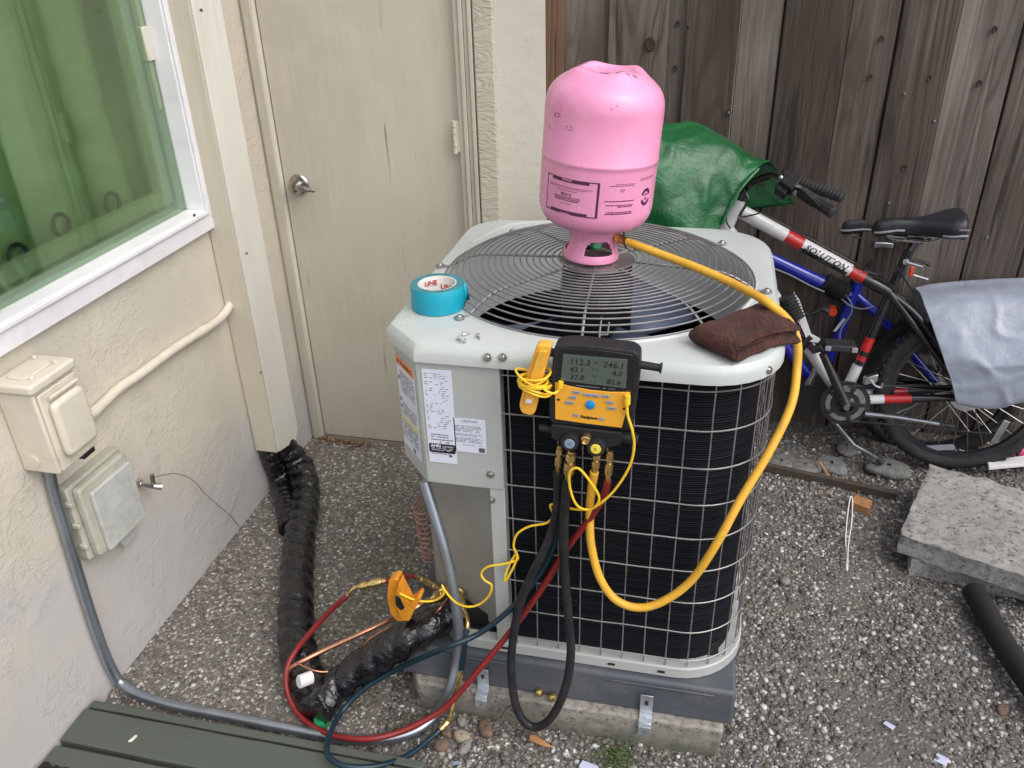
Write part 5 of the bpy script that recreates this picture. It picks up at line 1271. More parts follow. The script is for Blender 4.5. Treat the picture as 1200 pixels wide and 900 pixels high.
simple('conduit_steel', (.36, .40, .46), .32, .85, var=.1, vs=12, bump=.2, bs=150, dirt=(.22, .22, .22), dirtamt=.45, dirtscale=14)
cdp = catmull([(-1.343,1.229,0.6714), (-1.343,1.2194,0.6047), (-1.343,1.2124,0.4898), (-1.343,1.2036,0.3435), (-1.343,1.1983,0.1971), (-1.343,1.2,0.0988), (-1.3357,1.2043,0.035), (-1.2812,1.1893,0.018), (-1.1778,1.1773,0.016), (-1.0361,1.1749,0.016), (-0.8762,1.1721,0.016), (-0.7226,1.1716,0.016), (-0.6223,1.1888,0.017), (-0.5539,1.225,0.022), (-0.5166,1.2712,0.035), (-0.484,1.285,0.1061), (-0.4708,1.312,0.1733), (-0.4641,1.322,0.2607), (-0.4706,1.336,0.3514), (-0.487,1.352,0.4479), (-0.5108,1.372,0.5319), (-0.5404,1.395,0.6224)], 10)
mb = MB(); mb.tube(cdp, .0125, 14)
mb.v = [v for v in mb.v]
cn = empty('metal_conduit', (-1.1891,1.1886,0), 'grey flexible metal conduit from the wall box along the ground to the unit', 'conduit'); obj('conduit_pipe', mb, 'conduit_steel', cn, ang=80)


# ---------------------------------------------------------------- things on the left wall
simple('box_paint', (.66, .61, .51), .45, var=.06, vs=8, bump=.25, bs=90, dirt=(.40, .35, .27), dirtamt=.4, dirtscale=14)
simple('box_grey', (.46, .455, .38), .5, var=.1, vs=7, bump=.3, bs=80, dirt=(.30, .30, .23), dirtamt=.6, dirtscale=18)
simple('box_grey_face', (.50, .51, .485), .55, var=.12, vs=22, bump=.3, bs=80, dirt=(.36, .38, .30), dirtamt=.6, dirtscale=26)
db = empty('disconnect_box', (WX, 1.24, .69), 'beige painted electrical disconnect box with a domed cover on the left wall', 'electrical box')
mb = MB(); mb.box((WX + .001, 1.184, .692), (-1.272, 1.304, .884)); obj('box_body', mb, 'box_paint', db, bevel=.004)
mb = MB(); mb.prism(rounded([(WX + .001, 1.176, .886), (-1.262, 1.176, .886), (-1.262, 1.312, .886), (WX + .001, 1.312, .886)], .012), (0, 0, .022)); hl = obj('box_hood', mb, 'box_paint', db, bevel=.006, bseg=3)
mb = MB(); mb.prism(rounded([(WX + .016, 1.20, .908), (-1.290, 1.20, .908), (-1.290, 1.285, .908), (WX + .016, 1.285, .908)], .02), (0, 0, .0035)); obj('hub_plate', mb, 'box_paint', hl, bevel=.002)
for x, y in ((-1.285, 1.21), (-1.285, 1.28), (-1.345, 1.29)):
    mb = MB(); mb.lathe([(0, .007), (.004, .0065), (.0055, .003), (.0055, 0)], 8, Matrix.Translation((x, y, .9085))); obj('screw', mb, 'box_paint', hl)
mb = MB(); mb.box((-1.272, 1.190, .698), (-1.264, 1.300, .880)); cv = obj('cover_plate', mb, 'box_paint', db, bevel=.003)
mb = MB(); mb.prism(rounded([(-1.264, 1.200, .725), (-1.264, 1.296, .725), (-1.264, 1.294, .856), (-1.264, 1.200, .856)], .018), (.020, 0, 0)); obj('domed_lid', mb, 'box_paint', cv, bevel=.010, bseg=4)
mb = MB(); mb.tube([(-1.256, 1.206, .866), (-1.256, 1.290, .866)], .0042, 10); obj('hinge', mb, 'box_paint', cv)
mb = MB(); mb.prism(rounded([(-1.264, 1.236, .704), (-1.264, 1.284, .704), (-1.264, 1.284, .718), (-1.264, 1.236, .718)], .006), (.003, 0, 0)); obj('knockout', mb, 'box_paint', cv, bevel=.001)
mb = MB(); mb.tube([(-1.325, 1.1835, .72), (-1.325, 1.1815, .72)], .014, 18); obj('knockout', mb, 'box_paint', db)
mb = MB(); mb.box((-1.30, 1.262, .678), (-1.275, 1.300, .692)); obj('hasp', mb, 'dark_metal', db, bevel=.002)
# beige PVC conduit
mb = MB(); pts = [(-1.345, 1.300, .735)] + [(-1.345,1.3845,0.709), (-1.345,1.4395,0.714), (-1.345,1.5005,0.7198), (-1.345,1.5851,0.715), (-1.345,1.7164,0.7123), (-1.345,1.8472,0.7034), (-1.345,1.9498,0.6962), (-1.345,2.0122,0.7069), (-1.345,2.0472,0.7333), (-1.345,2.0588,0.7642)] + [(-1.348, 2.075, .800)]
pvc = empty('pvc_conduit', pts[1], 'beige painted plastic conduit curving from the electrical box to the corner cover', 'conduit')
mb.tube(catmull(pts[1:], 6), .0125, 14); obj('conduit_pipe', mb, 'box_paint', pvc, ang=80)
for i in (0.02, .50, .83):
    c_ = catmull(pts[1:], 20); j = int(i * (len(c_) - 1)); mb = MB(); mb.tube(c_[j:j + 7], .0142, 14); obj('coupling', mb, 'box_paint', pvc)
# grey utility box
ub = empty('utility_box', (WX, 1.33, .39), 'grey green plastic utility box mounted low on the left wall', 'utility box')
mb = MB(); mb.prism(rounded([(WX + .001, 1.238, .400), (WX + .001, 1.425, .392), (WX + .001, 1.428, .600), (WX + .001, 1.238, .604)], .010), (.030, 0, 0)); obj('back_plate', mb, 'box_grey', ub, bevel=.004)
mb = MB(); mb.prism(rounded([(WX + .031, 1.250, .404), (WX + .031, 1.418, .398), (WX + .031, 1.420, .594), (WX + .031, 1.250, .598)], .012), (.022, 0, 0)); f_ = obj('front_cover', mb, 'box_grey', ub, bevel=.006, bseg=3)
mb = MB(); mb.prism(rounded([(WX + .053, 1.272, .408), (WX + .053, 1.412, .404), (WX + .053, 1.412, .572), (WX + .053, 1.272, .576)], .006), (.012, 0, 0)); obj('raised_panel', mb, 'box_grey_face', f_, bevel=.003)
mb = MB(); mb.prism([(WX + .001, 1.34, .385), (WX + .001, 1.405, .385), (WX + .001, 1.405, .350), (WX + .001, 1.355, .345)], (.028, 0, 0)); obj('cable_shroud', mb, 'box_grey_face', ub, bevel=.003)
for z in (.44, .50, .56): mb = MB(); mb.box((WX + .02, 1.231, z), (WX + .040, 1.240, z + .012)); obj('clip', mb, 'box_grey', ub, bevel=.002)
# small grounding clamp / tap with a thin wire trailing to the ground
gt = empty('hose_tap', (-1.355,1.4807,0.4498), 'small metal tap on the wall right of the grey utility box', 'tap')
a = Vector((-1.361,1.4816,0.4484)); mb = MB(); mb.tube([a, a + Vector((.03, .0, -.002)), a + Vector((.05, .004, -.004))], [.008, .008, .010], 12); obj('tap_body', mb, 'screw_steel', gt)
mb = MB(); mb.tube([a + Vector((.045, .004, -.004)), a + Vector((.050, .004, .032))], [.006, .0055], 10); obj('tap_stem', mb, 'screw_steel', gt)
mb = MB(); mb.tube([a + Vector((.046, .0, -.004)), a + Vector((.058, .014, -.014))], [.007, .010], 12); obj('spout', mb, 'screw_steel', gt)
mb = MB(); mb.tube([a + Vector((.005, .006, .002)), a + Vector((.008, -.010, .003))], .010, 10); obj('clamp_ring', mb, 'screw_steel', gt)
simple('old_wire', (.20, .17, .14), .6)
wpts = [tuple(a + Vector((.048, .004, .020)))] + [(-1.34,1.603,0.3963), (-1.34,1.6635,0.3338), (-1.34,1.7019,0.2581), (-1.34,1.7541,0.1692), (-1.34,1.7979,0.0967), (-1.3544,1.8512,0.012), (-1.3337,1.9087,0.012), (-1.3113,1.8885,0.01), (-1.3208,1.7999,0.01), (-1.3591,1.7265,0.01), (-1.3561,1.6576,0.012), (-1.3282,1.5718,0.01), (-1.2746,1.4777,0.01), (-1.2282,1.4309,0.01), (-1.1872,1.4455,0.01), (-1.1732,1.5144,0.01)]
mb = MB(); mb.tube(catmull(wpts, 6), .0013, 5); obj('ground_wire', mb, 'old_wire', label='thin bare wire drooping from the wall tap onto the paving', cat='wire', ang=80)

# ---------------------------------------------------------------- deck
dk = empty('deck', (-.93, 1.0, 0), 'low green painted wooden deck at the bottom left corner', 'deck')
for ya, yb, za, zb, xe in ((1.112, 1.132, .0, .046, -.50), (1.012, 1.104, .028, .050, -.505), (.905, .999, .028, .050, -.50), (.80, .893, .028, .050, -.50), (.695, .788, .028, .050, -.50), (.59, .683, .028, .050, -.50), (.485, .578, .028, .050, -.50)):
    mb = MB(); V = []; nz = 16
    for k in range(nz + 1):
        x = WX + .008 + (xe - WX - .008) * k / nz; e1, e2, e3 = [.0016 * noise.noise(Vector((x * 8, ya * 31, q))) for q in (0, 3, 6)]
        V += [(x, ya + e1, za), (x, yb + e2, za), (x, yb + e2, zb + e3), (x, ya + e1, zb + e3)]
    F = [(0, 1, 2, 3), tuple(4 * nz + i for i in (3, 2, 1, 0))] + [(4 * k + i, 4 * k + 4 + i, 4 * k + 4 + (i + 1) % 4, 4 * k + (i + 1) % 4) for k in range(nz) for i in range(4)]
    mb.add(V, F); obj('deck_board', mb, 'deck_paint', dk, bevel=.003)
mb = MB(); mb.box((WX + .01, .4, 0), (-.52, 1.108, .026)); obj('joist', mb, 'jamb_dark', dk)
# rubber mat just entering the picture
m, t = newmat('mat_black', .95); t.link(t.ramp(t.noise(t.coord(), 160, 3, .7), [(.35, (.006, .006, .007)), (.7, (.035, .032, .032))]), t.b.inputs['Base Color']); t.bump(t.noise(t.coord(), 200, 3, .7), 1.0, .006)
mb = MB(); mb.grid(lambda u, v: (-1.345 + .55 * u, .55 + (.400 + .008 * noise.noise(Vector((u * 30, 0, 0))) - .028 * u) * v, .0525 + .010 * math.sin(PI * min(1, v * .98 + .01)) * .6 + .004 * noise.noise(Vector((u * 40, v * 30, 2)))), 60, 40); obj('door_mat', mb, 'mat_black', label='shaggy black mat edge on the deck at the bottom left', cat='mat', ang=180, solid=.006)
simple('bird_white', (.66, .64, .58), .8)
mb = MB(); c = Vector((-1.1854,1.0471,0.052)); mb.prism(rounded([c + Vector(p) for p in ((-.006, -.010, 0), (.004, -.008, 0), (.008, .010, 0), (.002, .012, 0))], .004), (0, 0, .0015)); obj('paint_chip', mb, 'bird_white', label='pale chip lying on the green deck board', cat='chip')

simple('brown_stone', (.15, .10, .075), .75, var=.3, vs=26, bump=.5); simple('grey_stone', (.22, .21, .20), .75, var=.3, vs=26, bump=.5); simple('tan_stone', (.30, .25, .19), .75, var=.2, vs=26, bump=.4)
# ---------------------------------------------------------------- paving slabs, foam pipe, bits at the right
def slab_block(name, c, u, w, l, z0, z1, label_, seed):
    u = Vector(u).normalized(); v = Vector((-u.y, u.x, 0)); mb = MB()
    bm = bmesh.new(); bmesh.ops.create_cube(bm, size=1)
    bmesh.ops.subdivide_edges(bm, edges=bm.edges[:], cuts=26, use_grid_fill=True)
    zc = (z0 + z1) / 2
    for q in bm.verts:
        p = Vector(c) + u * ((q.co.x + .5) * w) + v * ((q.co.y + .5) * l); p.z = zc + q.co.z * (z1 - z0)
        e = (abs(q.co.x) > .49) + (abs(q.co.y) > .49) + (abs(q.co.z) > .49)
        k = .0022 + .003 * (e >= 2)
        p += k * 2 * noise.noise_vector(p * 26 + Vector((seed, 0, 0))) + .0016 * noise.noise_vector(p * 75)
        if e >= 2: p = p.lerp(Vector((*(Vector(c) + u * w / 2 + v * l / 2).xy, zc)), .008 + .008 * abs(noise.noise(p * 40)))
        q.co = p
    bm.verts.index_update(); mb.add([v_.co.copy() for v_ in bm.verts], [tuple(x.index for x in f.verts) for f in bm.faces]); bm.free()
    return obj(name, mb, 'paver', label=label_, cat='paving slab', group='stacked concrete pavers at the right', ang=50)
slab_block('paving_slab', (.672, 2.035, 0), (.95, -.19, 0), .62, .38, .0, .058, 'lower of the two rough concrete pavers, mostly hidden below the other', 3)
slab_block('paving_slab', (.632, 2.052, 0), (.925, -.375, 0), .62, .42, .062, .126, 'upper of the two rough grey concrete pavers stacked in front of the bicycles', 7)
mb = MB(); fp_ = [(0.8193,1.9431,0.045), (0.8272,1.8783,0.045), (0.8374,1.7868,0.045), (0.8559,1.6923,0.045), (0.8865,1.5697,0.045), (0.9276,1.4491,0.045)]; mb.tube(catmull(fp_, 5), .030, 20); mb.jitter(.0012, 30)
obj('foam_pipe', mb, 'foam_black', label='black foam pipe insulation lying on the gravel at the right edge', cat='pipe insulation', ang=60)
simple('old_wood', (.075, .058, .045), .85, var=.3, vs=30, bump=.6, bs=120)
a, b = Vector((0.2901,2.4881,0.012)), Vector((0.6999,2.3958,0.012)); d = (b - a).normalized(); mb = MB(); mb.obox((a + b) / 2, (b - a) / 2, Vector((-d.y, d.x, 0)) * .010, (0, 0, .022)); mb.jitter(.001, 40); obj('edging_board', mb, 'old_wood', label='thin dark wooden edging board set in the gravel before the bicycles', cat='edging', bevel=.002)
def stone(name, c, r, mat_, lab, cat_, grp=None, seed=0, sides=9, yaw=0):
    rx, ry, rz = r; mb = MB(); rr = random.Random(seed); co = [1 + rr.uniform(-.22, .16) for _ in range(sides)]
    def fn(u, v):
        a = 2 * PI * u; f = co[int(u * sides) % sides] * (1 - (u * sides) % 1) + co[(int(u * sides) + 1) % sides] * ((u * sides) % 1)
        s = math.sin(PI * max(.002, min(.998, v))); s = s ** .45; zz = -math.cos(PI * v)
        x, y = rx * s * f * math.cos(a), ry * s * f * math.sin(a)
        return (c[0] + x * math.cos(yaw) - y * math.sin(yaw), c[1] + x * math.sin(yaw) + y * math.cos(yaw), c[2] + rz * (zz + 1) * .9 - rz * .3 + rz * .25 * noise.noise(Vector((x * 40, y * 40, seed))))
    mb.grid(fn, 27, 10, True)
    return obj(name, mb, mat_, label=lab, cat=cat_, group=grp, ang=50)
G1 = 'flat grey stones before the bicycles'
stone('flat_stone', (0.3482,2.5375,0), (.060, .050, .014), 'flat_stone', 'flat grey stone right beside the corner of the air conditioner', 'stone', G1, 1)
stone('flat_stone', (0.4276,2.5309,0), (.050, .050, .014), 'flat_stone', 'flat grey stone between the air conditioner and the orange stick', 'stone', G1, 2)
stone('flat_stone', (0.5171,2.5526,0), (.055, .060, .015), 'flat_stone', 'flat grey stone under the thin orange stick', 'stone', G1, 3, yaw=.5)
stone('flat_stone', (0.5795,2.6781,0), (.040, .048, .013), 'flat_stone', 'pale flat stone behind the stick, nearest the crankset', 'stone', G1, 4)
stone('flat_stone', (0.7017,2.5604,0), (.070, .055, .020), 'flat_stone', 'broad flat grey stone left of the concrete pavers', 'stone', G1, 5)
simple('orange_wood', (.42, .20, .08), .7, var=.15, vs=40, bump=.3)
a, b = Vector((0.4706,2.5308,0.034)), Vector((0.5006,2.4512,0.022)); mb = MB(); mb.obox((a + b) / 2, (b - a) / 2, (.004, 0, 0), (0, 0, .0025)); obj('wood_stick', mb, 'orange_wood', label='thin orange wood stick lying on the flat stone', cat='stick', bevel=.001)
c = Vector((0.5825,2.3253,0)); mb = MB(); mb.obox(c + Vector((0, 0, .018)), (.026, -.012, 0), (.008, .022, 0), (0, 0, .016)); obj('brick_piece', mb, 'orange_wood', label='orange brown block behind the white tie on the gravel', cat='block', bevel=.003)
# looped white tie standing up from the gravel
mb = MB(); mb.tube(catmull([(0.5011,2.0037,0.012), (0.5078,2.0717,0.02), (0.5093,2.1253,0.035), (0.5206,2.2064,0.055), (0.5342,2.277,0.07), (0.5401,2.2876,0.073), (0.5416,2.2703,0.066), (0.5319,2.1877,0.048), (0.5135,2.0922,0.03), (0.5037,2.0028,0.01)], 8), .0021, 6)
obj('cable_tie', mb, 'white_plastic', label='looped white plastic tie sticking out of the gravel', cat='cable tie', ang=80)
c = Vector((0.3258,1.9304,0.008)); mb = MB(); mb.lathe([(0, .008), (.009, .007), (.014, .003), (.015, -.003)], 18, Matrix.Translation(c)); obj('shell_cap', mb, 'grey_stone', label='small rounded grey cap on the gravel right of the unit', cat='cap')
simple('scrap_blue', (.60, .63, .82), .5)
def scrap(px, sz, yaw, lab, mat_='scrap_blue', z=.014):
    c = Vector(px); u = Vector((math.cos(yaw), math.sin(yaw), .12)); v = Vector((-math.sin(yaw), math.cos(yaw), .05)); mb = MB()
    mb.obox(c, u * sz[0], v * sz[1], (0, 0, .0012)); mb.jitter(.001, 80); obj('plastic_scrap', mb, mat_, label=lab, cat='scrap', group='bits of litter on the gravel', bevel=.0004)
scrap((0.5324,1.4646,0.012), (.012, .006), -.7, 'small white scrap on the gravel, left of the two at the lower right')
scrap((0.6306,1.3918,0.012), (.013, .011), -.5, 'larger white scrap at the lower right edge of the gravel')
scrap((-0.1421,1.2145,0.012), (.020, .010), -.3, 'white paper scrap at the bottom edge before the slab')
scrap((-0.4406,1.1648,0.012), (.007, .004), .3, 'tiny bright blue scrap by the brown stones', 'cap_blue')
G2 = 'brown stones at the foot of the slab'
for i, (p, r, m_, lb_) in enumerate([((-0.4476,1.2376,0), (.020, .015, .012), 'tan_stone', 'tan stone left of the black hose loop, middle of the heap'), ((-0.4865,1.206,0), (.022, .014, .012), 'brown_stone', 'dark brown stone at the left of the heap by the teal hose'), ((-0.4322,1.2123,0), (.020, .014, .011), 'grey_stone', 'grey stone at the bottom of the heap by the slab'), ((-0.3954,1.2699,0), (.026, .016, .013), 'brown_stone', 'reddish brown stone nearest the slab'), ((-0.4841,1.2398,0), (.014, .011, .010), 'brown_stone', 'small brown stone beside the brass coupling'), ((-0.5687,1.3237,0), (.020, .013, .012), 'grey_stone', 'pale grey stone inside the loop of the teal hose'), ((0.8055,1.569,0), (.020, .014, .010), 'brown_stone', 'dark brown stone near the right edge of the gravel'), ((-0.46,1.2815,0), (.014, .011, .009), 'grey_stone', 'small grey stone touching the slab foot')]):
    stone('loose_stone', p, r, m_, lb_, 'stone', G2 if i not in (5, 6) else None, 20 + i, 7, i * .7)
mb = MB(); c = Vector((-0.2605,1.2589,0.012)); mb.prism([c + Vector(p) for p in ((-.030, .010, 0), (-.012, .010, .002), (.030, -.012, 0), (.012, -.013, 0), (-.026, -.004, 0))], (0, 0, .005)); mb.jitter(.001, 60); obj('bark_chip', mb, 'orange_wood', label='orange bark chip on the gravel below the black hose loop', cat='bark chip', bevel=.0015)
for p, lb_ in (((-0.2763,1.3243,0.1), 'round brass cap on the slab inside the black hose loop'), ((-0.2422,1.316,0.1), 'second round brass cap half hidden behind the black hose')):
    mb = MB(); c = Vector(p); mb.lathe([(0, .0105), (.006, .009), (.0098, .004), (.0105, -.002), (.0095, -.009), (0, -.0105)], 14, Matrix.Translation(c) @ Matrix.Rotation(R(60), 4, 'X')); obj('brass_cap', mb, 'brass', label=lb_, cat='cap', group='brass caps left on the slab')
mb = MB(); mb.tube([(-0.3599,1.2778,0.05), (-0.3479,1.2748,0.08), (-0.3369,1.2816,0.092)], .0014, 5); obj('twig', mb, 'old_wood', label='thin dark twig leaning on the slab edge left of the black hose', cat='twig')
# weeds
m, t = newmat('weed_leaf', .7); g = t.new('ShaderNodeNewGeometry'); t.link(t.ramp(g.outputs['Random Per Island'], [(0, (.035, .06, .018)), (.5, (.06, .10, .028)), (1, (.12, .15, .05))]), t.b.inputs['Base Color'])
mb = MB(); r_ = random.Random(9); c = Vector((-0.0808,1.2561,0))
for k in range(420):
    a, d = r_.uniform(0, 2 * PI), abs(r_.gauss(0, .024)); x, y = c.x + d * math.cos(a) * 1.1, c.y + d * math.sin(a); hh = r_.uniform(.004, .020) * max(.2, 1 - d / .06); b = r_.uniform(0, 2 * PI); w = r_.uniform(.0012, .0026); l = r_.uniform(.003, .008)
    u = Vector((math.cos(b), math.sin(b), 0)); v = Vector((-u.y, u.x, 0)); q = Vector((x, y, hh))
    mb.add([q - u * l - v * .0002, q - v * w + Vector((0, 0, .002)), q + u * l, q + v * w + Vector((0, 0, .002))], [(0, 1, 2, 3)])
o = obj('weeds', mb, 'weed_leaf', label='small patch of green weeds growing at the foot of the slab', cat='weeds', kind='stuff', smooth=False)
# leaf litter in the corner by the door
m, t = newmat('leaf_litter', .85); g = t.new('ShaderNodeNewGeometry'); t.link(t.ramp(g.outputs['Random Per Island'], [(0, (.07, .035, .018)), (.5, (.16, .075, .035)), (1, (.26, .17, .10))]), t.b.inputs['Base Color'])
mb = MB(); r_ = random.Random(19)
for k in range(260):
    x = r_.uniform(-1.33, -1.12) if k < 150 else r_.uniform(-.7, 1.3); y = 2.40 - abs(r_.gauss(0, .022)) if k < 150 else r_.uniform(2.35, 2.78)
    if k >= 150 and x < .25: x += .9
    b = r_.uniform(0, 2 * PI); w = r_.uniform(.003, .006); l = r_.uniform(.005, .013); u = Vector((math.cos(b), math.sin(b), r_.uniform(-.3, .3))); v = Vector((-u.y, u.x, r_.uniform(-.2, .2))); q = Vector((x, y, r_.uniform(.008, .018)))
    mb.add([q - u * l, q - v * w, q + u * l, q + v * w], [(0, 1, 2, 3)])
obj('leaf_litter', mb, 'leaf_litter', label='dry reddish leaf crumbs gathered by the door and under the bicycles', cat='leaf litter', kind='stuff', smooth=False)

# ---------------------------------------------------------------- bicycles leaning on the fence
simple('bike_white', (.66, .66, .68), .25, var=.03, bump=.05, coat=.5, dirt=(.42, .40, .38), dirtamt=.25, dirtscale=25)
simple('bike_red', (.50, .018, .018), .25, var=.05, bump=.05, coat=.5)
simple('bike_black', (.012, .012, .015), .22, var=.1, bump=.08, coat=.5, dirt=(.09, .085, .08), dirtamt=.25, dirtscale=22)
simple('bike_blue', (.008, .018, .36), .2, var=.08, bump=.05, coat=.7)
simple('tyre', (.022, .021, .021), .85, var=.3, vs=30, bump=.6, bs=150, bd=.002, dirt=(.10, .09, .075), dirtamt=.45, dirtscale=16)
simple('rim_dark', (.05, .052, .058), .35, .6, bump=.05)
simple('alloy', (.55, .56, .58), .28, .95, var=.12, vs=20, dirt=(.20, .18, .16), dirtamt=.35, dirtscale=25)
simple('spoke_steel', (.42, .41, .40), .35, .9)
simple('saddle_vinyl', (.018, .019, .024), .42, var=.15, vs=16, bump=.35, bs=300)
simple('saddle_grey', (.28, .29, .32), .5)
simple('grip_rubber', (.022, .022, .024), .65, var=.2, vs=40, bump=.5, bs=260)
simple('reflector_red', (.65, .05, .02), .25)
TH = R(7)
BU, BV, BN = Vector((1, 0, 0)), Vector((0, math.sin(TH), math.cos(TH))), Vector((0, math.cos(TH), -math.sin(TH)))
def wheel(root, c, ro, seed=0, knobs=True, parts=True, gears=False):
    c = Vector(c); n = 72
    def ringp(r, off=0, k=n): return [c + BU * (r * math.cos(2 * PI * i / k)) + BV * (r * math.sin(2 * PI * i / k)) + BN * off for i in range(k)]
    mb = MB(); mb.tube(ringp(ro - .022), .023, 12, closed=True)
    ty = obj('tyre', mb, 'tyre', root)
    if knobs:
        mb = MB()
        for i in range(66):
            a = 2 * PI * i / 66
            rad = BU * math.cos(a) + BV * math.sin(a); tan = BU * -math.sin(a) + BV * math.cos(a)
            for o in (-.014, 0, .014):
                aa = .45 * o / .014; d = rad * math.cos(aa) + BN * math.sin(aa); s = BN * math.cos(aa) - rad * math.sin(aa)
                mb.obox(c + rad * (ro - .022) + d * .0245 + tan * (.004 if o == 0 else 0), tan * .0042, s * .0048, d * .0030)
        obj('tread', mb, 'tyre', ty, smooth=False, kind='stuff')
    mb = MB(); V = []
    prof_ = [(ro - .042, -.010), (ro - .040, -.012), (ro - .056, -.010), (ro - .060, 0), (ro - .056, .010), (ro - .040, .012), (ro - .042, .010), (ro - .050, 0)]
    m_ = len(prof_)
    for i in range(n):
        a = 2 * PI * i / n
        for r, o in prof_: V.append(c + BU * (r * math.cos(a)) + BV * (r * math.sin(a)) + BN * o)
    mb.add(V, [(i * m_ + k, i * m_ + (k + 1) % m_, ((i + 1) % n) * m_ + (k + 1) % m_, ((i + 1) % n) * m_ + k) for i in range(n) for k in range(m_)]); obj('rim', mb, 'rim_dark', root)
    for k in range(28):
        a = 2 * PI * k / 28; sd = -1 if k % 2 else 1; da = .55 * (1 if (k // 2) % 2 else -1)
        p = c + BU * (.022 * math.cos(a + da)) + BV * (.022 * math.sin(a + da)) + BN * .026 * sd; q = c + BU * ((ro - .058) * math.cos(a)) + BV * ((ro - .058) * math.sin(a))
        mb = MB(); mb.tube([p, q], .0013, 4); obj('spoke', mb, 'spoke_steel', root)
    mb = MB(); mb.tube([c - BN * .034, c - BN * .028, c - BN * .0279, c - BN * .024, c - BN * .0239, c + BN * .0239, c + BN * .024, c + BN * .034], [.012, .012, .026, .026, .013, .013, .026, .012], 18); obj('hub', mb, 'alloy', root)
    if gears:
        for k, r in enumerate((.052, .045, .038, .031, .024)):
            mb = MB(); ctr = c - BN * (.030 + .004 * k); pts = [ctr + BU * ((r + (.0022 if i % 2 else 0)) * math.cos(2 * PI * i / 48)) + BV * ((r + (.0022 if i % 2 else 0)) * math.sin(2 * PI * i / 48)) for i in range(48)]; mb.prism(pts, BN * .0018); obj('sprocket', mb, 'alloy', root, smooth=False)
def seg_tube(root, a, b, r, bands, name='frame_tube', n=16, flat=None, r2=None):
    """a painted tube: bands = [(end fraction, material)]; the colours are paint bands along one tube"""
    a, b = Vector(a), Vector(b); mats = []; mb = MB(); s0 = 0
    for s1, m_ in bands:
        if m_ not in mats: mats.append(m_)
        ra, rb_ = (r if r2 is None else r + (r2 - r) * s0), (r if r2 is None else r + (r2 - r) * s1)
        mb.tube([a.lerp(b, s0), a.lerp(b, s1)], [ra, rb_], n, cap=(s0 == 0 or s1 >= 1), flat=flat, mi=mats.index(m_)); s0 = s1
    return obj(name, mb, mats, root)
def saddle(root, nose, rear, lift=0):
    nose, rear = Vector(nose), Vector(rear); d = (rear - nose).normalized(); L = (rear - nose).length; s = d.cross(Vector((0, 0, 1))).normalized(); up = s.cross(d).normalized()
    if up.z < 0: up = -up; s = -s
    def hw(u): return .023 + .057 * max(0, min(1, (u - .42) / .38)) ** 1.3 - (.030 * max(0, (u - .90) / .10) ** 2) - .012 * max(0, (.08 - u) / .08)
    def top(u): return .012 * (1 - min(1, u / .25)) * -1 + .014 * max(0, (u - .55) / .45) - .012 * max(0, (u - .93) / .07)
    def fn(u, v):
        a = 2 * PI * v; w = hw(u) * (1 if 0 < u < 1 else .35); th_ = .026 + .016 * max(0, (u - .5) * 2)
        x = w * math.copysign(abs(math.cos(a)) ** .7, math.cos(a)); z = th_ * math.copysign(abs(math.sin(a)) ** .8, math.sin(a)) * (1 if u not in (0, 1) else .4)
        ch = -.004 * math.exp(-(x / .010) ** 2) if z > 0 and .25 < u < .95 else 0
        return nose + d * (L * u) + s * x + up * (z + top(u) + ch)
    mb = MB(); mb.v = []; nu, nv = 28, 24
    V = [fn(i / nu, j / nv) for i in range(nu + 1) for j in range(nv)]
    mb.add(V, [(i * nv + j, i * nv + (j + 1) % nv, (i + 1) * nv + (j + 1) % nv, (i + 1) * nv + j) for i in range(nu) for j in range(nv)] + [tuple(range(nv - 1, -1, -1)), tuple(nu * nv + j for j in range(nv))])
    sa = obj('saddle', mb, 'saddle_vinyl', root, ang=70)
    sgn = 1 if s.y < 0 else -1
    for ua, ub in ((.02, .34), (.72, .985)):
        mb = MB(); P_ = []
        for k in range(9):
            u = ua + (ub - ua) * k / 8; P_.append(nose + d * (L * u) + s * (sgn * (hw(u) + .0006)) + up * (top(u) - .008 - (.006 if ua > .5 else 0)))
        mb.tube(P_, .0034, 6); obj('saddle_piping', mb, 'saddle_grey', sa)
    M_ = frame(nose + d * (L * .86) + s * (sgn * (hw(.86) + .0015)) + up * (top(.86) + .004), d, up); mb = MB(); dashes(mb, M_, 0, .030, 0, .005, random.Random(1), .005, .001, fill=1); obj('printed_text', mb, 'saddle_grey', sa, smooth=False, kind='stuff')
    for sg in (-1, 1):
        mb = MB(); mb.tube(catmull([nose + d * (L * .12) + s * .008 * sg - up * .020, nose + d * (L * .25) + s * .014 * sg - up * .040, nose + d * (L * .62) + s * .020 * sg - up * .044, nose + d * (L * .80) + s * .022 * sg - up * .022], 5), .0032, 6); obj('saddle_rail', mb, 'alloy', sa)
    return nose + d * (L * .5) - up * .048

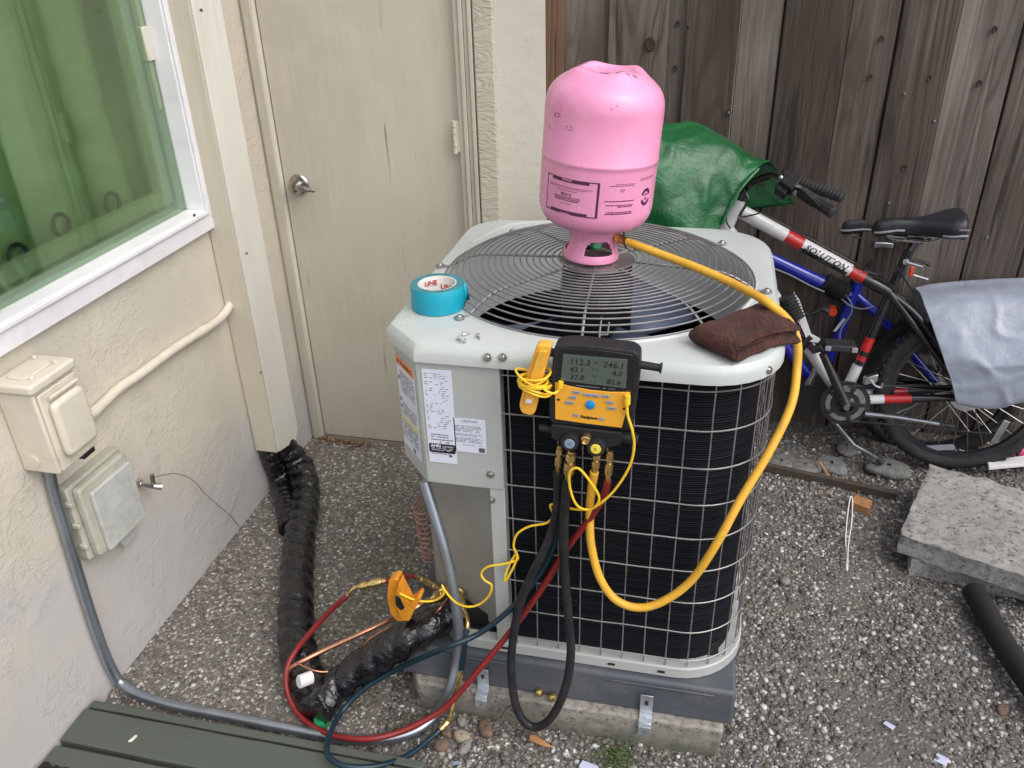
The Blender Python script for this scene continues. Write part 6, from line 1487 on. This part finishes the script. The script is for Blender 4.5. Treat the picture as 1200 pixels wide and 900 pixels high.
# the nearer, white and black bicycle
b1 = empty('bicycle', (0.9573,2.5994,-0.005), 'white, red and black mountain bicycle leaning against the fence, nearest the viewer', 'bicycle', 'bicycles leaning on the fence')
HUB = Vector((0.9007,2.6358,0.2913)); BB = Vector((0.5277,2.6293,0.2384)); HT = Vector((0.1164,2.709,0.8876)); ST = Vector((0.6523,2.6923,0.7515))
wheel(b1, HUB, .276, gears=True)
hd_ = (Vector((0.0796,2.696,0.7819)) - HT).normalized(); HL = HT + hd_ * .125
wheel(b1, HL + hd_ * .415 + BU * -.04, .276)
seg_tube(b1, HT, HL, .0235, [(1, 'bike_white')], 'head_tube')
TA, TBk = Vector((0.1295,2.7044,0.8502)), Vector((0.6142,2.6754,0.6142))
tt = seg_tube(b1, TA, TBk, .0225, [(.30, 'bike_white'), (.41, 'bike_red'), (.735, 'bike_white'), (.825, 'bike_red'), (1, 'bike_black')], 'top_tube', r2=.0205)
seg_tube(b1, HL - hd_ * .03, BB, .0225, [(.45, 'bike_white'), (.52, 'bike_black'), (1, 'bike_white')], 'down_tube')
seg_tube(b1, BB, ST, .0185, [(.25, 'bike_white'), (.43, 'bike_red'), (1, 'bike_black')], 'seat_tube', r2=.0150)
# paint and lettering on the top tube
td = (TBk - TA).normalized(); vw = (Vector((0, 0, 1.68)) - (TA + TBk) / 2).normalized(); tv = (vw - td * vw.dot(td)).normalized(); tu = tv.cross(td).normalized()
if tu.z < 0: tu = -tu
MT = Matrix((td, tu, tv)).transposed().to_4x4(); MT.translation = TA.lerp(TBk, 0)
TL_ = (TBk - TA).length
def onT(p): r = .0224 - .002 * p.x / TL_ + .0003; a = p.y / r; return Vector((p.x, r * math.sin(a), r * math.cos(a) + p.z))
mb = MB()
for k in range(20):       # dark lower half that narrows along the tube
    xa, xb = TL_ * (.41 + .31 * k / 20), TL_ * (.41 + .31 * (k + 1) / 20)
    for j in range(4):
        ya, yb = -.036 + .0066 * j, -.036 + .0066 * (j + 1)
        mb.add([MT @ onT(Vector(q)) for q in ((xa, ya, .0012), (xb, ya, .0012), (xb, yb, .0012), (xa, yb, .0012))], [(0, 1, 2, 3)])
obj('painted_band', mb, 'bike_black', tt)
q = text_mb('SOLUTION', .030, MT @ Matrix.Translation((0, 0, 0)), 0, lambda p: onT(Vector((TL_ * .425 + p.x, p.y - .0105, .0016))), 'LEFT', shear=.35, bold=.0008, sx=1.0); obj('painted_text', q, 'bike_black', tt, smooth=False, kind='stuff')
q = text_mb('650', .013, MT, 0, lambda p: onT(Vector((TL_ * .425 + p.x, p.y - .0275, .0006))), 'LEFT', shear=.2, bold=.0004); obj('painted_text', q, 'saddle_grey', tt, smooth=False, kind='stuff')
# rear triangle
for off, tag_ in ((-.034, 0), (.034, 1)):
    seg_tube(b1, BB + BN * off * .6, HUB + BN * off * 1.25, .0175, [(.33, 'bike_white'), (.55, 'bike_red'), (1, 'bike_black')], 'chain_stay', r2=.011)
    seg_tube(b1, TBk + BN * off * .4 - BV * .0, HUB + BN * off * 1.25 + BU * .0, .0120, [(1, 'bike_black')], 'seat_stay')
    mb = MB(); mb.tube(catmull([TBk + BN * off * .3, Vector((0.6895,2.6691,0.5624)) + BN * off * .8, Vector((0.7459,2.6618,0.5033)) + BN * off, HUB + BN * off * 1.2 + BU * .0 + BV * .03], 5), .011, 10); obj('swing_arm', mb, 'bike_black', b1)
sp_ = saddle(b1, (0.5326,2.7011,0.8238), (0.7979,2.7019,0.8301))
mb = MB(); mb.tube([ST - (ST - BB).normalized() * .02, sp_], .0125, 12); obj('seat_post', mb, 'bike_black', b1)
mb = MB(); mb.tube([sp_ - BU * .022, sp_ + BU * .022], .010, 8); obj('seat_clamp', mb, 'dark_metal', b1)
mb = MB(); a = ST - (ST - BB).normalized() * .035; mb.tube([a - BN * .02, a + BN * .02], .010, 10); mb.tube([a - BN * .02, a - BN * .022 + BU * .05 - BV * .012], [.005, .004], 8); obj('seat_lever', mb, 'alloy', b1)
a = Vector((0.6568,2.6358,0.7021)); mb = MB(); mb.obox(a, BU * .006, BV * .016, BN * .004); obj('red_reflector', mb, 'reflector_red', b1, bevel=.002)
a = Vector((0.6479,2.65,0.7357)); mb = MB(); mb.tube(catmull([a, a + BU * .03 - BV * .004, a + BU * .055 - BV * .012, a + BU * .058 - BV * .018], 4), .005, 8); obj('rear_bracket', mb, 'bike_black', b1)
a = Vector((0.6659,2.6442,0.688)); mb = MB(); mb.tube([a, a + BU * .045 - BV * .012], .005, 8); obj('rear_bracket', mb, 'alloy', b1)
# crankset
cc = BB - BN * .050
for k, (r, m_) in enumerate(((.078, 'rim_dark'), (.062, 'alloy'), (.044, 'rim_dark'))):
    ctr = cc - BN * (.004 * k); mb = MB(); nT = 88; o_r = [ctr + BU * ((r + (.0025 if i % 2 else 0)) * math.cos(2 * PI * i / nT)) + BV * ((r + (.0025 if i % 2 else 0)) * math.sin(2 * PI * i / nT)) for i in range(nT)]; i_r = [ctr + BU * ((r - .014) * math.cos(2 * PI * i / nT)) + BV * ((r - .014) * math.sin(2 * PI * i / nT)) for i in range(nT)]
    V = o_r + i_r + [p + BN * .002 for p in o_r] + [p + BN * .002 for p in i_r]
    F = []
    for i in range(nT):
        j = (i + 1) % nT; F += [(i, j, nT + j, nT + i), (2 * nT + i, 3 * nT + i, 3 * nT + j, 2 * nT + j), (i, 2 * nT + i, 2 * nT + j, j), (nT + i, nT + j, 3 * nT + j, 3 * nT + i)]
    mb.add(V, F); obj('chainring', mb, m_, b1, smooth=False)
for k in range(5):
    a = 2 * PI * k / 5; mb = MB(); mb.obox(cc - BN * .006 + (BU * math.cos(a) + BV * math.sin(a)) * .034, (BU * math.cos(a) + BV * math.sin(a)) * .030, (BU * -math.sin(a) + BV * math.cos(a)) * .007, BN * .003); obj('chainring_arm', mb, 'dark_metal', b1, bevel=.001)
ca_ = Vector((0.4286,2.5768,0.4262)); cb_ = BB - BN * .068
mb = MB(); mb.tube([cb_ - BN * 0, cb_.lerp(ca_, .5), ca_], [.0185, .0150, .0130], 12, flat=(1, 1)); crk = obj('crank_arm', mb, 'bike_black', b1, bevel=.002)
mb = MB(); mb.tube([cb_ - BN * .012, cb_ - BN * .020], [.011, .009], 12); obj('crank_bolt', mb, 'alloy', crk)
pd_ = Vector((0.4702,2.5424,0.4744))
mb = MB(); mb.obox(pd_, BU * .048, BN * .036, (BV * .011) + Vector((0, 0, .0))); pe = obj('pedal', mb, 'grip_rubber', b1, bevel=.005)
for sx_ in (-1, 1): mb = MB(); mb.obox(pd_ + BU * .040 * sx_ - BN * .038, BU * .009, BN * .003, BV * .008); obj('pedal_reflector', mb, 'saddle_grey', pe, bevel=.002)
cd_ = BB + (BB - ca_).normalized() * .14; cd_ = Vector((cd_.x, cd_.y, cd_.z)) + BN * .13
mb = MB(); mb.tube([BB + BN * .05, BB + BN * .06 + (BB - ca_).normalized() * .14], [.014, .011], 10); obj('crank_arm', mb, 'bike_black', b1)
mb = MB(); p = BB + BN * .10 + (BB - ca_).normalized() * .14; mb.obox(p, BU * .045, BN * .034, BV * .011); obj('pedal', mb, 'grip_rubber', b1, bevel=.005)
# chain
mb = MB(); r1_, r2_ = .062, .040; o1, o2 = cc - BN * .002, HUB - BN * .038
mb.tube([o1 + BV * r1_, o2 + BV * r2_], .0035, 6); obj('chain_run', mb, 'dark_metal', b1)
dp = Vector((1.02,2.5753,0.2091))
mb = MB(); mb.tube([o1 - BV * r1_, dp - BV * .03], .0035, 6); obj('chain_run', mb, 'dark_metal', b1)
for s_, r_w in ((0, .020), (1, .018)):
    mb = MB(); ctr = dp + BV * (.010 - .050 * s_) - BU * (.018 * s_); mb.tube([ctr - BN * .004, ctr + BN * .004], r_w, 12); obj('jockey_wheel', mb, 'dark_metal', b1)
mb = MB(); mb.obox(dp - BV * .016 - BU * .009 - BN * .008, BV * .040 + BU * .012, BU * .010 - BV * .003, BN * .0015); obj('derailleur', mb, 'alloy', b1, bevel=.001)
# front derailleur and cable clamps
a = Vector((0.5939,2.5959,0.3357)); mb = MB(); mb.obox(a, BU * .020 + BV * .008, BV * .014, BN * .012); obj('front_derailleur', mb, 'alloy', b1, bevel=.003)
a = Vector((0.61,2.5789,0.3207)); mb = MB(); mb.tube(catmull([a - BU * .02 + BV * .02, a, a + BU * .018 - BV * .004, a + BU * .02 + BV * .012], 4), .004, 8); obj('front_derailleur', mb, 'alloy', b1)
for p, r in (((0.5626,2.6456,0.371), .021), ((0.5683,2.6497,0.4046), .020)):
    a = Vector(p); d_ = (ST - BB).normalized(); mb = MB(); mb.tube([a - d_ * .008, a + d_ * .008], r, 14); obj('tube_clamp', mb, 'bike_black', b1)
# kickstand
a = Vector((0.5768,2.6095,0.2412)); b = Vector((0.5838,2.5948,0.2036)); mb = MB(); mb.tube([a, a.lerp(b, .5), b, b - BV * .010], [.014, .019, .021, .010], 14); ks = obj('kickstand_mount', mb, 'bike_white', b1)
mb = MB(); mb.tube([(0.5939,2.5663,0.2181), (0.6853,2.5472,0.226), (0.8135,2.5176,0.2316)], [.0085, .0075, .0070], 10); obj('kickstand_leg', mb, 'alloy', ks)
mb = MB(); mb.tube([(0.811,2.5176,0.2313), (0.8543,2.5076,0.2325)], [.0095, .0080], 10); obj('kickstand_foot', mb, 'bike_black', ks)
# spoke reflector low in the rear wheel
mb = MB(); mb.prism(rounded([(0.8064,2.603,0.0899), (0.8998,2.605,0.1064), (0.9085,2.6028,0.0882), (0.815,2.6007,0.0715)], .006), BN * .006); obj('spoke_reflector', mb, 'saddle_grey', b1, bevel=.001)
# fork, stem, bars
for o in (-.052, .052):
    mb = MB(); mb.tube([HL + BN * o + hd_ * .0, HL + BN * o + hd_ * .415 + BU * -.04], [.017, .013], 12); obj('fork_leg', mb, 'bike_white', b1)
mb = MB(); mb.tube([HL + BN * -.06, HL + BN * .06], .018, 10); obj('fork_crown', mb, 'bike_black', b1)
SA = HT - hd_ * .035
mb = MB(); mb.tube([HT, SA, SA + Vector((.0, -.015, .012))], [.016, .016, .019], 12); obj('stem', mb, 'bike_black', b1)
hb = catmull([SA + Vector((-.03, .22, .03)), SA + Vector((-.035, .09, .015)), SA + Vector((.0, .0, .012)), Vector((0.2042,2.6209,0.991)), Vector((0.2748,2.5578,0.9691)), Vector((0.3682,2.4635,0.9394))], 6)
mb = MB(); mb.tube(hb, .0115, 10); obj('handlebar', mb, 'bike_black', b1)
ga_, gb_ = Vector((0.2848,2.5521,0.9634)), Vector((0.3742,2.4623,0.93)); gd = (gb_ - ga_).normalized()
mb = MB(); mb.tube([ga_, ga_ + gd * .003, ga_.lerp(gb_, .45), ga_.lerp(gb_, .5), gb_ - gd * .004, gb_], [.014, .0185, .0185, .0165, .0175, .012], 14); obj('grip', mb, 'grip_rubber', b1)
mb = MB(); mb.tube([ga_ - gd * .016, ga_ - gd * .001], .0165, 14); obj('grip_collar', mb, 'alloy', b1)
mb = MB(); c_ = ga_ - gd * .045; mb.obox(c_, gd * .026, Vector((.0, -.012, .014)), Vector((.010, .012, .012))); mb.obox(c_ + Vector((-.02, .0, -.018)), gd * .022, Vector((.0, -.010, .012)), Vector((.008, .010, .010))); mb.jitter(.002, 30); obj('shifter', mb, 'gauge_black', b1, bevel=.005, kind='stuff')
mb = MB(); mb.tube(catmull([c_ + Vector((0, -.012, -.006)), c_ + gd * .04 + Vector((0, -.03, .012)), c_ + gd * .09 + Vector((.0, -.035, .006)), c_ + gd * .115 + Vector((.0, -.038, .0))], 5), [.0055] * 8 + [.0045] * 8, 8, flat=(1, .7)); obj('brake_lever', mb, 'gauge_black', b1)
mb = MB(); mb.ball(Vector((0.2254,2.5716,0.9996)), .008, 10); obj('clamp_bolt', mb, 'alloy', b1)
for pts in ([(0.128,2.6643,0.934), (0.1439,2.6504,0.9032), (0.1257,2.6545,0.8543), (0.1374,2.6685,0.8448), (0.1837,2.6749,0.8559)], [(0.0848,2.6663,0.8685), (0.0825,2.6523,0.8363), (0.0987,2.6587,0.8067)], [(0.1773,2.671,0.8652), (0.2934,2.6714,0.8115), (0.4869,2.6618,0.7168), (0.5994,2.6602,0.6546), (0.6387,2.6537,0.6012)], [(0.6143,2.6568,0.7087), (0.6522,2.651,0.6616), (0.6948,2.6438,0.6033), (0.7268,2.6277,0.5535)], [(0.4904,2.6656,0.6983), (0.5686,2.6531,0.6788), (0.6305,2.6559,0.7014)]):
    mb = MB(); mb.tube(catmull(pts, 5), .0026, 6); obj('cable_housing', mb, 'bike_black', b1)
# spring boot and patterned link below the lid corner
a, b = Vector((0.2962,2.6425,0.5922)), Vector((0.3373,2.6336,0.5195)); mb = MB(); nn2 = 15
mb.tube([a.lerp(b, k / nn2) for k in range(nn2 + 1)], [(.032 if k % 2 else .025) for k in range(nn2 + 1)], 16); obj('spring_boot', mb, 'grip_rubber', b1, ang=20)
mb = MB(); mb.prism(rounded([(0.3178,2.6396,0.6098), (0.3398,2.6363,0.5826), (0.3656,2.6294,0.5265), (0.3917,2.6224,0.4697), (0.4233,2.6205,0.4544), (0.4142,2.619,0.4418), (0.3814,2.6194,0.4453), (0.3526,2.6264,0.5022), (0.3328,2.6327,0.5533)], .004), BN * .012); obj('shock_link', mb, 'bike_white', b1, bevel=.003)
for pp_ in ([(0.324,2.6328,0.4971), (0.344,2.6344,0.5103), (0.3713,2.6289,0.4651), (0.3609,2.6259,0.4405)], [(0.3643,2.6252,0.4348), (0.3924,2.6269,0.4488), (0.4192,2.622,0.4091), (0.3978,2.6218,0.4074)]):
    mb = MB(); mb.prism(pp_, BN * .004); obj('painted_band', mb, 'plum_ink', b1, bevel=.001)
mb = MB(); mb.tube([Vector((0.3593,2.6415,0.4201)), Vector((0.3926,2.6462,0.4585))], .027, 12); obj('tube_clamp', mb, 'bike_black', b1)
mb = MB(); mb.prism(rounded([(0.3918,2.6118,0.4246), (0.4253,2.6132,0.4361), (0.4387,2.6108,0.4163), (0.4025,2.6094,0.4045)], .004), BN * .02); obj('maker_badge', mb, 'dark_metal', b1, bevel=.002)

# the blue bicycle behind it
b2 = empty('bicycle', (0.9126,2.76,-0.0921), 'blue mountain bicycle standing between the white one and the fence', 'bicycle', 'bicycles leaning on the fence')
HUB2 = Vector((0.8669,2.7988,0.2243)); BB2 = Vector((0.4683,2.7928,0.1754)); SC2 = Vector((0.5483,2.8423,0.5788))
wheel(b2, HUB2, .276)
seg_tube(b2, Vector((0.0314,2.8617,0.7366)), Vector((0.4452,2.8401,0.5607)), .0225, [(1, 'bike_blue')], 'top_tube')
mb = MB(); mb.tube(catmull([(0.256,2.7981,0.6285), (0.3145,2.7956,0.6081), (0.3886,2.7913,0.5737), (0.4354,2.7891,0.5556)], 4), .0030, 6); obj('cable_housing', mb, 'saddle_grey', b2)
a, b = Vector((0.4365,2.8319,0.5761)), Vector((0.5119,2.8269,0.5354)); mb = MB(); mb.tube([a.lerp(b, k / 17) for k in range(18)], [(.036 if k % 2 else .029) for k in range(18)], 18); obj('spring_boot', mb, 'grip_rubber', b2, ang=20)
seg_tube(b2, BB2, SC2, .0190, [(1, 'bike_blue')], 'seat_tube')
mb = MB(); d_ = (SC2 - BB2).normalized(); mb.tube([SC2, SC2 + d_ * .016], .0225, 14); obj('seat_clamp', mb, 'alloy', b2)
sp2 = saddle(b2, (0.4598,2.8661,0.7727), (0.7477,2.8656,0.7683))
mb = MB(); mb.tube([SC2, sp2], .0125, 12); obj('seat_post', mb, 'bike_black', b2)
mb = MB(); mb.obox(sp2 + Vector((0, -.02, -.006)), (.030, 0, 0), (0, .02, .0), (0, 0, .010)); obj('saddle_bracket', mb, 'alloy', b2, bevel=.004)
seg_tube(b2, Vector((0.5376,2.8375,0.5391)), Vector((0.6388,2.8274,0.4575)), .015, [(1, 'bike_blue')], 'seat_stay')
seg_tube(b2, Vector((0.6388,2.8274,0.4575)), HUB2, .013, [(1, 'bike_blue')], 'seat_stay')
seg_tube(b2, Vector((0.4692,2.8362,0.5288)), Vector((0.5522,2.8368,0.534)), .018, [(1, 'bike_blue')], 'link_tube')
seg_tube(b2, BB2, HUB2 + BN * .03, .012, [(1, 'bike_black')], 'chain_stay')
seg_tube(b2, Vector((0.0546,2.8538,0.672)), BB2, .021, [(1, 'bike_blue')], 'down_tube')
mb = MB(); mb.tube([BB2 - BN * .05, BB2 - BN * .045], .075, 40); obj('chainring', mb, 'rim_dark', b2)
a, b = BB2 - BN * .065, Vector((0.4182,2.6901,0.2413)); mb = MB(); mb.tube([Vector((0.4431,2.7012,0.332)), b], [.011, .014], 12, flat=(1, .8)); obj('crank_arm', mb, 'alloy', b2)
mb = MB(); mb.tube([b - BN * .016, b - BN * .0155], .0085, 12); obj('pedal_hole', mb, 'bezel_black', b2)
for pts in ([(0.4951,2.7962,0.5314), (0.5259,2.7935,0.5093), (0.5639,2.7828,0.5039), (0.6004,2.7842,0.5153)], [(0.5039,2.7981,0.5469), (0.5305,2.7943,0.5156), (0.5331,2.7899,0.4795), (0.5102,2.7833,0.4258), (0.5103,2.7783,0.3855)]):
    mb = MB(); mb.tube(catmull(pts, 5), .0026, 6); obj('cable_housing', mb, 'saddle_grey', b2)
a = Vector((0.4695,2.7614,0.4939)); mb = MB(); mb.tube([a + BN * .03, a], [.016, .014], 14); obj('red_knob', mb, 'reflector_red', b2)
mb = MB(); mb.tube(catmull([(0.4597,2.7712,0.4921), (0.4309,2.7721,0.4993), (0.4,2.7696,0.479), (0.3774,2.7698,0.4805)], 4), [.012] * 4 + [.008] * 5 + [.005] * 4, 8); obj('brake_caliper', mb, 'dark_metal', b2)
mb = MB(); p_ = [(0.4863,2.8189,0.4041), (0.4976,2.819,0.405), (0.5223,2.8246,0.4503), (0.5135,2.8249,0.4528)]; mb.prism([Vector(q) - BN * .022 for q in p_], BN * .002); obj('painted_band', mb, 'bike_white', b2)
mb = MB(); mb.tube([(0.5158,2.6655,0.123), (0.5891,2.6079,0.0647), (0.6644,2.5559,0.0515)], [.0080, .0070, .0065], 8); k2 = obj('kickstand_leg', mb, 'alloy', b2)
a = Vector((0.6613,2.5563,0.0544)); mb = MB(); mb.tube([a, a + Vector((.018, -.008, -.012))], [.011, .012], 8); obj('kickstand_foot', mb, 'bike_black', k2)
hb2 = catmull([Vector((0.0536,2.8087,0.8792)), Vector((0.1248,2.8366,0.9426)), Vector((0.217,2.7976,0.9528)), Vector((0.2869,2.7562,0.944)), Vector((0.4207,2.6724,0.918))], 6)
mb = MB(); mb.tube(hb2, .0115, 10); obj('handlebar', mb, 'bike_black', b2)
a, b = Vector((0.2943,2.7458,0.9416)), Vector((0.4252,2.6673,0.917)); gd2 = (b - a).normalized(); mb = MB(); q_ = 26
mb.tube([a.lerp(b, k / q_) for k in range(q_ + 1)], [(.0175 if k % 2 else .0160) for k in range(q_)] + [.011], 14); obj('grip', mb, 'grip_rubber', b2, ang=20)
mb = MB(); mb.obox(a - gd2 * .03, gd2 * .026, (0, .02, .010), (0, -.008, .016)); mb.jitter(.002, 30); obj('shifter', mb, 'gauge_black', b2, bevel=.005)
mb = MB(); mb.tube([Vector((0.054,2.8282,0.8736)), Vector((0.0483,2.8625,0.7432)), Vector((-0.0193,2.8025,0.254))], [.018, .022, .018], 12); obj('steerer_tube', mb, 'bike_blue', b2)
wheel(b2, Vector((-0.0435,2.7905,0.1567)), .276, knobs=False)

# ---------------------------------------------------------------- tarps
def tarp_mat(name, a, b, c3, rough, bumpd=.012, trans=None):
    m, t = newmat(name, rough)
    v = t.coord(); n1 = t.noise(v, 9, 5, .6, .8); n2 = t.noise(v, 22, 3, .55, 1.0)
    t.link(t.ramp(n1, [(.3, a), (.52, b), (.75, c3)]), t.b.inputs['Base Color'])
    ri = t.math('ABSOLUTE', t.math('SUBTRACT', n2, .5)); ri = t.ramp(ri, [(0, 1.0), (.09, 0.0)])
    t.bump(t.math('ADD', n1, t.math('MULTIPLY', ri, .06)), .6, bumpd)
    return m
tarp_mat('green_tarp', (.006, .068, .020), (.011, .108, .032), (.026, .155, .055), .33)
tarp_mat('grey_tarp', (.26, .29, .35), (.32, .35, .425), (.38, .415, .49), .30, .006)
def drape(stations, name, root, mat_, nu=60, nv=70, amp=.012, fr=9, seed=0, thick=.0015):
    rows = [catmull(s, 10) for s in stations]
    m_ = min(len(r) for r in rows); cols = [catmull([r[j] for r in rows], 10) for j in range(m_)]
    nc = len(cols[0]); V = []
    for j in range(m_):
        for i in range(nc):
            p = Vector(cols[j][i]); n_ = noise.noise_vector(p * fr + Vector((seed, 0, 0))) * amp + noise.noise_vector(p * fr * 3.1 + Vector((0, seed, 0))) * amp * .28
            cr = 1 - abs(noise.noise(p * 7 + Vector((3, seed, 1)))) * 9
            p = p + n_ + Vector((0, -.006, .002)) * max(0, cr); V.append(p)
    mb = MB(); mb.add(V, [(j * nc + i, j * nc + i + 1, (j + 1) * nc + i + 1, (j + 1) * nc + i) for j in range(m_ - 1) for i in range(nc - 1)])
    return obj(name, mb, mat_, root, ang=180, solid=thick)
gt_ = empty('green_tarp', (-0.0928,2.4,0.8252), 'crumpled dark green tarp draped over the handlebars behind the pink cylinder', 'tarp')
S_ = [
    ([(-0.3134,2.34,0.7263), (-0.3153,2.36,0.9587), (-0.3061,2.42,1.088), (-0.3044,2.52,1.1096), (-0.3131,2.64,1.0667), (-0.3123,2.74,0.7851)]),
    ([(-0.172,2.34,0.735), (-0.1841,2.36,0.9638), (-0.1886,2.42,1.1056), (-0.1895,2.53,1.1323), (-0.1893,2.64,1.0957), (-0.1824,2.74,0.7908)]),
    ([(-0.0714,2.34,0.7412), (-0.0919,2.36,0.9674), (-0.1067,2.43,1.1005), (-0.1058,2.54,1.1417), (-0.0944,2.66,1.1037), (-0.0554,2.75,0.7932)]),
    ([(0.0158,2.38,0.7848), (-0.0041,2.39,0.9669), (-0.0202,2.45,1.0882), (-0.0219,2.55,1.1363), (-0.006,2.67,1.093), (0.0445,2.76,0.8003)]),
    ([(0.0622,2.42,0.8942), (0.0477,2.43,0.9721), (0.0457,2.47,1.0705), (0.0538,2.56,1.111), (0.0739,2.68,1.0614), (0.1405,2.77,0.8333)]),
    ([(0.1129,2.46,0.996), (0.1102,2.47,1.0231), (0.1127,2.5,1.0501), (0.1268,2.57,1.0681), (0.1561,2.69,1.0138), (0.2276,2.77,0.854)]),
    ([(0.1547,2.5,1.0389), (0.1617,2.51,1.044), (0.1717,2.53,1.0467), (0.1926,2.59,1.0347), (0.2267,2.7,0.9841), (0.2933,2.77,0.8623)])]
drape(S_, 'tarp_sheet', gt_, 'green_tarp', amp=.014, seed=4)
mb = MB(); mb.tube(catmull([(0.0643,2.415,0.8985), (0.0832,2.43,0.9533), (0.1122,2.452,1.0007), (0.1539,2.492,1.0434)], 8), .0045, 6); obj('tarp_hem', mb, 'green_tarp', gt_)
gb_t = empty('grey_tarp', (0.9136,2.5192,0.3269), 'pale grey plastic sheet folded over the rear wheel at the right edge', 'tarp')
S_ = [
    ([(0.8075,2.7443,0.3548), (0.716,2.7902,0.5641), (0.7142,2.7344,0.6023), (0.7201,2.642,0.5882), (0.7506,2.5787,0.5244), (0.7826,2.5395,0.4507), (0.8056,2.5306,0.4028), (0.8463,2.5319,0.3066), (0.8734,2.5644,0.2842)]),
    ([(0.8495,2.7485,0.3886), (0.7726,2.8027,0.5841), (0.7691,2.755,0.6063), (0.7793,2.6541,0.6046), (0.8066,2.5752,0.5363), (0.8386,2.5299,0.4545), (0.8568,2.5245,0.4107), (0.9009,2.5263,0.3027), (0.9199,2.5638,0.2797)]),
    ([(0.9475,2.7531,0.4262), (0.8921,2.8146,0.599), (0.8839,2.7669,0.6207), (0.8808,2.6556,0.6166), (0.8977,2.576,0.5429), (0.9133,2.5259,0.463), (0.9227,2.5193,0.4256), (0.9634,2.5252,0.3098), (0.9791,2.5645,0.2854)]),
    ([(1.0491,2.754,0.4339), (1.012,2.8165,0.6147), (0.999,2.7688,0.6359), (0.9863,2.6564,0.6233), (0.992,2.5768,0.5498), (1.0024,2.5268,0.4704), (1.0094,2.5228,0.4376), (1.0435,2.5262,0.3422), (1.0617,2.5684,0.3168)]),
    ([(1.1984,2.7554,0.4453), (1.1721,2.8166,0.6157), (1.1563,2.7689,0.6369), (1.1316,2.6575,0.6325), (1.1304,2.5781,0.5599), (1.1332,2.5294,0.492), (1.1406,2.5255,0.4598), (1.166,2.5297,0.3707), (1.1863,2.5719,0.3458)])]
drape(S_, 'plastic_sheet', gb_t, 'grey_tarp', amp=.006, fr=6, seed=21)
# litter at the right edge below the wheel
simple('pink_plastic', (.75, .12, .28), .4); simple('terracotta', (.30, .11, .06), .7, var=.2)
mb = MB(); mb.prism(rounded([(1.0105,2.5955,0.05), (1.1407,2.6504,0.05), (1.1866,2.664,0.05), (1.1739,2.6203,0.05), (1.1256,2.5962,0.05), (1.0055,2.554,0.05)], .004), (0, 0, .012)); tr_ = obj('plastic_tray', mb, 'white_plastic', label='white plastic strip lying under the rear wheel at the right edge', cat='plastic strip', bevel=.003)
c = Vector((1.1326,2.6319,0.03)); mb = MB(); mb.lathe([(0, -.03), (.032, -.03), (.045, .0), (.048, .022), (.052, .026), (.046, .026), (.040, .0), (0, -.02)], 24, Matrix.Translation(c + Vector((.03, .06, .02))) @ Matrix.Rotation(R(70), 4, 'X')); obj('flower_pot', mb, 'terracotta', label='small brown pot lying behind the white plastic strip', cat='pot')
c = Vector((1.1383,2.6506,0.06)); mb = MB(); mb.obox(c + Vector((.02, .03, 0)), (.035, 0, 0), (0, .02, 0), (0, 0, .018)); obj('plastic_piece', mb, 'pink_plastic', label='bright pink plastic piece at the right edge above the white strip', cat='litter', bevel=.006)
